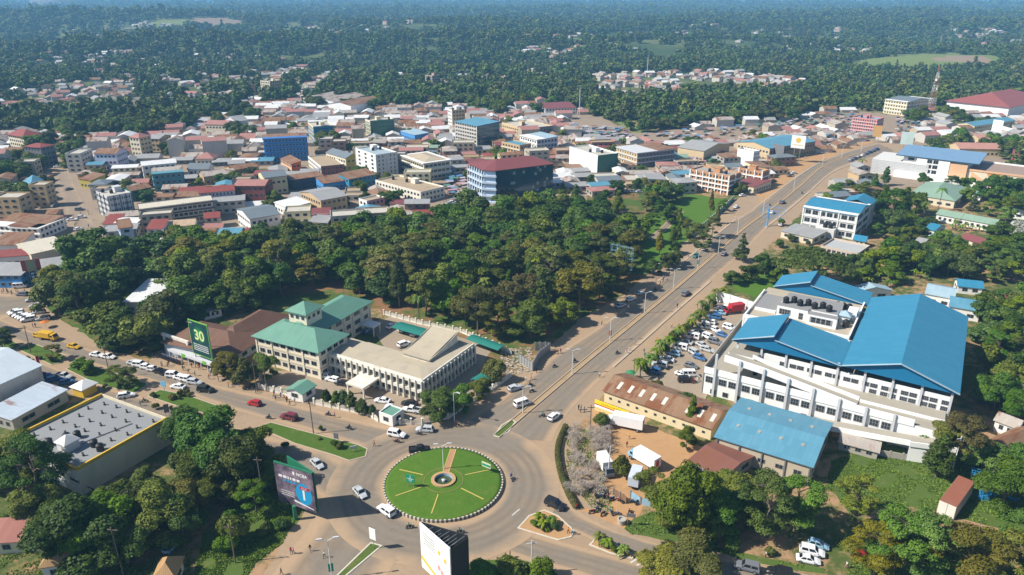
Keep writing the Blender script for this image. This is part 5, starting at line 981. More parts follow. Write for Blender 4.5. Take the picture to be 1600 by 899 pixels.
for poly,num in ((SETTLE[0],620),(SETTLE[1],480),(SETTLE[2],40)):
 xs=[q.x for q in poly];ys=[q.y for q in poly];k=0
 while k<num:
  p=Vector((rr.uniform(min(xs),max(xs)),rr.uniform(min(ys),max(ys)),0));k+=1
  if inpoly(p.x,p.y,poly) and noise.noise(p*0.012)>-0.05:rest.append((p,rr.uniform(0,3.14),rr.uniform(7,14),rr.uniform(6,10),rr.choice((3,3,3.5,6))))
for k in range(1150):
 py=rr.choice((rr.uniform(26,60),rr.uniform(60,125),rr.uniform(80,135)));p=GT(rr.uniform(-100,1700) if py<80 else rr.uniform(-100,900),py)
 if noise.noise(Vector((p.x/260,p.y/260,4)))>0.02 and not inpoly(p.x,p.y,TOWN):rest.append((p,rr.uniform(0,3.14),rr.uniform(8,16),rr.uniform(7,11),3.5))
for cx,cy,n,sx,sy in ((1525,60,22,60,7),(1560,70,16,50,6),(1330,85,16,45,4),(1240,62,10,60,4),(880,60,10,50,4),(1090,58,12,60,3),(620,35,10,50,3),(210,40,12,60,6),(1440,75,9,60,3),(830,78,6,20,6),(1110,42,5,50,3),(1215,130,16,25,6)):
 for k in range(n):rest.append((GT(cx+rr.gauss(0,sx*.5),cy+rr.gauss(0,sy*.5)),rr.uniform(0,3.14),rr.uniform(10,20),rr.uniform(8,13),rr.choice((3.5,4,7))))
mb=MB();DR=[TINRUST2,TINRUST,TINGREY,TINRUST2,TINPINK,TINWHITE,DW,DC]
CLEAR=[]
for p,a,L,D,h in rest:
 c,s=math.cos(a),math.sin(a);z=terrain(p.x,p.y)-0.4;f=lambda x,y,zz:(p.x+x*c-y*s,p.y+x*s+y*c,z+zz)
 l,d=L/2,D/2;wi=rr.choice((6,6,7));ri=rr.randrange(0,6);rh=1.6;CLEAR.append((p.x,p.y,max(l,d)))
 for q in (((-l,-d),(l,-d)),((l,-d),(l,d)),((l,d),(-l,d)),((-l,d),(-l,-d))):mb.add([f(*q[0],0),f(*q[1],0),f(*q[1],h),f(*q[0],h)],wi)
 mb.add([f(l,-d,h),f(l,d,h),f(l,0,h+rh)],wi);mb.add([f(-l,d,h),f(-l,-d,h),f(-l,0,h+rh)],wi)
 mb.add([f(-l-.4,-d-.4,h-.2),f(l+.4,-d-.4,h-.2),f(l+.4,0,h+rh+.1),f(-l-.4,0,h+rh+.1)],ri);mb.add([f(-l-.4,0,h+rh+.1),f(l+.4,0,h+rh+.1),f(l+.4,d+.4,h-.2),f(-l-.4,d+.4,h-.2)],ri)
o=mb.build('distant_houses',DR);tag(o,'mass of small distant houses scattered over the far town and hills','houses',None,'stuff')
STC=[('green',(0.10,0.24,0.17)),('pale',(0.55,0.53,0.50)),('rust',(0.24,0.13,0.08)),('pink',(0.45,0.25,0.28)),('blue',(0.10,0.26,0.45)),('grey',(0.32,0.31,0.30)),('lilac',(0.46,0.42,0.52))]
ns=0
for zone,n,where in (([(1000,212),(1060,222),(1180,210),(1330,190),(1330,178),(1180,198),(1060,206)],90,'in the open market behind the turquoise hall'),([(1200,258),(1245,236),(1320,222),(1370,214),(1370,206),(1290,222),(1215,240)],55,'along the avenue below the turquoise hall'),([(1260,206),(1340,192),(1340,215),(1290,216)],40,'beside the pink hotel'),([(1400,182),(1500,186),(1500,208),(1400,206)],40,'under the radio mast'),([(885,196),(985,205),(990,222),(900,224)],40,'at the bus park'),([(690,262),(728,285),(728,312),(700,305)],22,'along the market street'),([(1060,245),(1150,240),(1150,262),(1085,258)],20,'behind the brick panelled block')):
 poly=gp(zone);xs=[q.x for q in poly];ys=[q.y for q in poly];k=0;tries=0
 while k<n and tries<4000:
  tries+=1;p=Vector((rr.uniform(min(xs),max(xs)),rr.uniform(min(ys),max(ys)),0))
  if not inpoly(p.x,p.y,poly) or taken(p,2.4):continue
  cn,cc=rr.choice(STC);m=paint('stall_'+cn,cc,0.8,0.4);a=rr.uniform(-0.3,0.3)+0.6;L,D=rr.uniform(3,5.5),rr.uniform(2.4,3.6);h=rr.uniform(2.1,2.7)
  root=thing('market_stall','stall with %s roof sheet %s'%(cn,where),'stall',p,a,'stalls '+where)
  b2=MB();b2.slab([(-L/2,-D/2,h-.25),(L/2,-D/2,h-.25),(L/2,0,h+.25),(-L/2,0,h+.25)],.05);b2.slab([(-L/2,0,h+.25),(L/2,0,h+.25),(L/2,D/2,h-.25),(-L/2,D/2,h-.25)],.05);b2.build('roof',m,root)
  b2=MB();b2.box(-L/2+.15,L/2-.15,-D/2+.15,-D/2+1.1,0,0.85)
  for sx in (-1,1):b2.tube((sx*(L/2-.2),-D/2+.4,0.8),(sx*(L/2-.2),-D/2+.4,h-.1),0.06,n=4)
  b2.build('stand',WOODP,root);FOOT.append((p,L,D,a,2.6));k+=1
# ---------------------------------------------------------------- vegetation
def leaf_mat(name,c0,c1,trans=0.25):
 m,n,l,p=newmat(name);p.inputs['Roughness'].default_value=0.6;p.inputs['Specular IOR Level'].default_value=0.25
 oi=n.new('ShaderNodeObjectInfo');a=n.new('ShaderNodeAttribute');a.attribute_name='tone'
 c=mixc(n,l,a.outputs['Fac'],c0,c1)
 hs=n.new('ShaderNodeHueSaturation');l.new(c,hs.inputs['Color'])
 l.new(mathn(n,l,'MULTIPLY_ADD',oi.outputs['Random'],0.07,0.462),hs.inputs['Hue']);l.new(mathn(n,l,'MULTIPLY_ADD',mathn(n,l,'FRACT',mathn(n,l,'MULTIPLY',oi.outputs['Random'],7.13)),0.65,0.72),hs.inputs['Value'])
 l.new(mathn(n,l,'MULTIPLY_ADD',mathn(n,l,'FRACT',mathn(n,l,'MULTIPLY',oi.outputs['Random'],3.7)),0.25,0.88),hs.inputs['Saturation'])
 l.new(hs.outputs[0],p.inputs['Base Color'])
 t=n.new('ShaderNodeBsdfTranslucent');l.new(hs.outputs[0],t.inputs[0]);mx=n.new('ShaderNodeMixShader');mx.inputs[0].default_value=trans
 l.new(p.outputs[0],mx.inputs[1]);l.new(t.outputs[0],mx.inputs[2]);l.new(mx.outputs[0],n['Material Output'].inputs[0])
 return m
LF={'broad':leaf_mat('broad_leaves',(0.050,0.092,0.008),(0.150,0.215,0.020)),'dark':leaf_mat('dark_leaves',(0.034,0.070,0.008),(0.105,0.160,0.018)),'olive':leaf_mat('olive_leaves',(0.090,0.105,0.012),(0.215,0.210,0.030)),'light':leaf_mat('light_leaves',(0.075,0.130,0.010),(0.190,0.260,0.024)),'far':leaf_mat('far_leaves',(0.036,0.070,0.013),(0.130,0.175,0.030),0.15)}
BARK=paint('bark',(0.16,0.12,0.085),0.9,0.5,scale=1.5);BARKP=paint('pale_bark',(0.36,0.31,0.25),0.9,0.5,scale=1.5)
def quads_mesh(name,C,N,size,tone,rng,aspect=1.0):
 """many small leaf faces: centres C, normals N, half sizes"""
 n=len(C);N=N/(np.linalg.norm(N,axis=1,keepdims=True)+1e-9)
 ref=rng.normal(size=(n,3));U=np.cross(N,ref);U/=(np.linalg.norm(U,axis=1,keepdims=True)+1e-9);V=np.cross(N,U)
 s=size[:,None];U=U*s;V=V*s*aspect
 bend=N*s*0.35
 P=np.stack([C-U-V*0.35-bend,C-U*0.2-V,C+U-V*0.2-bend,C+U*0.35+V*0.8],1).reshape(-1,3)
 me=bpy.data.meshes.new(name);me.vertices.add(4*n);me.vertices.foreach_set('co',P.astype(np.float32).ravel());me.loops.add(4*n);me.loops.foreach_set('vertex_index',np.arange(4*n,dtype=np.int32))
 me.polygons.add(n);me.polygons.foreach_set('loop_start',np.arange(0,4*n,4,dtype=np.int32));me.polygons.foreach_set('loop_total',np.full(n,4,dtype=np.int32));me.update(calc_edges=True)
 me.attributes.new('tone','FLOAT','POINT').data.foreach_set('value',np.repeat(tone,4).astype(np.float32))
 return me
def crown(seed,lobes,per,leaf,jitter=0.22,flat_=1.0):
 """lobes: (x,y,z,rx,ry,rz) in crown units; leaf faces spread in the outer shell of each lobe"""
 rng=np.random.default_rng(seed);Cs,Ns,Ts,Ss=[],[],[],[]
 for (x,y,z,rx,ry,rz) in lobes:
  k=int(per*(rx*ry+rx*rz+ry*rz));d=rng.normal(size=(k,3));d/=np.linalg.norm(d,axis=1,keepdims=True);d[:,2]=np.where(d[:,2]<-0.35,-d[:,2]*rng.uniform(0.2,1,k),d[:,2])
  r=1-np.abs(rng.normal(0,jitter,k));bumps=1+0.13*np.sin(d[:,0]*5+seed)*np.cos(d[:,1]*6+x)+0.10*np.sin(d[:,2]*9+y*3)
  p=d*np.array([rx,ry,rz])*(r*bumps)[:,None]
  Cs.append(p+np.array([x,y,z]));nn=d*np.array([1/rx,1/ry,1/rz]);nn/=np.linalg.norm(nn,axis=1,keepdims=True)
  Ns.append(nn+rng.normal(0,0.38,(k,3))+np.array([0,0,0.2]));Ts.append(np.clip(rng.normal(0.45+rng.uniform(-.22,.22),0.15,k),0,1));Ss.append(leaf*rng.uniform(0.55,1.25,k))
 return quads_mesh('crown',np.concatenate(Cs),np.concatenate(Ns),np.concatenate(Ss),np.concatenate(Ts),rng)
def lobes_for(kind,seed):
 r=random.Random(seed);L=[]
 if kind=='broad':
  for i in range(r.randint(14,20)):
   a=i*2.4+r.uniform(-.5,.5);q=0.36*math.sqrt(r.random());s=r.uniform(0.085,0.20);L.append((q*math.cos(a),q*math.sin(a),r.uniform(0.34,0.88)-q*0.55,s*r.uniform(.9,1.3),s*r.uniform(.9,1.3),s*r.uniform(.75,1.0)))
  L.append((r.uniform(-.06,.06),r.uniform(-.06,.06),r.uniform(.52,.64),r.uniform(.16,.24),r.uniform(.16,.24),r.uniform(.16,.22)))
 elif kind=='tall':
  n=r.randint(9,12)
  for i in range(n):
   t=i/(n-1);a=i*2.4;q=0.13*(1-t*0.75)*r.uniform(.5,1.2);s=0.15*(1-0.55*t)*r.uniform(.8,1.2);L.append((q*math.cos(a),q*math.sin(a),0.24+0.68*t,s,s,s*1.25))
 elif kind=='feather':
  for i in range(r.randint(18,24)):
   a=i*2.4;t=r.random();q=(0.08+0.26*math.sin(math.pi*min(1,t*0.85+0.12)))*r.uniform(.6,1.15);s=r.uniform(0.06,0.115);L.append((q*math.cos(a),q*math.sin(a),0.25+0.68*t,s*1.4,s*1.4,s*.75))
 elif kind=='umbrella':
  for i in range(26):
   a=i*2.4;q=0.62*math.sqrt((i+.5)/26);s=r.uniform(0.14,0.2);L.append((q*math.cos(a),q*math.sin(a),0.80-0.55*q*q+r.uniform(-.05,.05),s,s,s*.62))
 elif kind=='conifer':
  for i in range(13):
   t=i/12;a=i*2.4;q=0.17*(1-t);s=0.135*(1-.72*t);L.append((q*math.cos(a),q*math.sin(a),0.14+0.8*t,s*1.2,s*1.2,s*.9))
 elif kind=='shrub':
  for i in range(7):
   a=i*2.4;q=r.uniform(.1,.35);s=r.uniform(.25,.4);L.append((q*math.cos(a),q*math.sin(a),r.uniform(.3,.62),s,s,s))
 return L
def trunk(seed,kind):
 r=random.Random(seed);mb=MB();top={'broad':0.55,'tall':0.9,'feather':0.85,'umbrella':0.45,'conifer':0.95,'shrub':0.4}[kind];r0={'broad':0.030,'tall':0.020,'feather':0.018,'umbrella':0.045,'conifer':0.022,'shrub':0.03}[kind]
 pts=[Vector((0,0,-0.01))];K=5
 for i in range(1,K+1):pts.append(Vector((r.uniform(-.02,.02),r.uniform(-.02,.02),top*i/K)))
 for i in range(K):mb.tube(pts[i],pts[i+1],r0*(1-.75*i/K),r0*(1-.75*(i+1)/K),6,caps=False)
 for i in range(9 if kind in ('feather','umbrella','broad') else 4):
  t=r.uniform(0.45,0.98);p=Vector((0,0,top*t));a=i*2.4;q={'umbrella':0.5,'broad':0.26,'feather':0.24}.get(kind,0.12);e=p+Vector((q*math.cos(a),q*math.sin(a),{'umbrella':.28,'broad':.22}.get(kind,0.10)))
  mid=p.lerp(e,.5)+Vector((0,0,.03));mb.tube(p,mid,r0*.45,r0*.3,5,caps=False);mb.tube(mid,e,r0*.3,r0*.1,5,caps=False)
 return mb.mesh('trunk')
CROWN,TRUNK={},{}
for kind,per,leaf in (('broad',5200,0.030),('tall',9500,0.020),('feather',9000,0.020),('umbrella',3600,0.026),('conifer',9000,0.020),('shrub',900,0.075)):
 for k in range(4 if kind in ('broad','tall','feather') else 2):
  CROWN[kind,k]=crown(100+k*7+len(kind),lobes_for(kind,40+k*3+len(kind)),per,leaf);TRUNK[kind,k]=trunk(60+k,kind)
for kind,per,leaf in (('broad',15000,0.0175),('feather',17000,0.0125),('umbrella',9000,0.016),('shrub',2600,0.045)):
 for k in range(3 if kind in ('broad','feather') else 2):CROWN['near_'+kind,k]=crown(500+k*7+len(kind),lobes_for(kind,140+k*3+len(kind)),per,leaf)
NT=0
def tree(p,h,kind,leaf,label,group=None,wide=1.0,name='tree',pale=False,rng=R,cat='tree'):
 global NT;NT+=1
 k=rng.randrange(4 if (kind,3) in CROWN else 2);z=terrain(p.x,p.y)
 root=thing(name,label,cat,(p.x,p.y,z),rng.uniform(0,6.28),group);s=(h*wide,h*wide,h)
 cw=CROWN[kind,k]
 if p.length<215 and ('near_'+kind,0) in CROWN:cw=CROWN['near_'+kind,k%(3 if ('near_'+kind,2) in CROWN else 2)]
 for nm,me,mt in (('trunk',TRUNK[kind,k],BARKP if pale else BARK),('crown',cw,LF[leaf])):
  if not me.materials:me.materials.append(mt)
  o=bpy.data.objects.new(nm,me);COL.objects.link(o);o.parent=root;o.scale=s
  slot_mat(o,0,mt)
 return root
def palm_parts(seed,n=16,ln=1.0,droop=0.9):
 r=random.Random(seed);mb=MB();tone=[]
 for i in range(n):
  a=i*2.4+r.uniform(-.2,.2);el=r.uniform(0.1,1.25);K=7;prev=None;d=Vector((math.cos(a),math.sin(a),0));side=Vector((-d.y,d.x,0))
  for k in range(K+1):
   t=k/K;q=d*(ln*t*math.cos(el*(1-.2*t)))+Vector((0,0,ln*(t*math.sin(el)-droop*t*t)));w_=ln*0.17*math.sin(math.pi*(0.12+0.86*t));cur=(q+side*w_-Vector((0,0,w_*.5)),q,q-side*w_-Vector((0,0,w_*.5)))
   if prev:mb.add([prev[0],prev[1],cur[1],cur[0]]);mb.add([prev[1],prev[2],cur[2],cur[1]]);tone+=[r.random()]*8
   prev=cur
 me=mb.mesh('crown');me.attributes.new('tone','FLOAT','POINT').data.foreach_set('value',tone);return me
PALMC=[palm_parts(s) for s in (1,2,3)];BANC=[palm_parts(s+5,9,1.0,0.75) for s in (1,2)]
def palm(p,h,r,label,group=None,name='palm',leaf='light',banana=False):
 root=thing(name,label,'palm' if not banana else 'banana plant',(p.x,p.y,0),R.uniform(0,6),group)
 mb=MB();a,b=R.uniform(-.2,.2),R.uniform(-.2,.2)
 mb.tube((0,0,0),(a,b,h*.5),0.22,0.17,7,caps=False);mb.tube((a,b,h*.5),(a*1.5,b*1.5,h),0.17,0.14,7);mb.build('trunk',BARK,root)
 me=R.choice(BANC if banana else PALMC)
 if not me.materials:me.materials.append(LF[leaf])
 o=bpy.data.objects.new('crown',me);COL.objects.link(o);o.parent=root;o.location=(a*1.5,b*1.5,h);o.scale=(r,r,r);slot_mat(o,0,LF[leaf])
ROADLINES=[(cr(gp(MED),3),14)]
def on_road(p,extra=0):
 for ln,wd in ROADLINES:
  for q in ln:
   if (p-q).length<wd+extra:return True
 return False
# ---- the park wood: scattered, densest in the middle
rt=random.Random(21);placed=[];WOODX=[]
WOOD=gp([(72,482),(85,450),(130,425),(200,408),(300,396),(400,396),(480,388),(560,372),(650,360),(720,350),(800,342),(880,335),(930,345),(985,370),(1000,400),(985,435),(945,465),(890,498),(860,520),(800,545),(770,535),(690,500),(600,476),(520,455),(430,462),(395,476),(345,486),(300,500),(268,528),(240,556),(200,560),(150,540),(100,522),(80,505)])
xs=[q.x for q in WOOD];ys=[q.y for q in WOOD];tries=0
LOWZ=gp([(180,468),(285,462),(300,520),(180,525)])
KINDS=[('broad','broad','mid green rounded tree in the park wood'),('broad','dark','dark green rounded tree in the park wood'),('tall','dark','tall narrow dark tree in the park wood'),('feather','olive','loose olive tree in the park wood'),('broad','light','bright green rounded tree in the park wood'),('tall','broad','tall narrow mid green tree in the park wood'),('feather','broad','loose mid green tree in the park wood')]
while len(placed)<190 and tries<9000:
 tries+=1;p=Vector((rt.uniform(min(xs),max(xs)),rt.uniform(min(ys),max(ys)),0))
 if not inpoly(p.x,p.y,WOOD) or taken(p,3.0):continue
 dmin=6.6
 if any((p-q).length<dmin for q in placed):continue
 placed.append(p);kd,lf,lab=rt.choices(KINDS,(5,4,2,4,4,2,3))[0]
 if p.x>-40 and rt.random()<0.25:kd,lf,lab=KINDS[3]
 h=rt.uniform(10,16) if kd=='broad' else rt.uniform(11,18)
 if inpoly(p.x,p.y,LOWZ):h*=0.42
 if p.length>292:WOODX.append((p,h));continue
 tree(p,h,kd,lf,lab,'trees of the park wood',rt.uniform(1.05,1.4) if kd=='broad' else rt.uniform(.9,1.2),rng=rt,pale=kd=='tall')
# ---- single trees: (px, py of the foot, height, kind, leaf, width, label)
ST=[(1158,408,12,'conifer','dark',1.1,'dark pointed tree beside the avenue opposite the lattice sign'),(1172,440,8,'broad','dark',1.2,'low dark tree at the edge of the hospital lawn'),(1145,445,6.5,'broad','broad',1.2,'small rounded tree at the lawn corner beside the avenue'),(1195,430,9,'broad','dark',1.1,'dark tree between lawn and spreading tree'),(1268,448,15,'umbrella','dark',1.25,'huge spreading umbrella shaped tree behind the hospital'),(1215,445,7,'broad','broad',1.1,'small leafy tree by the hospital roof corner'),(1325,425,9,'broad','dark',1.0,'dark tree below the half built block'),(1345,440,7,'broad','light',1.1,'light green tree behind the hospital back roof'),(1375,345,17,'tall','dark',1.2,'tall dark tree in the clump between office and mall'),(1390,352,18,'feather','dark',1.0,'tall open dark tree in the clump between office and mall'),(1408,344,16,'tall','dark',1.2,'tall dark tree of the clump nearest the green hipped hall'),(1360,338,14,'broad','dark',.9,'rounded dark tree in the clump between office and mall'),(1395,365,13,'broad','dark',.9,'rounded dark tree below the clump beside the blue cottages'),(1430,335,13,'broad','dark',.9,'rounded dark tree standing by the tall palms'),(1305,305,8,'broad','light',1.3,'bright leafy tree by the avenue above the office'),(1325,300,8,'broad','light',1.3,'bright leafy tree between the avenue trees and the mall wall'),(1345,306,9,'broad','broad',1.2,'rounded tree behind the office roof'),(1290,318,6,'broad','light',1.3,'small bright tree beside the office roof corner'),(1365,300,10,'tall','dark',1.2,'slim dark tree in front of the mall wall'),(1382,290,11,'tall','broad',1.1,'slim grey green tree in front of the mall wall'),(1370,425,12,'broad','light',1.1,'large light green tree right of the half built block'),(1395,415,13,'broad','light',1.1,'large yellow green tree above the hospital back roof'),(1425,425,11,'broad','broad',1.1,'rounded tree in the hospital back garden'),(1450,430,10,'broad','dark',1.1,'dark rounded tree in the hospital back garden'),(1475,425,11,'broad','light',1.0,'light green tree beside the narrow blue hut'),(1505,415,11,'broad','broad',1.1,'rounded tree beside the narrow blue hut'),(1545,312,14,'broad','dark',1.3,'big dark tree right of the mural wing'),(1578,315,15,'broad','dark',1.3,'big dark tree at the right edge below the mural wing'),(1600,340,12,'broad','dark',1.2,'dark tree at the right edge beside the blossom tree'),(1520,330,9,'conifer','dark',1.2,'dark pointed tree beside the teal pavilion'),(1555,390,13,'feather','broad',1.2,'open crowned tree above the green plot'),(1585,400,12,'broad','dark',1.1,'dark tree at the right edge above the green plot'),(1535,410,11,'tall','broad',1.2,'slim tree beside the green plot'),(1570,425,10,'broad','broad',1.1,'rounded tree at the top of the green plot'),(1545,540,10,'broad','broad',1.2,'rounded tree beside the hospital flank'),(1565,520,10,'broad','light',1.1,'light green tree beside the hospital flank'),(1590,510,11,'broad','broad',1.1,'tall rounded tree at the edge right of the hospital'),(1540,575,8,'shrub','light',.8,'bushy light shrub in the dark lane right of the hospital'),(1580,560,9,'broad','dark',1.1,'dark tree in the lane right of the hospital'),(1605,600,10,'broad','dark',1.1,'dark tree at the edge by the gabled house'),(1068,838,18,'broad','dark',.85,'towering dark tree over the motorcycle yard'),(1040,815,10,'broad','broad',.9,'dark tree beside the white lorry in the yard'),(1108,830,11,'broad','broad',1.1,'dark rounded tree right of the towering one'),(1150,800,11,'broad','broad',1.1,'rounded tree in front of the maroon lean-to'),(1195,838,14,'feather','broad',1.1,'open dark tree in front of the blue shed'),(1240,830,13,'feather','light',1.1,'open grey green tree at the blue shed corner'),(1335,806,10,'feather','light',1.1,'feathery tree standing in the meadow'),(1395,903,15,'feather','light',.95,'big feathery light green tree in front of the meadow'),(1436,908,15,'feather','light',.95,'second big feathery tree in front of the meadow'),(1365,900,12,'feather','olive',1.1,'olive feathery tree by the red fence'),(1500,930,15,'feather','olive',1.1,'olive feathery tree at the bottom right'),(1550,930,14,'feather','olive',1.1,'olive feathery tree at the bottom right corner'),(1600,900,14,'feather','broad',1.1,'feathery tree at the right corner'),(1465,900,10,'feather','broad',1.1,'small feathery tree left of the corner trees'),(1495,725,13,'feather','olive',1.0,'tall pale stemmed tree beside the ramp foot'),(1462,745,11,'tall','dark',1.4,'dark tree with a thick stem in the meadow'),(1478,712,10,'broad','olive',1.0,'olive tree hiding the ramp foot'),(1440,705,5,'shrub','light',.9,'round bush beside the lower ramp'),(1562,800,13,'broad','broad',1.0,'tree with a bare stem among the blue frames'),(1595,770,13,'broad','dark',1.0,'dark tree at the right edge among the blue frames'),(1535,735,9,'broad','light',1.0,'light tree in front of the rusty farm house'),(335,740,17,'broad','dark',1.2,'massive dark tree beside the supermarket wall'),(370,765,15,'broad','dark',1.1,'dark tree right of the massive one'),(300,705,12,'broad','dark',1.1,'dark tree behind the massive one by the service road'),(395,720,10,'broad','dark',1.0,'dark tree overhanging the service road'),(255,838,12,'broad','broad',1.2,'rounded tree below the supermarket wall'),(285,842,10,'broad','dark',1.1,'dark rounded tree below the supermarket wall'),(135,878,14,'broad','dark',1.3,'large dark tree behind the rusty cottage'),(165,862,13,'broad','broad',1.2,'large tree leaning over the rusty cottage'),(100,850,10,'broad','dark',1.1,'dark tree left of the rusty cottage'),(68,790,17,'feather','dark',.9,'thin tall tree in front of the yellow parapet'),(40,770,15,'feather','broad',.9,'thin tall tree in front of the store front'),(20,760,10,'broad','dark',1.1,'dark tree at the left edge below the store'),(370,845,7,'shrub','broad',.7,'leafy bush around the wooden power pole'),(355,860,4,'shrub','light',1.0,'low bush on the grassy bank'),(330,790,8,'broad','broad',1.1,'small tree on the bank above the road'),(300,800,9,'broad','olive',1.1,'olive tree on the bank'),(400,800,8,'feather','broad',1.1,'open tree behind the dark billboard'),(200,880,11,'broad','dark',1.1,'dark tree right of the rusty cottage'),(85,563,5,'feather','olive',1.3,'small twiggy tree on the first grass island'),(132,583,5,'broad','light',1.4,'bushy tree on the second grass island'),(185,602,6,'feather','dark',1.3,'open bushy tree on the second grass island'),(205,605,6,'feather','broad',1.2,'feathery tree at the tip of the second grass island'),(5,545,7,'feather','broad',1.3,'open tree on the left hand verge'),(362,595,9,'feather','olive',1.1,'olive tree in front of the tiled hall'),(385,605,9,'tall','olive',1.5,'drooping tree in front of the tiled hall'),(415,596,9,'broad','light',.9,'light green tree in front of the bank office'),(350,590,7,'broad','olive',1.0,'olive bush tree by the shop front'),(690,652,9,'broad','broad',1.2,'leafy tree at the corner of the bank annex'),(715,645,8,'broad','broad',1.1,'second leafy tree at the corner of the bank annex'),(675,655,6,'broad','dark',1.1,'low dark tree inside the bank fence'),(772,598,6.5,'shrub','olive',.85,'round olive bush inside the avenue fence'),(745,622,6,'broad','light',1.2,'light bushy tree inside the avenue fence'),(1072,700,6,'broad','broad',.9,'small round tree in front of the long cream shed'),(1080,668,9,'tall','dark',.9,'slim dark tree growing by the long shed wall'),(1068,640,6,'broad','dark',.9,'small dark tree behind the long shed roof'),(940,668,4,'shrub','broad',.9,'green bush at the corner of the yellow wall'),(1015,775,7,'feather','broad',1.2,'open tree between the white lorries'),(975,745,5,'shrub','olive',.8,'olive bush beside the parked white lorry'),(1022,612,4,'shrub','broad',.9,'green bush behind the long shed in the car park'),(1030,398,11,'tall','olive',.8,'slender olive tree on the park lawn'),(1112,372,10,'feather','olive',1.0,'drooping olive tree near the park fence'),(1085,385,11,'feather','olive',1.1,'wide olive tree near the park fence'),(1098,392,8,'feather','broad',1.1,'low olive tree by the avenue end of the park lawn'),(1045,420,8,'broad','dark',1.0,'dark tree at the lower end of the park lawn'),(1020,430,7,'broad','broad',1.0,'bushy tree behind the park fence corner'),(1110,335,12,'tall','olive',.6,'slim tree in front of the brick panelled block'),(1120,350,9,'tall','olive',.7,'slim olive tree by the park fence'),(1130,330,6,'feather','broad',1.2,'low bushy tree behind the park fence'),(1020,320,11,'broad','broad',1.1,'rounded tree at the top of the park lawn'),(1040,318,12,'broad','dark',1.1,'dark rounded tree at the top of the park lawn'),(1010,330,10,'feather','olive',1.0,'open tree at the top of the park lawn'),(1055,312,10,'broad','broad',1.0,'second rounded tree at the top of the park lawn'),(965,335,12,'tall','broad',1.2,'tall tree at the town edge of the park'),(940,330,12,'broad','dark',1.0,'dark tree at the town edge of the park'),(900,325,12,'tall','dark',1.2,'tall dark tree beside the glass flank'),(880,335,13,'feather','olive',1.0,'brownish open tree beside the glass flank'),(1070,905,9,'broad','olive',1.5,'wide olive tree at the bottom edge beside the road'),(1040,915,8,'broad','olive',1.4,'olive tree at the bottom edge'),(800,905,5,'shrub','broad',1.1,'dark bush beside the white billboard'),(760,905,4,'shrub','light',1.2,'light bush beside the white billboard'),(845,905,4.5,'shrub','light',1.0,'light bush at the bottom edge by the road'),(395,410,13,'broad','light',1.1,'bright tree at the upper edge of the wood'),(152,436,22,'broad','dark',1.15,'giant dark tree towering over the junction end of the wood'),(185,430,17,'broad','dark',1.1,'large dark tree beside the giant one'),(120,445,15,'tall','broad',1.4,'tall drooping tree left of the giant one'),(22,318,13,'broad','dark',1.4,'wide dark tree beside the blue gabled hall'),(40,322,12,'broad','dark',1.4,'wide dark tree in front of the blue gabled hall'),(12,285,12,'broad','dark',1.3,'dark tree behind the blue gabled hall'),(45,275,11,'broad','dark',1.2,'dark tree between blue hall and street'),(75,292,8,'broad','broad',1.1,'small tree along the left street'),(285,485,13,'broad','dark',1.1,'dark tree rising behind the left end of the tiled hall'),(312,474,14,'broad','dark',1.1,'big dark tree behind the little white hut'),(340,468,15,'broad','dark',1.0,'tall dark tree right of the little white hut'),(365,474,13,'broad','broad',1.1,'rounded tree behind the grey roofed house'),(390,470,15,'broad','dark',1.0,'dark tree behind the bank stair tower'),(415,465,15,'tall','dark',1.2,'tall slim tree behind the bank stair tower'),(440,460,15,'broad','dark',1.0,'dark tree beyond the green bank roofs'),(255,510,12,'broad','dark',1.1,'dark tree left of the hall entrance beam'),(300,497,11,'broad','dark',1.2,'dark tree shading the back of the side roof'),(352,488,11,'broad','dark',1.2,'dark tree against the back of the hall roofs'),(378,484,12,'broad','broad',1.2,'rounded tree at the back corner of the hall'),(405,472,13,'broad','dark',1.2,'dark tree by the far end of the hall ridge'),(250,540,10,'broad','dark',1.2,'dark tree beside the hall entrance beam'),(230,775,7,'broad','broad',1.1,'rounded tree under the supermarket corner'),(185,800,8,'broad','dark',1.1,'dark tree below the store front wall'),(425,765,9,'broad','dark',1.1,'dark tree left of the dark billboard'),(312,765,11,'broad','dark',1.1,'dark tree between bank and supermarket wall'),(215,840,11,'broad','dark',1.2,'dark tree over the shack with pale roof'),(60,815,9,'broad','broad',1.2,'rounded tree above the rusty row house')]
for px,py,h,kd,lf,wd,lab in ST:
 if lab:tree(G(px,py),h,kd,lf,lab,wide=wd,name='tree' if kd!='shrub' else 'bush',cat='tree' if kd!='shrub' else 'bush')
for zone,n,where in (([(1320,432),(1430,380),(1560,380),(1600,400),(1600,440),(1540,455),(1420,440),(1340,446)],26,'in the gardens behind the hospital'),([(1535,470),(1610,470),(1620,700),(1560,690),(1535,600)],16,'along the lane right of the hospital'),([(1360,372),(1440,350),(1470,372),(1400,385)],8,'around the blue cottages'),([(1350,340),(1430,300),(1500,320),(1560,350),(1600,365),(1600,300),(1540,298),(1440,288)],15,'in the gardens below the mall')):
 poly=gp(zone);xs=[q.x for q in poly];ys=[q.y for q in poly];k=0;t=0;pl=[]
 while k<n and t<2000:
  t+=1;p=Vector((R.uniform(min(xs),max(xs)),R.uniform(min(ys),max(ys)),0))
  if not inpoly(p.x,p.y,poly) or taken(p,2) or any((p-q).length<5 for q in pl):continue
  pl.append(p);k+=1;kd,lf,lab=R.choice((('broad','dark','dark rounded tree'),('broad','broad','mid green rounded tree'),('feather','broad','loose open tree'),('broad','light','light green rounded tree')))
  tree(p,R.uniform(7,11),kd,lf,lab+' '+where,'trees '+where,1.1)
BLS=leaf_mat('white_blossom',(0.20,0.22,0.16),(0.55,0.55,0.50));LF['blossom']=BLS
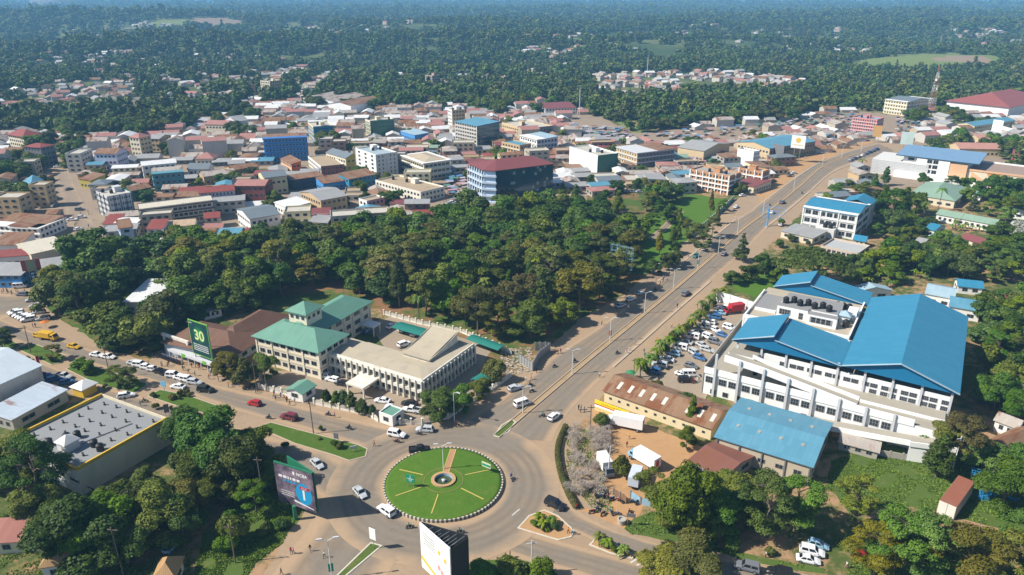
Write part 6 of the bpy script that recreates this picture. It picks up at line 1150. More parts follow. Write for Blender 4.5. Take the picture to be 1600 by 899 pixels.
for px,py in ((1590,375),(1608,385)):tree(G(px,py),11,'broad','blossom','tree covered in white blossom at the right edge','blossom trees',.9)
BELTS=[([(60,240),(78,228),(66,222),(40,236)],5,'x'),([(-20,238),(34,240),(60,262),(64,285),(-20,285)],16,'x'),([(100,238),(122,232),(128,256),(114,262)],9,'x'),([(330,205),(400,200),(400,172),(340,186)],12,'x'),([(560,172),(800,176),(800,164),(560,164)],26,'x'),([(990,208),(1050,204),(1250,190),(1250,182),(1050,196)],22,'x'),([(95,232),(130,232),(190,222),(230,214),(320,200),(330,190),(260,186),(150,192),(100,205)],75,'in the tree belt behind the old town'),([(1390,190),(1430,196),(1545,200),(1545,188),(1440,182)],14,'around the foot of the radio mast'),([(490,172),(590,172),(600,166),(490,166)],8,'below the white warehouses'),([(770,182),(840,186),(870,168),(830,160),(770,165)],18,'beside the beige warehouse'),([(500,236),(520,236),(525,225),(500,225)],3,'behind the blue apartment block'),([(355,215),(385,222),(390,212),(360,206)],3,'near the pink gabled house'),([(1440,245),(1600,250),(1600,235),(1560,225),(1480,218)],12,'among the salmon roofs'),([(260,385),(420,372),(430,382),(270,395)],6,'at the upper edge of the wood')]
rb=random.Random(5);EXTRA=[]
for zone,n,where in BELTS:
 poly=gp(zone);xs=[q.x for q in poly];ys=[q.y for q in poly];k=0;t=0;pl=[]
 while k<n and t<3000:
  t+=1;p=Vector((rb.uniform(min(xs),max(xs)),rb.uniform(min(ys),max(ys)),0))
  if not inpoly(p.x,p.y,poly) or taken(p,2.5) or any((p-q).length<5.5 for q in pl):continue
  pl.append(p);k+=1;kd,lf,lab=rb.choice((('broad','dark','dark rounded tree'),('broad','broad','mid green rounded tree'),('tall','dark','slim dark tree'),('broad','dark','dark rounded tree')))
  EXTRA.append((p,rb.uniform(9,14)))
for k in range(420):
 p=G(rb.uniform(0,1300),rb.uniform(195,330))
 if inpoly(p.x,p.y,TOWN) and not taken(p,1.4) and not protected(p):EXTRA.append((p,rb.uniform(5,9)))
for i in range(15):
 p=G(1003,588).lerp(G(1128,466),i/14)+Vector((R.uniform(-1,1),R.uniform(-1,1),0));palm(p,R.uniform(3.4,5.2),R.uniform(2.5,3.2),'bushy palm in the row between avenue and hospital car park','palms along the car park')
for i in range(9):
 p=G(1000,592).lerp(G(1118,474),(i+.5)/9);tree(p,R.uniform(3.2,5),'shrub','broad','leafy bush in the palm row beside the car park','bushes in the palm row',.7,name='bush',cat='bush')
for i in range(14):
 p=G(R.uniform(1005,1075),R.uniform(318,415));tree(p,R.uniform(6,10),R.choice(('feather','tall','broad')),R.choice(('olive','broad')),'young tree dotted over the park lawn','trees on the park lawn',1.0)
for i in range(10):
 p=G(R.uniform(1215,1262),R.uniform(350,400));tree(p,R.uniform(2,4),'shrub',R.choice(('light','broad')),'garden bush between the avenue and the office sheds','bushes by the office sheds',.9,name='bush',cat='bush')
for px,py,h in ((1440,350,10),(1465,330,11),(1428,342,9),(655,505,9),(600,440,11),(760,480,10),(520,430,12),(840,450,11),(700,420,12),(1375,262,7),(1345,265,6)):palm(G(px,py),h,3.2,{1440:'tall palm in front of the green hipped hall',1465:'tallest palm beside the green hipped hall',1428:'palm left of the green hipped hall',655:'palm at the edge of the wood behind the bank',600:'palm rising from the wood beyond the bank',760:'palm in the wood above the annex hall',520:'palm deep in the wood beyond the green roofs',840:'palm in the wood toward the avenue',700:'palm in the middle of the wood',1375:'palm at the corner of the mall',1345:'palm beside the avenue near the mall'}[px],leaf='broad')
for px,py in ((843,815),(862,822),(852,826),(935,845),(952,855),(976,866)):
 palm(G(px,py),1.6,1.9,'short spiky palm planted on the %s traffic island'%('larger' if px<900 else 'narrow'),'palms on the traffic islands')
for px,py in ((836,822),(850,829),(866,828),(945,856),(960,862)):tree(G(px,py),1.6,'shrub','broad','low shrub under the short palms of the %s traffic island'%('larger' if px<900 else 'narrow'),'shrubs on the traffic islands',1.0,name='bush',cat='bush')
for i in range(16):
 p=G(R.uniform(1545,1610),R.uniform(575,640));palm(p,R.uniform(1.8,2.8),R.uniform(1.6,2.2),'banana plant in the patch beside the dark hospital lane','banana patch by the lane','banana_plant','light',True)
for i in range(12):
 p=G(R.uniform(1325,1450),R.uniform(432,452));palm(p,R.uniform(1.8,2.8),R.uniform(1.6,2.2),'banana plant behind the hospital back roof','banana patch behind the hospital','banana_plant','light',True)
for i in range(10):
 p=G(R.uniform(1480,1545),R.uniform(352,362));palm(p,R.uniform(1.8,2.6),2.0,'banana plant below the long green roofs','banana patch below the green roofs','banana_plant','light',True)
for i in range(22):
 px,py=R.choice(((R.uniform(430,560),R.uniform(668,705)),(R.uniform(110,215),R.uniform(578,608)),(R.uniform(240,320),R.uniform(615,640)),(R.uniform(40,95),R.uniform(545,566))))
 tree(G(px,py),R.uniform(.8,1.9),'shrub',R.choice(('broad','dark','olive')),'low shrub growing on a roadside grass island','shrubs on the grass islands',1.0,name='bush',cat='bush')
for i,(px,py) in enumerate(((513,632),(526,636),(537,636),(550,640),(562,647),(570,650),(582,652))):tree(G(px,py),R.uniform(3.5,5.5),'tall' if i%2 else 'shrub','dark','clipped dark shrub behind the bank fence','shrubs behind the bank fence',1.5 if i%2 else .6,name='bush',cat='bush')
for i in range(46):
 px,py=R.choice(((R.uniform(255,480),R.uniform(760,860)),(R.uniform(1080,1300),R.uniform(800,872)),(R.uniform(1530,1610),R.uniform(480,720)),(R.uniform(10,110),R.uniform(770,815))))
 p=G(px,py)
 if not taken(p,1.5):tree(p,R.uniform(1.4,3.0),'shrub',R.choice(('broad','light','dark')),'low wild bush on the rough ground','wild bushes on rough ground',1.0,name='bush',cat='bush')
hp=cr(gp([(884,668),(874,692),(872,715),(878,745),(890,775),(902,796)]),10);rng=np.random.default_rng(4);C,N=[],[]
for a,b in zip(hp,hp[1:]):
 n_=int((b-a).length*220);t=rng.uniform(0,1,n_)[:,None];base=np.array(a)[None]*(1-t)+np.array(b)[None]*t;dd=np.array((b-a).normalized());sd_=np.array((-dd[1],dd[0],0));ang=rng.uniform(0,math.pi,n_)
 C.append(base+sd_[None]*(0.75*np.cos(ang))[:,None]+np.array([0,0,1])[None]*(1.1*np.sin(ang)**0.6+rng.normal(0,.06,n_))[:,None]);N.append(sd_[None]*np.cos(ang)[:,None]+np.array([0,0,1])[None]*np.sin(ang)[:,None]+rng.normal(0,.4,(n_,3)))
C=np.concatenate(C);N=np.concatenate(N);o=obj('hedge',quads_mesh('hedge',C,N,rng.uniform(.08,.16,len(C)),rng.uniform(0,.7,len(C)),rng),LF['olive']);tag(o,'dark clipped hedge curving along the edge of the roundabout road','hedge')
def bare_shrub(p,h,label,group):
 mb=MB();r=random.Random(int(p.x*100))
 def br(q,d,ln,rad,lv):
  e=q+d*ln;mb.tube(q,e,rad,rad*.6,4,caps=False)
  if lv:
   for _ in range(4):br(q.lerp(e,r.uniform(.5,1)),(d+Vector((r.gauss(0,.5),r.gauss(0,.5),r.gauss(.1,.3)))).normalized(),ln*.66,rad*.6,lv-1)
 for _ in range(5):br(Vector((r.uniform(-.3,.3),r.uniform(-.3,.3),0)),Vector((r.gauss(0,.4),r.gauss(0,.4),1)).normalized(),h*.42,.05,3)
 o=mb.build('bare_shrub',paint('grey_twigs',(0.52,0.45,0.39),.9),None,False,p);tag(o,label,'shrub',group)
for i in range(62):bare_shrub(G(R.uniform(890,952),R.uniform(672,775)),R.uniform(2,3.6),'grey leafless shrub in the dry scrub beside the roundabout','dry scrub beside the roundabout')
# ---- rough grass: one mass of small tufts on the near green ground
rg=np.random.default_rng(8);PT=[]
for zone,n in (([(1290,760),(1300,720),(1370,700),(1430,695),(1460,720),(1530,715),(1600,740),(1620,840),(1540,820),(1470,800),(1400,790),(1330,800)],15000),([(440,850),(470,800),(455,760),(380,770),(320,830),(300,910),(380,910),(400,880)],16000),([(1018,800),(1050,805),(1090,850),(1290,890),(1290,897),(1085,852),(985,835),(975,826)],5000),([(0,770),(250,770),(300,830),(300,905),(0,905)],12000),([(884,672),(925,665),(955,700),(945,760),(960,800),(930,800),(886,750)],3500),([(735,880),(800,872),(860,890),(890,915),(725,915)],5000),([(1530,470),(1610,470),(1610,720),(1540,700)],9000),([(1300,840),(1600,820),(1600,905),(1330,905)],9000),([(270,700),(430,720),(450,780),(280,790)],7000)):
 poly=gp(zone);xs=[q.x for q in poly];ys=[q.y for q in poly];k=0
 XY=np.stack([rg.uniform(min(xs),max(xs),n*2),rg.uniform(min(ys),max(ys),n*2)],1)
 for x,y in XY:
  if k<n and inpoly(x,y,poly) and noise.noise(Vector((x*.22,y*.22,0)))>-.18:PT.append((x,y));k+=1
PT=np.array(PT);n=len(PT);hgt_=rg.uniform(.07,.24,n);nrm_=rg.normal(0,1,(n,3));nrm_[:,2]=np.abs(nrm_[:,2])*.8+.2
gm=quads_mesh('grass',np.column_stack([PT,hgt_*.5]),nrm_,hgt_,rg.uniform(0,1,n),rg)
tag(obj('grass',gm,LF['light']),'rough grass and weeds covering the open ground near the roads','grass',None,'stuff')
# ---------------------------------------------------------------- far woods as one mass
FARC=[]
for k in range(5):
 kd=('broad','broad','tall','conifer','broad')[k];me=crown(300+k,lobes_for(kd,80+k),330 if kd=='broad' else 600,0.085 if kd=='broad' else 0.065);me.materials.append(LF['far']);FARC.append(me)
fc=bpy.data.collections.new('far_tree_shapes')
for i,me in enumerate(FARC):
 me.transform(Matrix.Translation((0,0,-0.12)));fo_=bpy.data.objects.new('far_tree',me);fc.objects.link(fo_)
for k,lf in ((0,'broad'),(1,'dark'),(2,'light'),(3,'olive'),(1,'broad')):
 me=CROWN['broad',k].copy();me.materials.clear();me.materials.append(LF[lf]);me.transform(Matrix.Translation((0,0,-0.05)));fc.objects.link(bpy.data.objects.new('far_tree',me))
rf_=random.Random(9);V_,SC,RZ,IX=[],[],[],[]
clr={}
for x,y,r in CLEAR:clr.setdefault((int(x//60),int(y//60)),[]).append((x,y,r))
def cleared(x,y,m):
 for i in (-1,0,1):
  for j in (-1,0,1):
   for cx,cy,r in clr.get((int(x//60)+i,int(y//60)+j),()):
    if (cx-x)**2+(cy-y)**2<(r+m)**2:return True
 return False
for p,h in WOODX+EXTRA:V_.append((p.x,p.y,0));SC.append((h*1.2,h*1.2,h));RZ.append(rf_.uniform(0,6.28));IX.append(5+rf_.randrange(5))
d=215.0
while d<6500:
 s=max(8.5,d*0.0088);a=math.radians(36)
 while a<math.radians(144):
  aa=a+rf_.uniform(-.5,.5)*s/d;dd_=d+rf_.uniform(-.5,.5)*s;x,y=dd_*math.cos(aa),dd_*math.sin(aa);a+=s/d
  if dd_<525 and (abs(aa-math.pi/2)<.68 or aa>1.6 and dd_<250):continue
  if dd_<1500 and inpoly(x,y,TOWN):continue
  if dd_<4500 and (any(inpoly(x,y,q) for q in FIELDS) or inpoly(x,y,PLOUGH)):continue
  st=dd_<1700 and any(inpoly(x,y,q) for q in SETTLE)
  nz=0.75*noise.noise(Vector((x/170,y/150,7)))+0.7*noise.noise(Vector((x/55,y/48,3)))
  if st and nz<(0.55 if x>0 else 0.10):continue
  if not st and nz<(-0.21 if dd_>950 else -0.6):continue
  p=Vector((x,y,0))
  if cleared(x,y,s*.45) or (dd_<760 and taken(p,4)):continue
  V_.append((x,y,terrain(x,y)));h=rf_.choice((rf_.uniform(5,10),rf_.uniform(9,15),rf_.uniform(12,20)))*max(1,s/11)*(1+0.2*nz);SC.append((h*rf_.uniform(.9,1.25),h*rf_.uniform(.9,1.25),h if s<14 else h*.75));RZ.append(rf_.uniform(0,6.28));IX.append(rf_.randrange(5))
 d+=s*0.95
me=bpy.data.meshes.new('far_woods');me.from_pydata(V_,[],[]);me.update()
me.attributes.new('tscale','FLOAT_VECTOR','POINT').data.foreach_set('vector',np.array(SC,dtype=np.float32).ravel());me.attributes.new('trot','FLOAT','POINT').data.foreach_set('value',RZ);me.attributes.new('tkind','INT','POINT').data.foreach_set('value',IX)
fw=tag(obj('far_woods',me,LF['far']),'continuous mass of distant woods covering the hills behind the town','woods',None,'stuff')
ng=bpy.data.node_groups.new('scatter_woods','GeometryNodeTree');ng.interface.new_socket('Geometry',in_out='INPUT',socket_type='NodeSocketGeometry');ng.interface.new_socket('Geometry',in_out='OUTPUT',socket_type='NodeSocketGeometry')
gn=ng.nodes;gl=ng.links;gi=gn.new('NodeGroupInput');go=gn.new('NodeGroupOutput');ip=gn.new('GeometryNodeInstanceOnPoints');ci=gn.new('GeometryNodeCollectionInfo');ci.inputs['Collection'].default_value=fc;ci.inputs['Separate Children'].default_value=True;ci.inputs['Reset Children'].default_value=True
mp_=gn.new('GeometryNodeMeshToPoints');gl.new(gi.outputs[0],mp_.inputs['Mesh']);gl.new(mp_.outputs[0],ip.inputs['Points'])
a1=gn.new('GeometryNodeInputNamedAttribute');a1.data_type='FLOAT_VECTOR';a1.inputs['Name'].default_value='tscale';a2=gn.new('GeometryNodeInputNamedAttribute');a2.data_type='FLOAT';a2.inputs['Name'].default_value='trot'
cx_=gn.new('ShaderNodeCombineXYZ');gl.new(a2.outputs[0],cx_.inputs[2]);gl.new(cx_.outputs[0],ip.inputs['Rotation']);gl.new(a1.outputs[0],ip.inputs['Scale'])
gl.new(ci.outputs[0],ip.inputs['Instance']);ip.inputs['Pick Instance'].default_value=True;a3=gn.new('GeometryNodeInputNamedAttribute');a3.data_type='INT';a3.inputs['Name'].default_value='tkind';gl.new(a3.outputs[0],ip.inputs['Instance Index']);gl.new(ip.outputs[0],go.inputs[0])
md=fw.modifiers.new('scatter','NODES');md.node_group=ng
print('trees',NT,'woodx',len(WOODX),'far',len(V_),'houses',NH)
# ---------------------------------------------------------------- roundabout island with fountain
RB=thing('roundabout_island','round lawn with a ring of black and white stones and a small fountain','roundabout',(RC.x,RC.y,0))
mb=MB();prof=[(12.75,0),(12.75,0.55),(12.0,0.62),(8,0.8),(4,0.9),(2.6,0.92)];n=72
for i in range(len(prof)):
 for k in range(n):t=2*math.pi*k/n;mb.v.append((prof[i][0]*math.cos(t),prof[i][0]*math.sin(t),prof[i][1]))
for i in range(len(prof)-1):
 for k in range(n):j=(k+1)%n;mb.f.append((i*n+k,i*n+j,(i+1)*n+j,(i+1)*n+k));mb.m.append(0)
mb.build('lawn',LAWN,RB,True)
sm=MB();sm.box(-0.15,0.18,-0.2,0.2,0,0.7);sme=sm.mesh('kerb_stone');sme.materials.append(KW);sm2=sme.copy();sm2.materials.clear();sm2.materials.append(KB);sm2.transform(Matrix.Diagonal((1,1,.94,1)))
NSt=176
for k in range(NSt):
 t=2*math.pi*k/NSt;o=obj('kerb_stone',sme if k%2 else sm2,None,RB,False,(12.9*math.cos(t),12.9*math.sin(t),0),t)
mb=MB()
for i,(r,z) in enumerate([(2.7,0.5),(2.7,1.25),(2.0,1.25),(2.0,0.35)]):
 for k in range(40):t=2*math.pi*k/40;mb.v.append((r*math.cos(t),r*math.sin(t),z))
for i in range(3):
 for k in range(40):j=(k+1)%40;mb.f.append((i*40+k,i*40+j,(i+1)*40+j,(i+1)*40+k));mb.m.append(1 if i==2 else 0)
mb.build('fountain_wall',[paint('fountain_terracotta',(0.48,0.29,0.14),.8,.4),paint('pool_blue',(0.30,0.40,0.52),.6,.4)],RB)
mb=MB();mb.lathe(0,0,[(1.99,0.4),(1.99,0.55)],40);mb.build('pool_water',flat('green_water',(0.05,0.075,0.03),0.08,0,.6),RB)
mb=MB();mb.lathe(0,0,[(0.3,0.5),(0.2,0.9),(0.45,1.0),(0.1,1.15)],12);mb.build('fountain_jet',LGREY,RB)
YL=paint('yellow_edging',(0.52,0.40,0.10),.8,.5)
def gz(r):return np.interp(r,[2.6,4,8,12],[0.92,.9,.8,.62])
for a in (158,208,262,325,22):
 a=math.radians(a);r0,r1=5.0,11.0;mb=MB();d=Vector((math.cos(a),math.sin(a),0));s=Vector((-d.y,d.x,0))*.12
 P=[d*r0+s,d*r0-s,d*r1-s,d*r1+s];z=[gz(r0)+.07]*2+[gz(r1)+.07]*2;mb.slab([(p.x,p.y,q) for p,q in zip(P,z)],.12);mb.build('edging_line',YL,RB)
a=math.radians(84);d=Vector((math.cos(a),math.sin(a),0));s=Vector((-d.y,d.x,0))
for w0,w1,m,up in ((-.55,.55,paint('path_brick',(0.42,0.22,0.12),.9,.5),.05),(-.75,-.55,YL,.1),(.55,.75,YL,.1)):
 mb=MB();P=[d*2.75+s*w0,d*2.75+s*w1,d*12.2+s*w1,d*12.2+s*w0];mb.slab([(p.x,p.y,q+up) for p,q in zip(P,(.92,.92,.62,.62))],.1);mb.build('path',m,RB)
mb=MB()
for k in range(48):
 t0,t1=2*math.pi*k/48,2*math.pi*(k+.8)/48;mb.slab([(4.2*math.cos(t0),4.2*math.sin(t0),.95),(4.35*math.cos(t0),4.35*math.sin(t0),.95),(4.35*math.cos(t1),4.35*math.sin(t1),.95),(4.2*math.cos(t1),4.2*math.sin(t1),.95)],.1)
mb.build('edging_ring',paint('earth_ring',(0.25,0.2,0.08)),RB)
# ---------------------------------------------------------------- text helper
def text_mesh(body,size,mat,parent,M4,thick=0.01,name='lettering',bold=0.0):
 c=bpy.data.curves.new(name,'FONT');c.body=body;c.size=size;c.align_x='CENTER';c.align_y='CENTER';c.extrude=thick;c.offset=bold
 t=bpy.data.objects.new(name,c);COL.objects.link(t);dg=bpy.context.evaluated_depsgraph_get();me=bpy.data.meshes.new_from_object(t.evaluated_get(dg));bpy.data.objects.remove(t);bpy.data.curves.remove(c)
 me.materials.clear();o=obj(name,me,mat,parent);o.matrix_local=M4;return o
def TM(x,z,y):return Matrix.Translation((x,y,z))@Matrix.Rotation(math.pi/2,4,'X')
def bars(mb,x0,x1,z,h,y,rr,mi=0):
 x=x0
 while x<x1:
  w_=rr.uniform(.18,.55)*h*3;mb.box(x,min(x1,x+w_),y-.012,y,z,z+h,mi);x+=w_+h*.5
p=G(462,812);A,B=G(427,722,11.4),G(487,741,11.4);rz=math.atan2(B.y-A.y,B.x-A.x);W=(B-A).length
b1=thing('billboard','tall double faced billboard with dark purple bank advert on a green post','billboard',(p.x,p.y,0),rz);GP=paint('green_post_paint',(0.02,0.17,0.09),.5,.2)
cx=((A+B)/2-p).to_2d();ox=cx.x*math.cos(rz)+cx.y*math.sin(rz);oy=-cx.x*math.sin(rz)+cx.y*math.cos(rz)
mb=MB();mb.tube((0,0,0),(0,0,3.4),.42,.38,12);mb.build('post',GP,b1)
m,n_,l_,p_=newmat('purple_advert');tc=n_.new('ShaderNodeTexCoord');nz=noise_n(n_,l_,tc.outputs['Object'],.35,3);l_.new(mixc(n_,l_,sstep(n_,l_,nz.outputs[0],.3,.7),(0.07,0.055,0.085),(0.30,0.23,0.27)),p_.inputs['Base Color']);p_.inputs['Roughness'].default_value=.4
y=oy;z0,z1=1.9,11.4;h=W/2
mb=MB();mb.box(ox-h,ox+h,y-.0,y+.25,z0,z1);mb.build('advert_panel',m,b1)
mb=MB();mb.slab([(ox-h+1.2,y+2.6,z1+.1),(ox+h+.2,y+.35,z1+.1),(ox+h+.2,y+.6,z1+.1),(ox-h+1.2,y+2.9,z1+.1)],z1-z0);mb.build('rear_panel',GP,b1)
mb=MB();mb.box(ox-h,ox+h,y-.05,y+.3,z1+.003,z1+.25);mb.build('top_rail',GP,b1)
TW=flat('print_white',(0.75,0.75,0.75),.5);TB=flat('print_blue',(0.02,0.30,0.55),.5);TRd=flat('print_red',(0.45,0.02,0.04),.5)
text_mesh('NCBA',1.0,TW,b1,TM(ox+h*.45,10.1,y-.02),bold=.02)
mb=MB();q=[(ox+h*.02+.3*math.cos(t),y-.02,10.15+.45*math.sin(t)) for t in [i*.785 for i in range(8)]];mb.add(q);mb.build('logo',TW,b1)
rr=random.Random(2);mb=MB()
bars(mb,ox-h*.8,ox+h*.3,8.3,.55,y-.01,rr);bars(mb,ox-h*.55,ox+h*.15,7.45,.5,y-.01,rr,1)
for i in range(3):bars(mb,ox-h*.75,ox-h*.05,5.0-i*.5,.16,y-.01,rr)
mb.build('print_lines',[TW,TB],b1)
mb=MB();mb.add([(ox+h*.45+2.05*math.cos(t),y-.015,5.6+2.6*math.sin(t)) for t in [i*.2618 for i in range(24)]]);mb.build('print_disc',TB,b1)
mb=MB();mb.box(ox+h*.25,ox+h*.75,y-.06,y-.02,6.7,7.4);mb.build('print_badge',TRd,b1);text_mesh('KLUK',.55,TW,b1,TM(ox+h*.5,7.05,y-.08))
mb=MB();mb.box(ox+h*.4,ox+h*.5,y-.05,y-.02,4.2,6.6);mb.add([(ox-h*.1,y-.03,3.6),(ox+h*.9,y-.03,2.6),(ox+h*.9,y-.03,2.4),(ox-h*.1,y-.03,3.1)]);mb.build('print_stroke',TW,b1)
A,B=G(656,816,12.5),G(703,857,12.5);rz=math.atan2(B.y-A.y,B.x-A.x);W=(B-A).length
b2=thing('billboard','wedge shaped billboard with a white printed face and a black lattice back','billboard',(A.x,A.y,0),rz)
mb=MB();mb.box(0,W,-.1,.12,2.5,12.5);mb.build('advert_panel',paint('billboard_white',(0.80,0.80,0.79),.5,.05),b2)
C2=G(731,841,11.8);q=C2-A;qx=q.x*math.cos(rz)+q.y*math.sin(rz);qy=-q.x*math.sin(rz)+q.y*math.cos(rz)
DK=flat('black_back_sheet',(0.025,0.028,0.03),.6)
mb=MB();mb.slab([(.1,.3,12.3),(qx,qy,12.3),(qx-.1,qy+.12,12.3),(0,.45,12.3)],9.8);mb.build('rear_panel',DK,b2)
mb=MB();mb.slab([(W,.13,12.2),(qx,qy,11.9),(qx+.05,qy+.1,11.9),(W+.05,.2,12.2)],9.6);mb.build('end_panel',DK,b2)
for i in range(4):
 z=12.1-i*.9;mb=MB()
 for k in range(6):
  t=(k+.5)/6;mb.tube((W*t,.15,z),(qx*t+.1,qy*t+.3,z-.1),.05,n=4)
 mb.build('brace',STEEL,b2)
for x in (W*.25,W*.8):mb=MB();mb.tube((x,.7,0),(x,.7,11.5),.22,n=8);mb.build('post',STEEL,b2)
mb=MB();rr=random.Random(4)
for i in range(5):bars(mb,.12*W,.5*W,11.0-i*.55-.25,.28,-.11,rr)
mb.build('print_lines',flat('print_grey',(0.35,0.36,0.38),.6),b2)
mb=MB();YP=flat('print_yellow',(0.70,0.48,0.06),.6);mb.add([(0.05,-.115,5.4),(W*.55,-.115,3.6),(W*.55,-.115,2.9),(.05,-.115,4.5)])
for x,z in ((.6,9.0),(.8,8.3)):mb.box(W*x,W*x+.7,-.14,-.11,z,z+.9)
mb.build('print_shape',YP,b2)
mb=MB()
for x,z in ((.62,6.0),(.72,5.4),(.85,5.0)):mb.add([(W*x+.45*math.cos(t),-.12,z+.6*math.sin(t)) for t in [i*.5236 for i in range(12)]])
mb.build('print_ring',flat('print_pink',(0.62,0.32,0.32),.6),b2)
A,B=G(293,498,9.5),G(324,507,9.3);P0=G(300,565);A0=G(293,498,15);B0=G(323,508,15);rz=math.atan2(B0.y-A0.y,B0.x-A0.x);W=(B0-A0).length
b3=thing('billboard','tall green bordered billboard showing a big number thirty above the shop front','billboard',(A0.x,A0.y,0),rz)
mb=MB();mb.box(0,W,-.1,.1,4.2,15);mb.build('frame',flat('lime_border',(0.17,0.42,0.06),.5),b3)
m,n_,l_,p_=newmat('green_advert');tc=n_.new('ShaderNodeTexCoord');gr=n_.new('ShaderNodeTexGradient');gr.gradient_type='SPHERICAL';mpn=n_.new('ShaderNodeMapping');mpn.inputs['Location'].default_value=(-W/2*.35,0,-11*.35);mpn.inputs['Scale'].default_value=(.35,.35,.35);l_.new(tc.outputs['Object'],mpn.inputs[0]);l_.new(mpn.outputs[0],gr.inputs[0]);l_.new(mixc(n_,l_,gr.outputs['Fac'],(0.006,0.05,0.05),(0.02,0.30,0.08)),p_.inputs['Base Color'])
mb=MB();mb.box(.22,W-.22,-.13,-.101,4.5,14.7);mb.build('advert_panel',m,b3)
text_mesh('30',4.3,flat('pale_lime_print',(0.60,0.68,0.30),.5),b3,TM(W/2,10.6,-.15),bold=.09)
mb=MB();rr=random.Random(8)
for i in range(4):bars(mb,W*.12,W*.88,7.6-i*.6,.26,-.14,rr)
bars(mb,.4,1.6,14.0,.25,-.14,rr);mb.build('print_lines',TW,b3)
for x in (.3,W-.3):mb=MB();mb.tube((x,.3,0),(x,.3,14.5),.15,n=6);mb.build('post',LGREY,b3)
mb=MB();mb.tube((.3,.3,13),(.3,3.2,5),.1,n=5);mb.tube((.3,.3,8),(.3,3.2,5),.1,n=5);mb.build('strut',LGREY,b3)
def hoarding(label,A,B,zt,zb,face,extra=None,name='billboard',postm=STEEL):
 A,B=G(*A,zt),G(*B,zt);rz=math.atan2(B.y-A.y,B.x-A.x);W=(B-A).length;r_=thing(name,label,'billboard',(A.x,A.y,0),rz)
 mb=MB();mb.box(0,W,-.08,.1,zb,zt);mb.build('advert_panel',face,r_)
 for x in (W*.3,W*.7):mb=MB();mb.tube((x,.3,0),(x,.3,zt-.3),.18,n=6);mb.build('post',postm,r_)
 if extra:extra(r_,W)
 return r_
def sunflower(r_,W):
 mb=MB();mb.add([(W/2+1.6*math.cos(t),-.1,14+1.6*math.sin(t)) for t in [i*.5236 for i in range(12)]]);mb.build('print_disc',YP,r_);mb=MB();rr=random.Random(1);bars(mb,1,W-1,10.8,.5,-.1,rr);mb.build('print_lines',YP,r_)
hoarding('white billboard with a yellow emblem beside the turquoise market hall',(1238,211),(1260,213),17,9,WH2,sunflower)
hoarding('grey billboard seen from behind its slats beside the turquoise hall',(1208,224),(1226,228),11,3.5,DGREY)
hoarding('pale green and white billboard on the mall corner',(1410,206),(1430,207),17,9,P_('advert_mint',(0.62,0.76,0.70)))
hoarding('white billboard with a dark green rear beside the open hall',(1553,187),(1569,189),15,5,WH2)
hoarding('black and orange billboard in front of the pink hotel',(1366,196),(1380,197),12,4,P_('advert_orange',(0.55,0.33,0.12)))
def redgreen(r_,W):
 mb=MB();mb.box(W*.25,W*.75,-.11,-.081,5.1,9.4);mb.build('print_panel',P_('faded_green_print',(0.32,0.34,0.20)),r_)
hoarding('faded red and green billboard on posts by the junction lot',(31,408),(61,404),9.5,5,P_('faded_red_print',(0.36,0.07,0.07)),redgreen)
def lattice_sign(label,A,B,zt,zb,col,foot=0):
 A,B=G(*A,zt),G(*B,zt);rz=math.atan2(B.y-A.y,B.x-A.x);W=(B-A).length;r_=thing('lattice_hoarding',label,'billboard',(A.x,A.y,0),rz);m=flat('frame_'+col[0],col[1],.5)
 mb=MB();nx,nz_=max(3,int(W/2.0)),max(3,int((zt-zb)/1.8))
 for i in range(nx+1):mb.tube((W*i/nx,0,zb),(W*i/nx,0,zt),.05,n=4);mb.tube((W*i/nx,1.0,zb),(W*i/nx,1.0,zt),.05,n=4)
 for k in range(nz_+1):z=zb+(zt-zb)*k/nz_;mb.tube((0,0,z),(W,0,z),.05,n=4);mb.tube((0,1.0,z),(W,1.0,z),.05,n=4);mb.tube((0,0,z),(0,1,z),.07,n=4);mb.tube((W,0,z),(W,1,z),.07,n=4)
 mb.build('lattice',m,r_);mb=MB();mb.tube((W*.3,.5,0),(W*.3,.5,zt-1),.35,n=8);mb.build('post',m,r_)
lattice_sign('empty light blue lattice hoarding on a post at the avenue edge of the wood',(955,382),(988,389),12.5,4,('lightblue',(0.26,0.46,0.56)))
lattice_sign('empty pale lattice hoarding over the avenue lanes on a blue post',(1192,322),(1226,326),9.5,4.5,('skyblue',(0.10,0.34,0.62)))
lattice_sign('dark steel lattice hoarding beside the junction shops',(52,428),(82,418),8,4,('steelblue',(0.22,0.30,0.34)))
for i,(px,py) in enumerate(((1520,735),(1532,770),(1545,765),(1580,770))):
 lattice_sign('bright blue steel play frame lying in the meadow',(px,py),(px+14,py+3),1.8,.2,('playblue',(0.04,0.30,0.60))) if i else lattice_sign('bright blue steel frame in front of the rusty farm house',(px,py),(px+14,py+3),2,.2,('playblue',(0.04,0.30,0.60)))
for o in COL.objects:
 if o.get('label')=='bright blue steel play frame lying in the meadow':o['group']='blue frames in the meadow'
def panel_sign(label,px,py,w_,h_,zc,face,rz=0.0,posts=2,z_base=0,arrows=None,cat='sign',name='road_sign'):
 p=G(px,py,z_base);r_=thing(name,label,cat,(p.x,p.y,z_base),rz)
 mb=MB();mb.box(-w_/2,w_/2,-.06,.06,zc-h_/2,zc+h_/2);mb.build('sign_panel',face,r_)
 for x in ([-w_*.35,w_*.35] if posts==2 else [0]):mb=MB();mb.tube((x,.1,0),(x,.1,zc+h_*.3),.06,n=6);mb.build('post',STEEL,r_)
 if arrows:arrows(r_,w_,h_,zc)
 return r_
SG=flat('sign_green',(0.005,0.26,0.16),.5)
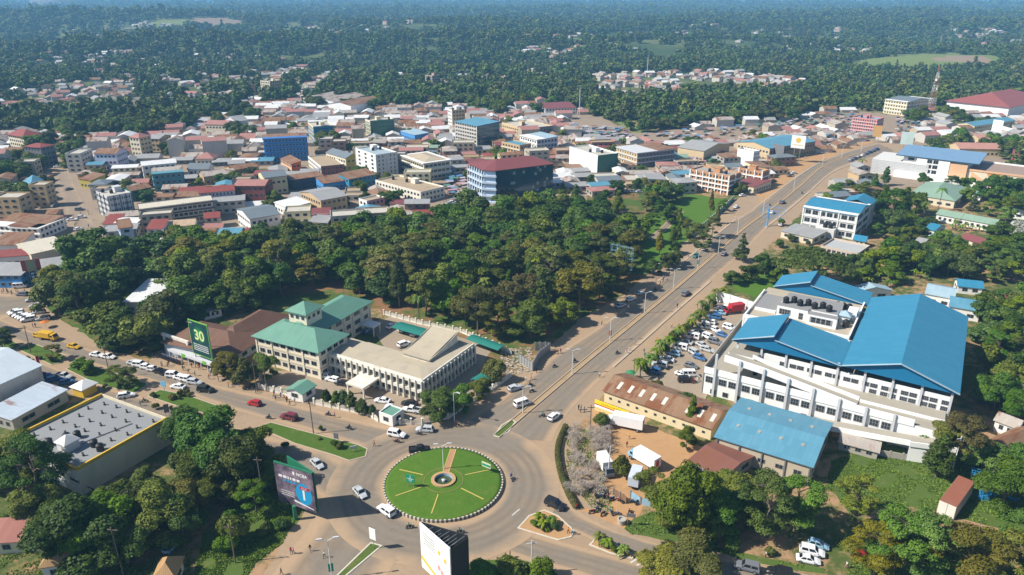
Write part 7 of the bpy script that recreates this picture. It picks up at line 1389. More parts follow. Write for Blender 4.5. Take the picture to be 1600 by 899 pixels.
def rarrows(r_,w_,h_,zc):
 mb=MB();mb.box(-w_*.42,w_*.42,-.075,-.06,zc-.05,zc+.05)
 mb.box(-.06,.06,-.075,-.06,zc+.1,zc+h_*.45)
 for i in range(12):t0,t1=i*.5236,(i+1)*.5236;mb.add([(.35*math.cos(t0),-.08,zc-.3+.35*math.sin(t0)),(.35*math.cos(t1),-.08,zc-.3+.35*math.sin(t1)),(.24*math.cos(t1),-.08,zc-.3+.24*math.sin(t1)),(.24*math.cos(t0),-.08,zc-.3+.24*math.sin(t0))])
 mb.build('sign_arrow',TW,r_)
panel_sign('green direction sign with white roundabout arrows on the island',642,762,1.9,1.9,2.3,SG,-.35,2,.7,rarrows)
def band(r_,w_,h_,zc):mb=MB();mb.box(-w_*.46,w_*.46,-.08,-.061,zc-.3,zc+.25);mb.build('sign_band',SG,r_)
panel_sign('pale panel with a green band on the far side of the island',760,737,2.4,1.2,1.7,P_('pale_sign',(0.6,0.62,0.42)),-.6,2,.7,band)
panel_sign('white notice box on a post at the tip of the lower traffic island',584,858,1.5,2.6,3.6,WH2,-.5,1,0,None,'sign','notice_box')
panel_sign('small dark notice panel on the long grass island',526,692,1.3,1.5,1.9,flat('notice_grey',(.12,.14,.16),.5),-.4,2,.1);panel_sign('low grey board at the rounded end of the long grass island',553,706,1.5,.8,1.2,LGREY,.3,2,.1)
panel_sign('dark advert box beside the supermarket corner',262,650,1.2,2.4,2.2,DGREY,.4,2);panel_sign('sky blue notice on a post on the grass island',259,622,1.6,1.4,4.2,flat('notice_blue',(.1,.4,.62),.5),-.4,1,.1)
panel_sign('dark board standing on the roadside grass by the stone bollard',985,822,1.8,.9,2.6,DGREY,-.2,2)
p=G(971,818);mb=MB();mb.lathe(0,0,[(.8,0),(.85,.9),(.95,1.0),(.95,1.2),(.6,1.2),(.6,.9)],16);o=mb.build('stone_drum',CONC,None,False,p);tag(o,'round concrete drum at the tip of the roadside grass','drum')
A,B=G(929,640),G(982,660);rz=math.atan2(B.y-A.y,B.x-A.x);W=(B-A).length;r_=thing('sign_wall','bright yellow and white painted sign wall in front of the long shed','wall',(A.x,A.y,0),rz)
mb=MB();mb.box(0,W,-.12,.12,0,1.1);mb.build('wall',paint('yellowed_wall',(.62,.52,.22)),r_)
for z0,z1,m_ in ((1.1,1.7,WH2),(1.7,2.0,flat('red_stripe',(.45,.03,.02),.6)),(2.0,3.0,flat('sign_yellow',(.75,.56,.02),.5))):mb=MB();mb.box(0,W,-.14,.14,z0,z1-.003);mb.build('sign_band',m_,r_)
mb=MB();bars(mb,W*.2,W*.8,2.3,.35,-.141,random.Random(3));mb.build('print_lines',flat('print_brown',(.4,.25,.02),.6),r_)
panel_wall('red_tin_fence','red corrugated tin fence by the orange earth patch',[(1330,868),(1356,876),(1380,890)],2.0,tin('red_tin_fence',(.40,.03,.03),.1),WOODP,2.2,'fence',.06)
panel_wall('tarpaulin_fence','pale blue painted fence at the motorcycle yard',[(985,778),(1000,788),(1032,796)],1.7,P_('blue_mural_fence',(.30,.46,.58),dirt=.8,dirtc=(.1,.2,.3)),STEEL,2.0,'fence',.06)
panel_wall('site_fence','grey corrugated fence round a building site beside the avenue',[(811,566),(832,580),(842,562),(860,548)],2.6,TINGREY,STEEL,1.4,'fence',.06);panel_wall('site_fence','grey corrugated fence on the park side of the building site',[(836,548),(860,547)],2.6,TINGREY,STEEL,1.4,'fence',.06)
panel_wall('park_fence','green and white panel fence between park and avenue',[(1146,312),(1130,328),(1105,350),(1076,374)],2.0,flat('fence_green',(.10,.30,.20),.6),WHITE,2.6,'fence',.08);panel_wall('park_low_fence','low white post fence at the lower park corner',[(1060,390),(1040,408),(1018,425)],1.0,BF,BF,2.6,'fence',.08)
panel_wall('yard_wall','old stone boundary wall below the hospital ramp',[(1310,700),(1370,712),(1430,722)],1.6,CONC,CONC,3.0,'wall',.2);panel_wall('steel_gate','rusty barred yard gate behind the motorcycles',[(958,775),(978,788)],2.0,tin('gate_rust',(.22,.13,.08),.5),STEEL,1.6,'gate',.05)
rubble=MB();rr=random.Random(6)
for i in range(330):p=G(rr.uniform(782,830),rr.uniform(545,585));s=rr.uniform(.1,.38);rubble.box(p.x-s,p.x+s,p.y-s*.7,p.y+s*.7,0,s*rr.uniform(.4,1.2))
tag(rubble.build('rubble',paint('rubble_stone',(.45,.38,.30),.95,.6)),'heap of broken stone on the building site','rubble',None,'stuff')
# ---------------------------------------------------------------- street lamps and poles
def lamp(px,py,h,label,group=None,arms=2,rz=0.0,banner=None,zb=0):
 p=G(px,py,zb);r_=thing('street_lamp',label,'street lamp',(p.x,p.y,zb),rz,group)
 mb=MB();mb.tube((0,0,0),(0,0,h-.6),.13,.08,8);mb.build('pole',POLE,r_)
 for s in ((-1,1) if arms==2 else (-1,)):
  mb=MB();mb.tube((0,0,h-.7),(s*1.0,0,h-.15),.06,.05,6);mb.build('arm',POLE,r_);mb=MB();mb.box(min(s*.95,s*2.0),max(s*.95,s*2.0),-.17,.17,h-.22,h-.06);mb.build('lamp_head',LGREY,r_)
 if banner:mb=MB();mb.box(-.45,.45,-.06,.06,1.8,3.6);mb.build('banner',banner,r_)
la='twin armed street lamp on the avenue median';lg='lamps on the avenue median'
for px,py in ((817,646),(894,585),(953,533),(1007,490),(1052,452),(1152,366),(1192,335),(1240,297),(1285,258)):lamp(px,py,8,la if (px,py)!=(953,533) else 'twin armed street lamp on the median carrying a small orange banner',lg if px!=953 else None,banner=None if px!=953 else ORANGE)
lamp(1090,420,8,'twin armed street lamp with a round teal plate on the median',banner=SG);lamp(1122,398,8,la,lg);lamp(519,905,9.5,'tall twin armed lamp with a green banner at the lower road',None,2,.2,SG);lamp(693,733,6.8,'slim lamp post standing on the roundabout lawn',None,2,.1,None,.8);lamp(710,660,9,'single armed lamp behind the bank fence corner',None,1,2.6)
for px,py in ((1315,246),(1345,238)):lamp(px,py,8,la,lg)
def pole(px,py,h,label,group=None,m=WOODP,cross=True):
 p=G(px,py);r_=thing('utility_pole',label,'pole',(p.x,p.y,0),R.uniform(-.3,.3),group);mb=MB();mb.tube((0,0,0),(R.uniform(-.2,.2),0,h),.14,.1,7);mb.build('pole',m,r_)
 if cross:mb=MB();mb.box(-.9,.9,-.06,.06,h-.7,h-.55);mb.build('crossarm',m,r_)
for px,py,h,lab in ((48,551,9,'wooden power pole on the first grass island'),(172,590,9,'wooden power pole on the second grass island'),(490,678,9,'wooden power pole in front of the bank fence'),(402,612,9,'leaning power pole by the bank corner'),(417,612,8,'second power pole by the bank corner'),(368,880,9,'wooden power pole on the lower grassy bank'),(193,899,11,'dark power pole beside the rusty cottage'),(830,899,8,'pale pole at the bottom edge'),(922,672,7,'thin pole beside the yellow sign wall'),(950,745,8,'thin steel pole in the dry scrub'),(1488,735,9,'white concrete pole at the meadow edge'),(990,590,6,'pole at the end of the palm row'),(1000,592,6,'second pole at the end of the palm row'),(413,790,12,'slim pole behind the dark billboard'),(107,365,9,'power pole at the corner shop row'),(80,300,10,'power pole along the left street'),(72,262,10,'power pole farther up the left street')):pole(px,py,h,lab,m=WOODP if 'white' not in lab and 'steel' not in lab and 'pale' not in lab else POLE,cross='pole by' not in lab and 'steel' not in lab)
WIRE=flat('wire',(.03,.03,.03),.6)
def wires(label,a,b,ha,hb,n=3):
 A,B=G(*a,0),G(*b,0);r_=thing('power_lines',label,'wires',(A.x,A.y,ha))
 for k in range(n):
  off=Vector((0,(k-1)*.5,0));mb=MB();K=8;prev=None
  for i in range(K+1):
   t=i/K;q=A.lerp(B,t)+off;z=(ha+(hb-ha)*t)-1.2*4*t*(1-t)-ha;q=Vector((q.x-A.x,q.y-A.y,z))
   if prev is not None:mb.tube(prev,q,.018,n=3,caps=False)
   prev=q
  mb.build('wire',WIRE,r_)
wires('sagging power lines between the lower bank pole and the cottage pole',(368,880),(193,899),8.6,10.6);wires('power lines over the grass islands',(48,551),(172,590),8.6,8.6)
# ---------------------------------------------------------------- vehicles
def carpaint(name,c,rough=.3):
 if name in M:return M[name]
 m=flat(name,c,rough,0,.5);return m
CP={'white':carpaint('car_white',(.76,.76,.76)),'silver':carpaint('car_silver',(.46,.48,.50)),'black':carpaint('car_black',(.018,.018,.02)),'grey':carpaint('car_grey',(.16,.17,.19)),'blue':carpaint('car_blue',(.04,.13,.30)),'teal':carpaint('car_teal',(.03,.16,.15)),'red':carpaint('car_red',(.42,.02,.025)),'maroon':carpaint('car_maroon',(.16,.025,.04)),'yellow':carpaint('car_yellow',(.65,.38,.02)),'lightblue':carpaint('car_lightblue',(.25,.42,.55)),'beige':carpaint('car_beige',(.50,.45,.34))}
TYRE=flat('tyre',(.015,.015,.016),.85);RIM=flat('wheel_rim',(.40,.41,.42),.35,.7);HL=flat('headlight_glass',(.70,.70,.66),.15,0,.6);TL=flat('taillight_glass',(.35,.01,.01),.25);CGL=flat('car_glass',(.012,.016,.02),.06,0,.7)
def loft(secs):
 mb=MB();rows=[]
 for x,zb,zt,wb,wt in secs:
  c=.12*wt;b=len(mb.v);mb.v+=[(x,-wb*.92,zb),(x,-wb,zb+(zt-zb)*.35),(x,-wt,zt-(zt-zb)*.2),(x,-wt+c,zt),(x,wt-c,zt),(x,wt,zt-(zt-zb)*.2),(x,wb,zb+(zt-zb)*.35),(x,wb*.92,zb)];rows.append(b)
 for a,b in zip(rows,rows[1:]):
  for k in range(8):j=(k+1)%8;mb.f.append((a+k,a+j,b+j,b+k));mb.m.append(0)
 mb.f.append(tuple(rows[0]+k for k in range(8)));mb.m.append(0);mb.f.append(tuple(rows[-1]+k for k in reversed(range(8))));mb.m.append(0)
 return mb
SPEC={'sedan':([(-2.2,.38,.78,.70,.66),(-2.05,.24,.93,.82,.76),(-1.2,.2,.96,.86,.82),(.9,.2,.93,.86,.82),(1.6,.22,.84,.83,.76),(2.2,.30,.62,.70,.62)],(-1.75,-.95,.25,1.05,.92,1.44,.78,.60),(1.35,-1.35,.31)),'hatch':([(-1.95,.36,.85,.70,.66),(-1.85,.24,.98,.80,.76),(-1.0,.2,.98,.84,.80),(.8,.2,.95,.84,.80),(1.5,.24,.84,.80,.72),(1.95,.30,.62,.66,.58)],(-1.85,-1.5,.1,.95,.95,1.50,.76,.62),(1.2,-1.2,.30)),'wagon':([(-2.25,.36,.85,.72,.68),(-2.15,.24,.98,.82,.78),(-1.2,.2,.98,.86,.82),(.9,.2,.95,.86,.82),(1.6,.22,.86,.83,.76),(2.2,.30,.64,.70,.62)],(-2.15,-1.8,.2,1.05,.95,1.52,.78,.64),(1.35,-1.35,.31)),'suv':([(-2.3,.48,1.05,.78,.74),(-2.2,.34,1.14,.90,.86),(-1.2,.3,1.14,.93,.89),(1.0,.3,1.10,.93,.89),(1.8,.34,1.02,.90,.82),(2.3,.42,.82,.78,.70)],(-2.22,-2.0,.4,1.1,1.1,1.80,.86,.74),(1.42,-1.42,.38)),'van':([(-2.35,.42,1.0,.82,.80),(-2.28,.3,1.14,.86,.84),(0,.28,1.14,.87,.85),(1.7,.28,1.08,.86,.84),(2.15,.32,.98,.82,.76),(2.35,.4,.75,.74,.68)],(-2.3,-2.22,1.25,2.0,1.1,2.0,.84,.76),(1.55,-1.45,.32)),'pickup':([(-2.5,.5,1.02,.82,.82),(-2.4,.42,1.05,.87,.87),(-.6,.4,1.05,.88,.86),(.9,.4,1.08,.88,.84),(1.9,.42,1.0,.86,.78),(2.45,.48,.8,.76,.68)],(-.75,-.55,.55,1.15,1.06,1.72,.82,.70),(1.55,-1.5,.37)),}
MESHES={}
def car_meshes(t):
 if t in MESHES:return MESHES[t]
 secs,(xb,xbt,xft,xf,zb,zr,wb,wt),(wf,wr,r)=SPEC[t];d={}
 mb=loft(secs)
 q=[(xb,zb-.06,wb),(xbt,zr-.04,wt),(xft,zr,wt),(xf,zb-.06,wb)]
 b=len(mb.v);mb.v+=[(x,s*w_,z) for x,z,w_ in q for s in (-1,1)]
 for f in ((0,1,3,2),(2,3,5,4),(4,5,7,6),(0,2,4,6),(1,7,5,3)):mb.f.append(tuple(b+i for i in f));mb.m.append(0)
 if t=='pickup':mb.box(-2.35,-.85,-.74,.74,1.03,1.07,1);mb.box(-2.45,-.8,-.88,-.78,1.0,1.28);mb.box(-2.45,-.8,.78,.88,1.0,1.28);mb.box(-2.5,-2.4,-.86,.86,1.0,1.26)
 mb.box(secs[0][0]-.06,secs[0][0]+.1,-.72,.72,.32,.52,1);mb.box(secs[-1][0]-.1,secs[-1][0]+.05,-.66,.66,.26,.44,1)
 for s in (-1,1):mb.box(xf-.25,xf-.1,s*(wb+.08)-.07,s*(wb+.08)+.07,zb,zb+.14)
 d['body']=mb.mesh('body')
 def pane(pts,name):
  m2=MB();m2.add(pts);return m2.mesh(name)
 lp=lambda a,c,t_:a+(c-a)*t_
 e=.015
 nrm=Vector((zr-zb,0,xf-xft)).normalized()*e
 d['windscreen']=pane([(lp(xf,xft,.12)+nrm.x,-lp(wb,wt,.12)*.9,lp(zb,zr,.12)+nrm.z),(lp(xf,xft,.12)+nrm.x,lp(wb,wt,.12)*.9,lp(zb,zr,.12)+nrm.z),(lp(xf,xft,.88)+nrm.x,lp(wb,wt,.88)*.88,lp(zb,zr,.88)+nrm.z),(lp(xf,xft,.88)+nrm.x,-lp(wb,wt,.88)*.88,lp(zb,zr,.88)+nrm.z)],'windscreen')
 nx=-.03
 d['rear_window']=pane([(lp(xb,xbt,.2)+nx,-lp(wb,wt,.2)*.85,lp(zb,zr,.2)),(lp(xb,xbt,.85)+nx,-lp(wb,wt,.85)*.82,lp(zb,zr,.85)),(lp(xb,xbt,.85)+nx,lp(wb,wt,.85)*.82,lp(zb,zr,.85)),(lp(xb,xbt,.2)+nx,lp(wb,wt,.2)*.85,lp(zb,zr,.2))],'rear_window')
 for s,nm in ((-1,'side_l'),(1,'side_r')):
  m2=MB();cuts=[0,.5,1] if t!='van' else [0,.34,.68,1]
  if t=='pickup':cuts=[0,1]
  for u0,u1 in zip(cuts,cuts[1:]):
   P=[]
   for u,v in ((u0+.04,.1),(u1-.04,.1),(u1-.04,.84),(u0+.04,.84)):
    xa=lp(lp(xb,xf,.06),lp(xb,xf,.95),u);xt_=lp(lp(xbt,xft,.04),lp(xbt,xft,.97),u);P.append((lp(xa,xt_,v),s*(lp(wb,wt,v)+.016),lp(zb,zr,v)))
   m2.add(P if s<0 else P[::-1])
  d[nm]=m2.mesh('side_windows')
 w_=MB()
 w_.tube((0,-.1,0),(0,.1,0),r,n=14,mi=0);w_.tube((0,-.112,0),(0,.112,0),r*.6,n=10,mi=1);d['wheel']=w_.mesh('wheel')
 hx=secs[-1][0];zt=secs[-1][2];m2=MB();m2.box(hx-.14,hx+.012,-.14,.14,zt-.16,zt-.02);d['headlight']=m2.mesh('headlight');tx=secs[0][0];m2=MB();m2.box(tx-.012,tx+.1,-.1,.1,secs[0][2]-.3,secs[0][2]-.03);d['taillight']=m2.mesh('taillight')
 for k,ms in (('body',[CP['white'],BLACK]),('windscreen',[CGL]),('rear_window',[CGL]),('side_l',[CGL]),('side_r',[CGL]),('wheel',[TYRE,RIM]),('headlight',[HL]),('taillight',[TL])):
  for m_ in ms:d[k].materials.append(m_)
 MESHES[t]=d;return d
NCAR=0
def car(px,py,deg,t,col,label,group=None,z=0.045,scale=1.0,world=None):
 global NCAR;NCAR+=1
 d=car_meshes(t);p=world or G(px,py);r_=thing({'sedan':'car','hatch':'car','wagon':'car','suv':'car','van':'van','pickup':'pickup'}[t],label,{'van':'van','pickup':'pickup'}.get(t,'car'),(p.x,p.y,z),math.radians(deg),group);r_.scale=(scale,)*3
 o=obj('body',d['body'],None,r_);slot_mat(o,0,CP[col])
 for k,nm in (('windscreen','windscreen'),('rear_window','rear_window'),('side_l','side_windows'),('side_r','side_windows')):obj(nm,d[k],None,r_)
 wf,wr,r=SPEC[t][2];hw_=SPEC[t][0][2][3]-.07
 for x in (wf,wr):
  for s in (-1,1):obj('wheel',d['wheel'],None,r_,False,(x,s*hw_,r))
 for s in (-1,1):obj('headlight',d['headlight'],None,r_,False,(0,s*.5,0));obj('taillight',d['taillight'],None,r_,False,(0,s*.6,0))
 return r_
V=[(620,682,-18,'suv','white','white estate car on the bank road above the roundabout'),(664,674,172,'wagon','silver','silver estate car turning on the bank road'),(656,706,12,'pickup','black','black pickup rounding the top of the roundabout'),(563,773,-52,'sedan','silver','silver saloon on the left of the roundabout'),(604,802,138,'suv','white','white four wheel drive with a grey roof rack at the lower left of the roundabout'),(867,792,-35,'suv','black','black four wheel drive leaving towards the south east road'),(496,728,-48,'sedan','silver','silver car in the tree shade behind the dark billboard'),(452,655,160,'suv','maroon','maroon four wheel drive on the bank road'),(398,633,160,'hatch','red','red car half hidden by the dark tree on the bank road'),(816,634,32,'van','white','white minibus driving down the avenue'),(866,654,52,'wagon','white','white estate car driving up the avenue'),(805,609,35,'wagon','silver','silver car parked on the avenue verge'),(1071,461,55,'suv','grey','dark grey car climbing the avenue'),(1066,861,165,'sedan','teal','teal green saloon on the south east road'),(1167,890,158,'suv','grey','dark grey estate on the south east road'),(279,607,165,'sedan','white','white saloon driving past the row of parked cars'),(322,612,-10,'suv','black','black car parked at the end of the row near the tiled hall'),(198,621,20,'wagon','white','white hatchback on the service road behind the supermarket'),(101,591,-15,'pickup','silver','silver pickup on the service road by the warehouse'),(268,858,80,'hatch','lightblue','light blue car in the deep shade below the bank'),(1262,878,-18,'sedan','white','white saloon parked by the orange earth patch'),(1268,866,-22,'suv','white','white four wheel drive parked behind the white saloon'),(1278,855,-25,'hatch','lightblue','light blue car wedged behind the white four wheel drive'),(1095,806,-10,'sedan','lightblue','pale blue car under the dark trees of the yard'),(1218,899,160,'suv','black','black car at the bottom edge of the south east road'),(152,557,-14,'sedan','white','white saloon parked alone on the bank road shoulder'),(170,560,-14,'sedan','white','second white saloon parked on the bank road shoulder'),(116,544,-20,'sedan','yellow','yellow and white taxi pulling out'),(62,527,-18,'hatch','yellow','yellow car behind the yellow minibus'),(35,462,175,'wagon','grey','dark green estate on the junction lot'),(32,450,10,'van','white','white minibus in front of the dark blue shops'),(1131,399,55,'hatch','grey','grey green car on the far avenue lane'),(1087,402,235,'hatch','teal','small teal car heading down the avenue'),(1222,318,52,'suv','grey','dark grey car on the near avenue lane by the office'),(1206,334,52,'hatch','white','white car passing the lattice hoarding on the avenue'),(1150,325,55,'sedan','white','white car parked at the park fence'),(1220,353,55,'hatch','white','white car beside the blue post on the avenue'),(1276,307,60,'wagon','white','white car on the verge above the office'),(1208,285,30,'pickup','black','dark pickup parked by the brick panelled block'),(1235,276,30,'pickup','grey','grey green pickup parked on the market earth'),(1240,272,20,'sedan','white','white car parked on the market earth'),(1160,307,30,'sedan','white','white car in the shade of the banded block'),(108,297,60,'sedan','grey','grey car on the left town street'),(128,341,20,'hatch','white','white car where the left street meets the shops'),(125,329,10,'wagon','grey','dark green car crossing the left street'),(90,262,10,'sedan','white','white car far up the left street'),(123,360,60,'hatch','white','white car beside the big dark tree'),(113,345,10,'sedan','white','white car turning at the corner shop row')]
for v in V:car(*v)
rc=random.Random(31)
def row(n,a,b,deg,where,group,types=('sedan','hatch','wagon','suv'),cols=('white','white','white','silver','silver','black','blue','grey'),jitter=6):
 A,B=G(*a),G(*b)
 for i in range(n):
  t,c=rc.choice(types),rc.choice(cols);p=A.lerp(B,i/max(1,n-1));k={'sedan':'saloon','hatch':'hatchback','wagon':'estate car','suv':'four wheel drive','van':'minibus','pickup':'pickup'}[t]
  car(0,0,deg+rc.uniform(-jitter,jitter),t,c,'%s %s parked %s'%(c,k,where),group,world=p)
row(10,(210,570),(305,600),-12,'in the row in front of the tiled hall','cars parked in front of the tiled hall',cols=('white','white','white','silver','black','black'))
row(6,(22,490),(45,502),205,'on the bare earth of the junction lot','cars on the junction lot',cols=('white','silver','white'));row(4,(50,471),(68,500),200,'beneath the trees of the junction lot','cars beneath the junction trees',cols=('white','silver'))
row(13,(1020,583),(1132,484),150,'against the palm row of the hospital car park','cars along the palm row',types=('sedan','wagon','suv','suv','van'),cols=('white','silver','white','blue','lightblue','grey','white'))
row(7,(1066,588),(1140,515),-38,'against the hospital wall','cars against the hospital wall',cols=('white','white','silver','blue','blue','grey'));row(4,(1086,555),(1118,518),-55,'in the middle of the hospital car park','cars in the middle of the car park',cols=('white','silver','white'));row(5,(1148,520),(1175,496),45,'in the narrow corner by the hospital wing','cars in the hospital corner',cols=('white','blue','grey','silver'))
car(1078,588,0,'van','white','white minibus parked near the long shed roof');car(1072,597,0,'suv','black','dark blue black car parked beside people near the long shed')
row(3,(970,480),(1000,460),35,'in tree shade along the avenue','cars in tree shade along the avenue',cols=('silver','white','silver'))
row(3,(612,512),(648,524),60,'under the green shade net behind the annex','cars under the shade net',cols=('white',));car(632,541,40,'suv','white','white four wheel drive parked in the bank courtyard');car(575,520,60,'hatch','blue','blue car in shade behind the bank office')
row(3,(505,590),(535,602),160,'in front of the bank annex porch','cars before the annex',cols=('white','black'));car(598,629,165,'sedan','white','white saloon parked before the annex facade');car(640,633,170,'sedan','black','black car parked at the annex corner');car(643,644,165,'pickup','white','white pickup parked at the annex corner');car(607,640,80,'hatch','white','white hatchback behind the small guard box')
row(6,(18,318),(62,322),60,'in the lot below the blue gabled hall','cars below the blue gabled hall',cols=('white','silver','grey'));row(7,(80,275),(88,335),75,'along the left town street','cars along the left street',cols=('white','silver','grey','blue'));row(3,(68,590),(105,600),30,'in the shade between warehouse and kiosk','cars by the kiosk',cols=('blue','grey'))
row(14,(890,208),(985,214),10,'at the bus park','minibuses at the bus park',types=('van',),cols=('white','white','silver','grey'));row(12,(900,202),(965,203),0,'in the back rank of the bus park','minibuses in the back rank',types=('van','wagon'),cols=('white','white','grey','blue'));row(8,(1330,252),(1370,235),35,'beside the mall entrance','cars beside the mall entrance',cols=('white','silver','grey','blue'));row(8,(940,298),(1010,302),10,'behind the park trees','cars behind the park trees',cols=('white','silver'));row(8,(700,322),(726,308),20,'in the market street','cars in the market street',cols=('white','silver','grey'));row(6,(1275,232),(1330,222),10,'by the roadside market','cars by the roadside market',cols=('white','silver','grey','blue'))
def truck(px,py,deg,L,boxm,cabm,label,h=3.2,w_=2.3,stripe=None):
 p=G(px,py);r_=thing('lorry',label,'lorry',(p.x,p.y,.04),math.radians(deg))
 mb=MB();mb.box(-L/2,L/2-1.9,-w_/2,w_/2,.95,h);mb.build('cargo_box',boxm,r_);mb=MB();mb.box(-L/2,L/2-.2,-.45,.45,.6,.9);mb.build('chassis',BLACK,r_)
 mb=loft([(L/2-1.8,.55,2.3,w_*.46,w_*.42),(L/2-.7,.55,2.3,w_*.46,w_*.42),(L/2-.1,.55,1.5,w_*.45,w_*.42),(L/2,.6,1.2,w_*.43,w_*.4)]);mb.build('cab',cabm,r_)
 mb=MB();mb.add([(L/2-.64,-w_*.36,2.22),(L/2-.1,-w_*.38,1.52),(L/2-.1,w_*.38,1.52),(L/2-.64,w_*.36,2.22)]);ob=mb.build('windscreen',CGL,r_);ob.location=(.02,0,.02)
 for s in (-1,1):
  mb=MB();mb.box(L/2-1.5,L/2-.8,s*w_*.455-.02,s*w_*.455+.02,1.45,2.1);mb.build('side_window',CGL,r_)
  for x in (L/2-1.1,-L/2+1.2):mb=MB();mb.tube((x,s*w_*.42-.14,.45),(x,s*w_*.42+.14,.45),.45,n=14);mb.tube((x,s*w_*.42-.15,.45),(x,s*w_*.42+.15,.45),.25,n=10,mi=1);mb.build('wheel',[TYRE,RIM],r_)
 if stripe:mb=MB();mb.box(-L/2-.03,-L/2-.004,-w_*.2,w_*.2,1.2,h-.5);mb.build('rear_door',stripe,r_)
 return r_
truck(1146,489,200,7,CP['red'],CP['red'],'red box lorry parked by the white panelled wall');truck(946,736,282,6.5,paint('tarp_white',(.68,.68,.66)),CP['grey'],'covered white lorry parked nose down beside the dry scrub');truck(975,668,158,9.5,WH2,CP['white'],'long white articulated lorry with a red tail panel in the yard',3.6,2.5,flat('red_door',(.5,.02,.02),.5))
truck(1005,724,130,8,WH2,CP['lightblue'],'white lorry with a red door beside the big yard tree',3.4,2.4,flat('red_door',(.5,.02,.02),.5));truck(993,752,70,7,paint('tarp_blue_white',(.55,.60,.68)),CP['white'],'pale tarpaulin covered lorry at the yard fence')
truck(77,531,-17,6.5,CP['yellow'],CP['yellow'],'yellow minibus with a cream roof on the bank road',2.5,2.2)
# ---------------------------------------------------------------- people and motorcycles
SKIN=flat('dark_skin',(.085,.045,.028),.6);HAIR=flat('black_hair',(.012,.010,.010),.8)
def body_mesh(name,joints,edges):
 me=bpy.data.meshes.new(name);me.from_pydata([j[0] for j in joints],edges,[]);o=bpy.data.objects.new(name,me);COL.objects.link(o)
 md=o.modifiers.new('skin','SKIN');md.use_smooth_shade=True
 for i,j in enumerate(joints):me.skin_vertices[0].data[i].radius=(j[1],j[2] if len(j)>2 else j[1])
 me.skin_vertices[0].data[0].use_root=True
 sb=o.modifiers.new('sub','SUBSURF');sb.levels=1;sb.render_levels=1
 dg=bpy.context.evaluated_depsgraph_get();out=bpy.data.meshes.new_from_object(o.evaluated_get(dg));bpy.data.objects.remove(o);out.name=name;return out
def figure(pose):
 if pose=='stand':s,a=.02,.0
 elif pose=='walk':s,a=.26,.22
 hip=.92;J=[((0,0,hip),.13,.15),((0,0,1.15),.11,.145),((.01,0,1.38),.11,.16),((.01,0,1.50),.05),((.02,0,1.60),.085,.075),((.02,0,1.70),.075,.07)]
 E_=[(0,1),(1,2),(2,3),(3,4),(4,5)]
 if pose=='sit':
  legs=lambda y:[((.05,y,hip),.085),((.42,y*1.3,hip-.05),.065),((.30,y*1.5,hip-.48),.05),((.42,y*1.5,hip-.52),.045)];arms=lambda y:[((.02,y*1.9,1.40),.055),((.20,y*2.5,1.15),.042),((.48,y*2.4,1.16),.036),((.55,y*2.3,1.16),.04)]
  ls,as_=(legs(-.1),legs(.1)),(arms(-.1),arms(.1))
 else :
  ls=tuple([((0,y,hip-.04),.085),((s*k*.5+.03,y,.5),.062),((s*k-(.08 if k<0 else 0),y,.08),.045),((s*k+.12-(.08 if k<0 else 0),y,.045),.042)] for y,k in ((-.1,1),(.1,-1)))
  as_=tuple([((.01,y*1.9,1.40),.055),((-a*k*.5,y*2.2,1.13),.042),((-a*k+.06,y*2.15,.90),.034),((-a*k+.09,y*2.1,.80),.036)] for y,k in ((-.1,1),(.1,-1)))
 for part,anchor in ((ls[0],0),(ls[1],0),(as_[0],2),(as_[1],2)):
  b=len(J);J+=part;E_.append((anchor,b));E_+=[(b+i,b+i+1) for i in range(len(part)-1)]
 me=body_mesh('person',J,E_)
 for m_ in (CP['white'],CP['black'],SKIN,HAIR):me.materials.append(m_)
 for f in me.polygons:
  c=f.center
  if c.z>1.66 or (c.z>1.58 and c.x<0):i=3
  elif c.z>1.47:i=2
  elif abs(c.y)>.185 and c.z<1.18 and pose!='sit':i=2
  elif pose=='sit' and c.z>.95 and c.x>.3:i=2
  elif c.z<.09:i=3
  elif c.z>(1.0 if pose!='sit' else .99):i=0
  else :i=1
  f.material_index=i
 return me
FIG={k:figure(k) for k in ('stand','walk','sit')}
CL={'white':flat('cloth_white',(.62,.62,.60),.9),'red':flat('cloth_red',(.40,.03,.03),.9),'blue':flat('cloth_blue',(.05,.10,.28),.9),'black':flat('cloth_black',(.02,.02,.022),.9),'yellow':flat('cloth_yellow',(.60,.38,.03),.9),'pink':flat('cloth_pink',(.50,.20,.26),.9),'green':flat('cloth_green',(.04,.20,.09),.9),'orange':flat('cloth_orange',(.55,.18,.03),.9),'grey':flat('cloth_grey',(.22,.22,.23),.9)}
def person(px,py,shirt,trousers,pose,where,deg=None,z=0.03,world=None,group=None,lead=None):
 p=world or G(px,py);o=obj('person',FIG[pose],None,None,False,(p.x,p.y,z),math.radians(deg if deg is not None else R.uniform(0,360)))
 slot_mat(o,0,CL[shirt]);slot_mat(o,1,CL[trousers])
 tag(o,'person in %s top and %s trousers %s %s'%(shirt,trousers,{'stand':'standing','walk':'walking','sit':'riding a motorcycle'}[pose],where),'person',group or 'people '+where);return o
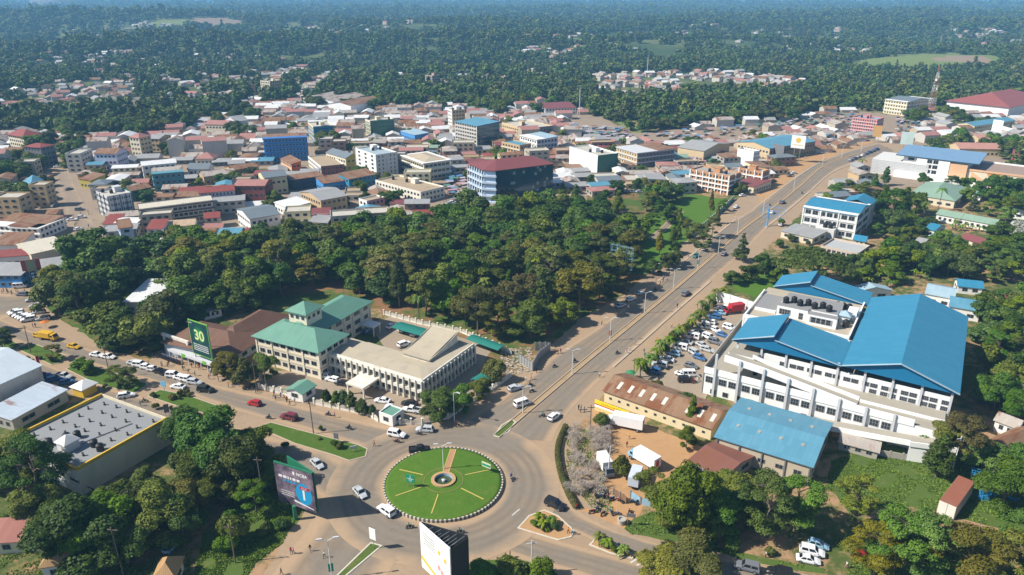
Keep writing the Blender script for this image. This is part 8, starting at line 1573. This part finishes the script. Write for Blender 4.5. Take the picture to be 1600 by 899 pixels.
PEO=[(455,866,'red','blue','walk','on the verge below the dark billboard'),(459,866,'pink','black','walk','on the verge below the dark billboard'),(485,862,'black','grey','walk','across the lower side road'),(507,872,'white','black','walk','across the lower side road'),(585,698,'orange','black','walk','at the end of the long grass island'),(440,899,'black','black','walk','at the bottom of the lower side road'),(483,635,'black','white','stand','outside the bank gate'),(449,628,'blue','black','walk','outside the bank gate'),(461,630,'white','blue','walk','outside the bank gate'),(453,634,'red','black','walk','outside the bank gate'),(523,653,'pink','black','walk','below the bank fence'),(431,626,'grey','black','walk','outside the bank gate'),(822,596,'white','grey','walk','by the building site fence'),(830,594,'orange','grey','walk','by the building site fence'),(838,583,'black','black','stand','by the building site fence'),(866,554,'red','black','stand','at the site fence corner'),(872,553,'orange','black','stand','at the site fence corner'),(876,552,'red','blue','stand','at the site fence corner'),(904,641,'black','black','stand','at the mouth of the yard'),(908,641,'blue','black','stand','at the mouth of the yard'),(907,645,'grey','black','stand','at the mouth of the yard'),(913,644,'black','blue','stand','at the mouth of the yard'),(937,590,'white','black','walk','beside the long shed'),(978,553,'pink','white','walk','on the avenue kerb'),(983,549,'white','white','walk','on the avenue kerb'),(992,540,'white','grey','walk','on the avenue kerb'),(1058,481,'black','black','walk','on the avenue kerb'),(1081,600,'red','red','stand','beside the minibus at the long shed'),(1084,599,'red','white','stand','beside the minibus at the long shed'),(1089,597,'white','white','stand','beside the minibus at the long shed'),(1092,595,'white','blue','stand','beside the minibus at the long shed'),(1053,571,'white','white','stand','in the hospital car park'),(1081,532,'red','black','walk','in the hospital car park'),(1123,474,'black','blue','stand','by the white panelled wall'),(894,836,'white','blue','walk','by the larger traffic island'),(888,834,'orange','black','walk','by the larger traffic island'),(901,797,'red','black','stand','at the end of the hedge'),(1098,872,'black','black','walk','on the south east road'),(1196,872,'white','black','stand','under the roadside trees'),(1118,832,'red','black','stand','under the roadside trees'),(1322,888,'white','pink','walk','on the orange earth patch'),(797,872,'black','black','stand','at the bottom verge'),(802,888,'grey','black','stand','at the bottom verge'),(52,512,'red','black','stand','near the orange parasol'),(56,512,'black','red','stand','near the orange parasol'),(155,540,'black','blue','walk','under the trees of the bank road'),(240,560,'blue','black','stand','before the shop front'),(285,570,'white','black','walk','before the shop front'),(300,575,'black','grey','stand','before the shop front'),(312,578,'red','black','walk','before the shop front'),(330,583,'white','blue','stand','before the shop front'),(196,628,'black','black','walk','on the service road'),(220,635,'grey','blue','walk','on the service road'),(1050,408,'red','black','stand','on the earth below the park fence'),(1057,404,'white','red','stand','on the earth below the park fence'),(1063,401,'pink','black','stand','on the earth below the park fence'),(940,508,'white','black','stand','in the tree shade by the avenue'),(985,482,'black','grey','stand','in the tree shade by the avenue')]
for q in PEO:person(*q)
rz_=random.Random(12);cols_=list(CL)
for zone,n,where in (([(1000,556),(1115,455),(1125,460),(1012,562)],12,'on the verge beside the palm row'),([(350,596),(470,628),(470,634),(350,604)],10,'on the verge near the bank gate'),([(985,470),(1080,398),(1090,404),(1000,475)],10,'on the earth between wood and avenue'),([(925,650),(1000,690),(990,710),(935,690)],6,'in the lorry yard'),([(1200,268),(1250,250),(1330,232),(1330,226),(1240,242),(1190,262)],34,'among the roadside stalls'),([(100,330),(140,330),(148,360),(112,365)],14,'in the left town street'),([(0,462),(60,462),(60,458),(0,455)],14,'before the dark blue shops'),([(690,300),(722,300),(722,330),(690,330)],14,'in the market street'),([(950,300),(1010,300),(1010,308),(960,310)],8,'behind the park trees'),([(245,560),(340,585),(345,600),(250,573)],14,'before the shop front')):
 poly=gp(zone);xs=[q.x for q in poly];ys=[q.y for q in poly];k=0;t=0
 while k<n and t<900:
  t+=1;p=Vector((rz_.uniform(min(xs),max(xs)),rz_.uniform(min(ys),max(ys)),0))
  if inpoly(p.x,p.y,poly) and not taken(p,.4):person(0,0,rz_.choice(cols_),rz_.choice(('black','blue','grey')),rz_.choice(('walk','stand')),where,rz_.uniform(0,360),world=p);k+=1
def bike_proto(tank):
 r_=thing('motorcycle','x','motorcycle',(0,0,0))
 for x in (-.62,.62):
  mb=MB();mb.tube((x,-.05,.3),(x,.05,.3),.3,n=14);mb.tube((x,-.055,.3),(x,.055,.3),.19,n=10,mi=1);mb.build('wheel',[TYRE,RIM],r_)
 mb=MB();mb.tube((.62,0,.3),(.38,0,.95),.045,n=6);mb.tube((-.62,0,.3),(0,0,.45),.04,n=5);mb.box(-.2,.25,-.12,.12,.3,.6);mb.tube((-.1,.13,.3),(-.75,.13,.38),.05,n=6);mb.build('frame',BLACK,r_)
 mb=loft([(-.02,.62,.82,.12,.1),(.15,.6,.88,.15,.12),(.36,.68,.86,.08,.07)]);mb.build('fuel_tank',tank,r_);mb=MB();mb.box(-.78,0,-.13,.13,.74,.84);mb.build('seat',BLACK,r_)
 mb=MB();mb.tube((.36,-.35,1.0),(.36,.35,1.0),.02,n=5);mb.box(.4,.5,-.08,.08,.82,.98,1);mb.build('handlebar',[STEEL,HL],r_);return r_
PB={'red':bike_proto(CP['red']),'blue':bike_proto(CP['blue'])};usedb=set()
def bike(px,py,deg,col,label,group=None,rider=None,world=None):
 p=world or G(px,py);q=Vector((p.x,p.y,.045))
 if col not in usedb:usedb.add(col);b=PB[col];b.location=q;b.rotation_euler=(0,0,math.radians(deg));b['label']=label;b['group']=group or 'motorcycles'
 else :b=dup(PB[col],q,math.radians(deg),label,group or 'motorcycles')
 if rider:person(0,0,rider,'black','sit','behind the handlebars '+label.split(' ',3)[3] if False else 'on the road',deg,z=-.05,world=q+Vector((-.30*math.cos(math.radians(deg)),-.30*math.sin(math.radians(deg)),0)),group='motorcycle riders')
for px,py,deg,c,rd,lab in ((641,826,20,'blue','green','motorcycle at the lower rim of the roundabout'),(720,834,15,'blue','green','motorcycle behind the white billboard'),(620,692,165,'red','pink','motorcycle close to the white estate car'),(655,680,170,'blue','white','motorcycle close to the silver estate car'),(545,671,165,'blue','black','motorcycle on the bank road'),(420,655,165,'blue','black','motorcycle in shade on the bank road'),(717,668,10,'red','red','motorcycle at the top of the junction'),(799,750,-80,'blue','blue','motorcycle on the right of the roundabout'),(829,604,35,'blue','black','motorcycle at the site fence'),(831,613,35,'blue','white','motorcycle in front of the white minibus'),(847,652,200,'blue','green','motorcycle crossing near the white estate car'),(898,566,60,'blue','black','motorcycle behind the avenue median'),(964,553,55,'blue','grey','motorcycle climbing the near avenue lanes'),(866,574,55,'red','pink','red three wheeled motorcycle by the building site'),(1024,455,50,'blue','black','motorcycle by the far kerb'),(1203,322,50,'blue','black','motorcycle beside the lattice hoarding'),(1253,303,50,'blue','black','motorcycle high on the avenue'),(227,629,20,'blue','black','motorcycle on the service road'),(513,650,165,'blue','black','motorcycle below the bank fence')):bike(px,py,deg,c,lab,None,rd)
for i,(px,py) in enumerate(((925,802),(932,798),(935,790),(942,805),(955,803),(966,806),(983,802),(990,787),(997,786),(930,776),(938,778),(945,774),(950,780),(956,782),(944,768),(968,785),(922,768))):bike(px,py,30+(i*47)%120,'red' if i%3==0 else 'blue','%s motorcycle parked at the yard gate'%('red' if i%3==0 else 'blue'),'motorcycles parked at the yard gate',('orange' if i==2 else None))
for i in range(14):p=G(252,558).lerp(G(282,569),i/13);bike(0,0,70+R.uniform(-12,12),'red' if i%4==0 else 'blue','%s motorcycle in the rank before the shop front'%('red' if i%4==0 else 'blue'),'motorcycles before the shop front',None,p)
for px,py,c,lab in ((72,512,'orange','orange parasol at the edge of the junction trees'),(985,592,'green','green parasol beside the end of the palm row'),(1170,262,'yellow','yellow parasol near the banded blocks')):
 p=G(px,py);r_=thing('parasol',lab,'parasol',p);mb=MB();mb.tube((0,0,0),(0,0,2.5),.04,n=6);mb.build('pole',STEEL,r_);mb=MB()
 for k in range(8):t0,t1=k*.7854,(k+1)*.7854;mb.add([(1.5*math.cos(t0),1.5*math.sin(t0),2.0),(1.5*math.cos(t1),1.5*math.sin(t1),2.0),(0,0,2.6)])
 mb.build('canopy',CL[c],r_)
print('cars',NCAR,'objects',len(COL.objects))
# ---------------------------------------------------------------- haze
mb=MB();mb.box(-17500,17500,-17500,17500,-45,165)
hz=mb.build('haze',[newmat('haze_air')[0]]);tag(hz,'pale blue haze hanging over the far hills','haze',None,'stuff')
m=M['haze_air'];nn=m.node_tree.nodes;nn.remove(nn['Principled BSDF']);pv=nn.new('ShaderNodeVolumePrincipled');pv.inputs['Color'].default_value=(0.28,0.64,1.0,1);pv.inputs['Density'].default_value=0.0002;pv.inputs['Anisotropy'].default_value=0.0
m.node_tree.links.new(pv.outputs[0],nn['Material Output'].inputs['Volume'])
try:m.cycles.homogeneous_volume=True
except Exception:pass
# ---------------------------------------------------------------- smoke from a distant fire
bm=bmesh.new();q=G(70,17);rs=random.Random(3)
for i in range(9):
 t=i/8;mx=Matrix.Translation((q.x+520*t*t+rs.uniform(-20,20),q.y+rs.uniform(-60,60),20+110*t))@Matrix.Diagonal((45+130*t,60+60*t,26+14*t,1));bmesh.ops.create_icosphere(bm,subdivisions=2,radius=1,matrix=mx)
me=bpy.data.meshes.new('smoke');bm.to_mesh(me);bm.free();m,nn,ll,pp=newmat('smoke_plume');nn.remove(pp);pv=nn.new('ShaderNodeVolumePrincipled');pv.inputs['Color'].default_value=(.95,.95,.97,1);pv.inputs['Density'].default_value=0.02;ll.new(pv.outputs[0],nn['Material Output'].inputs['Volume'])
tag(obj('smoke',me,m),'pale smoke drifting from a fire in the far woods','smoke',None,'stuff')
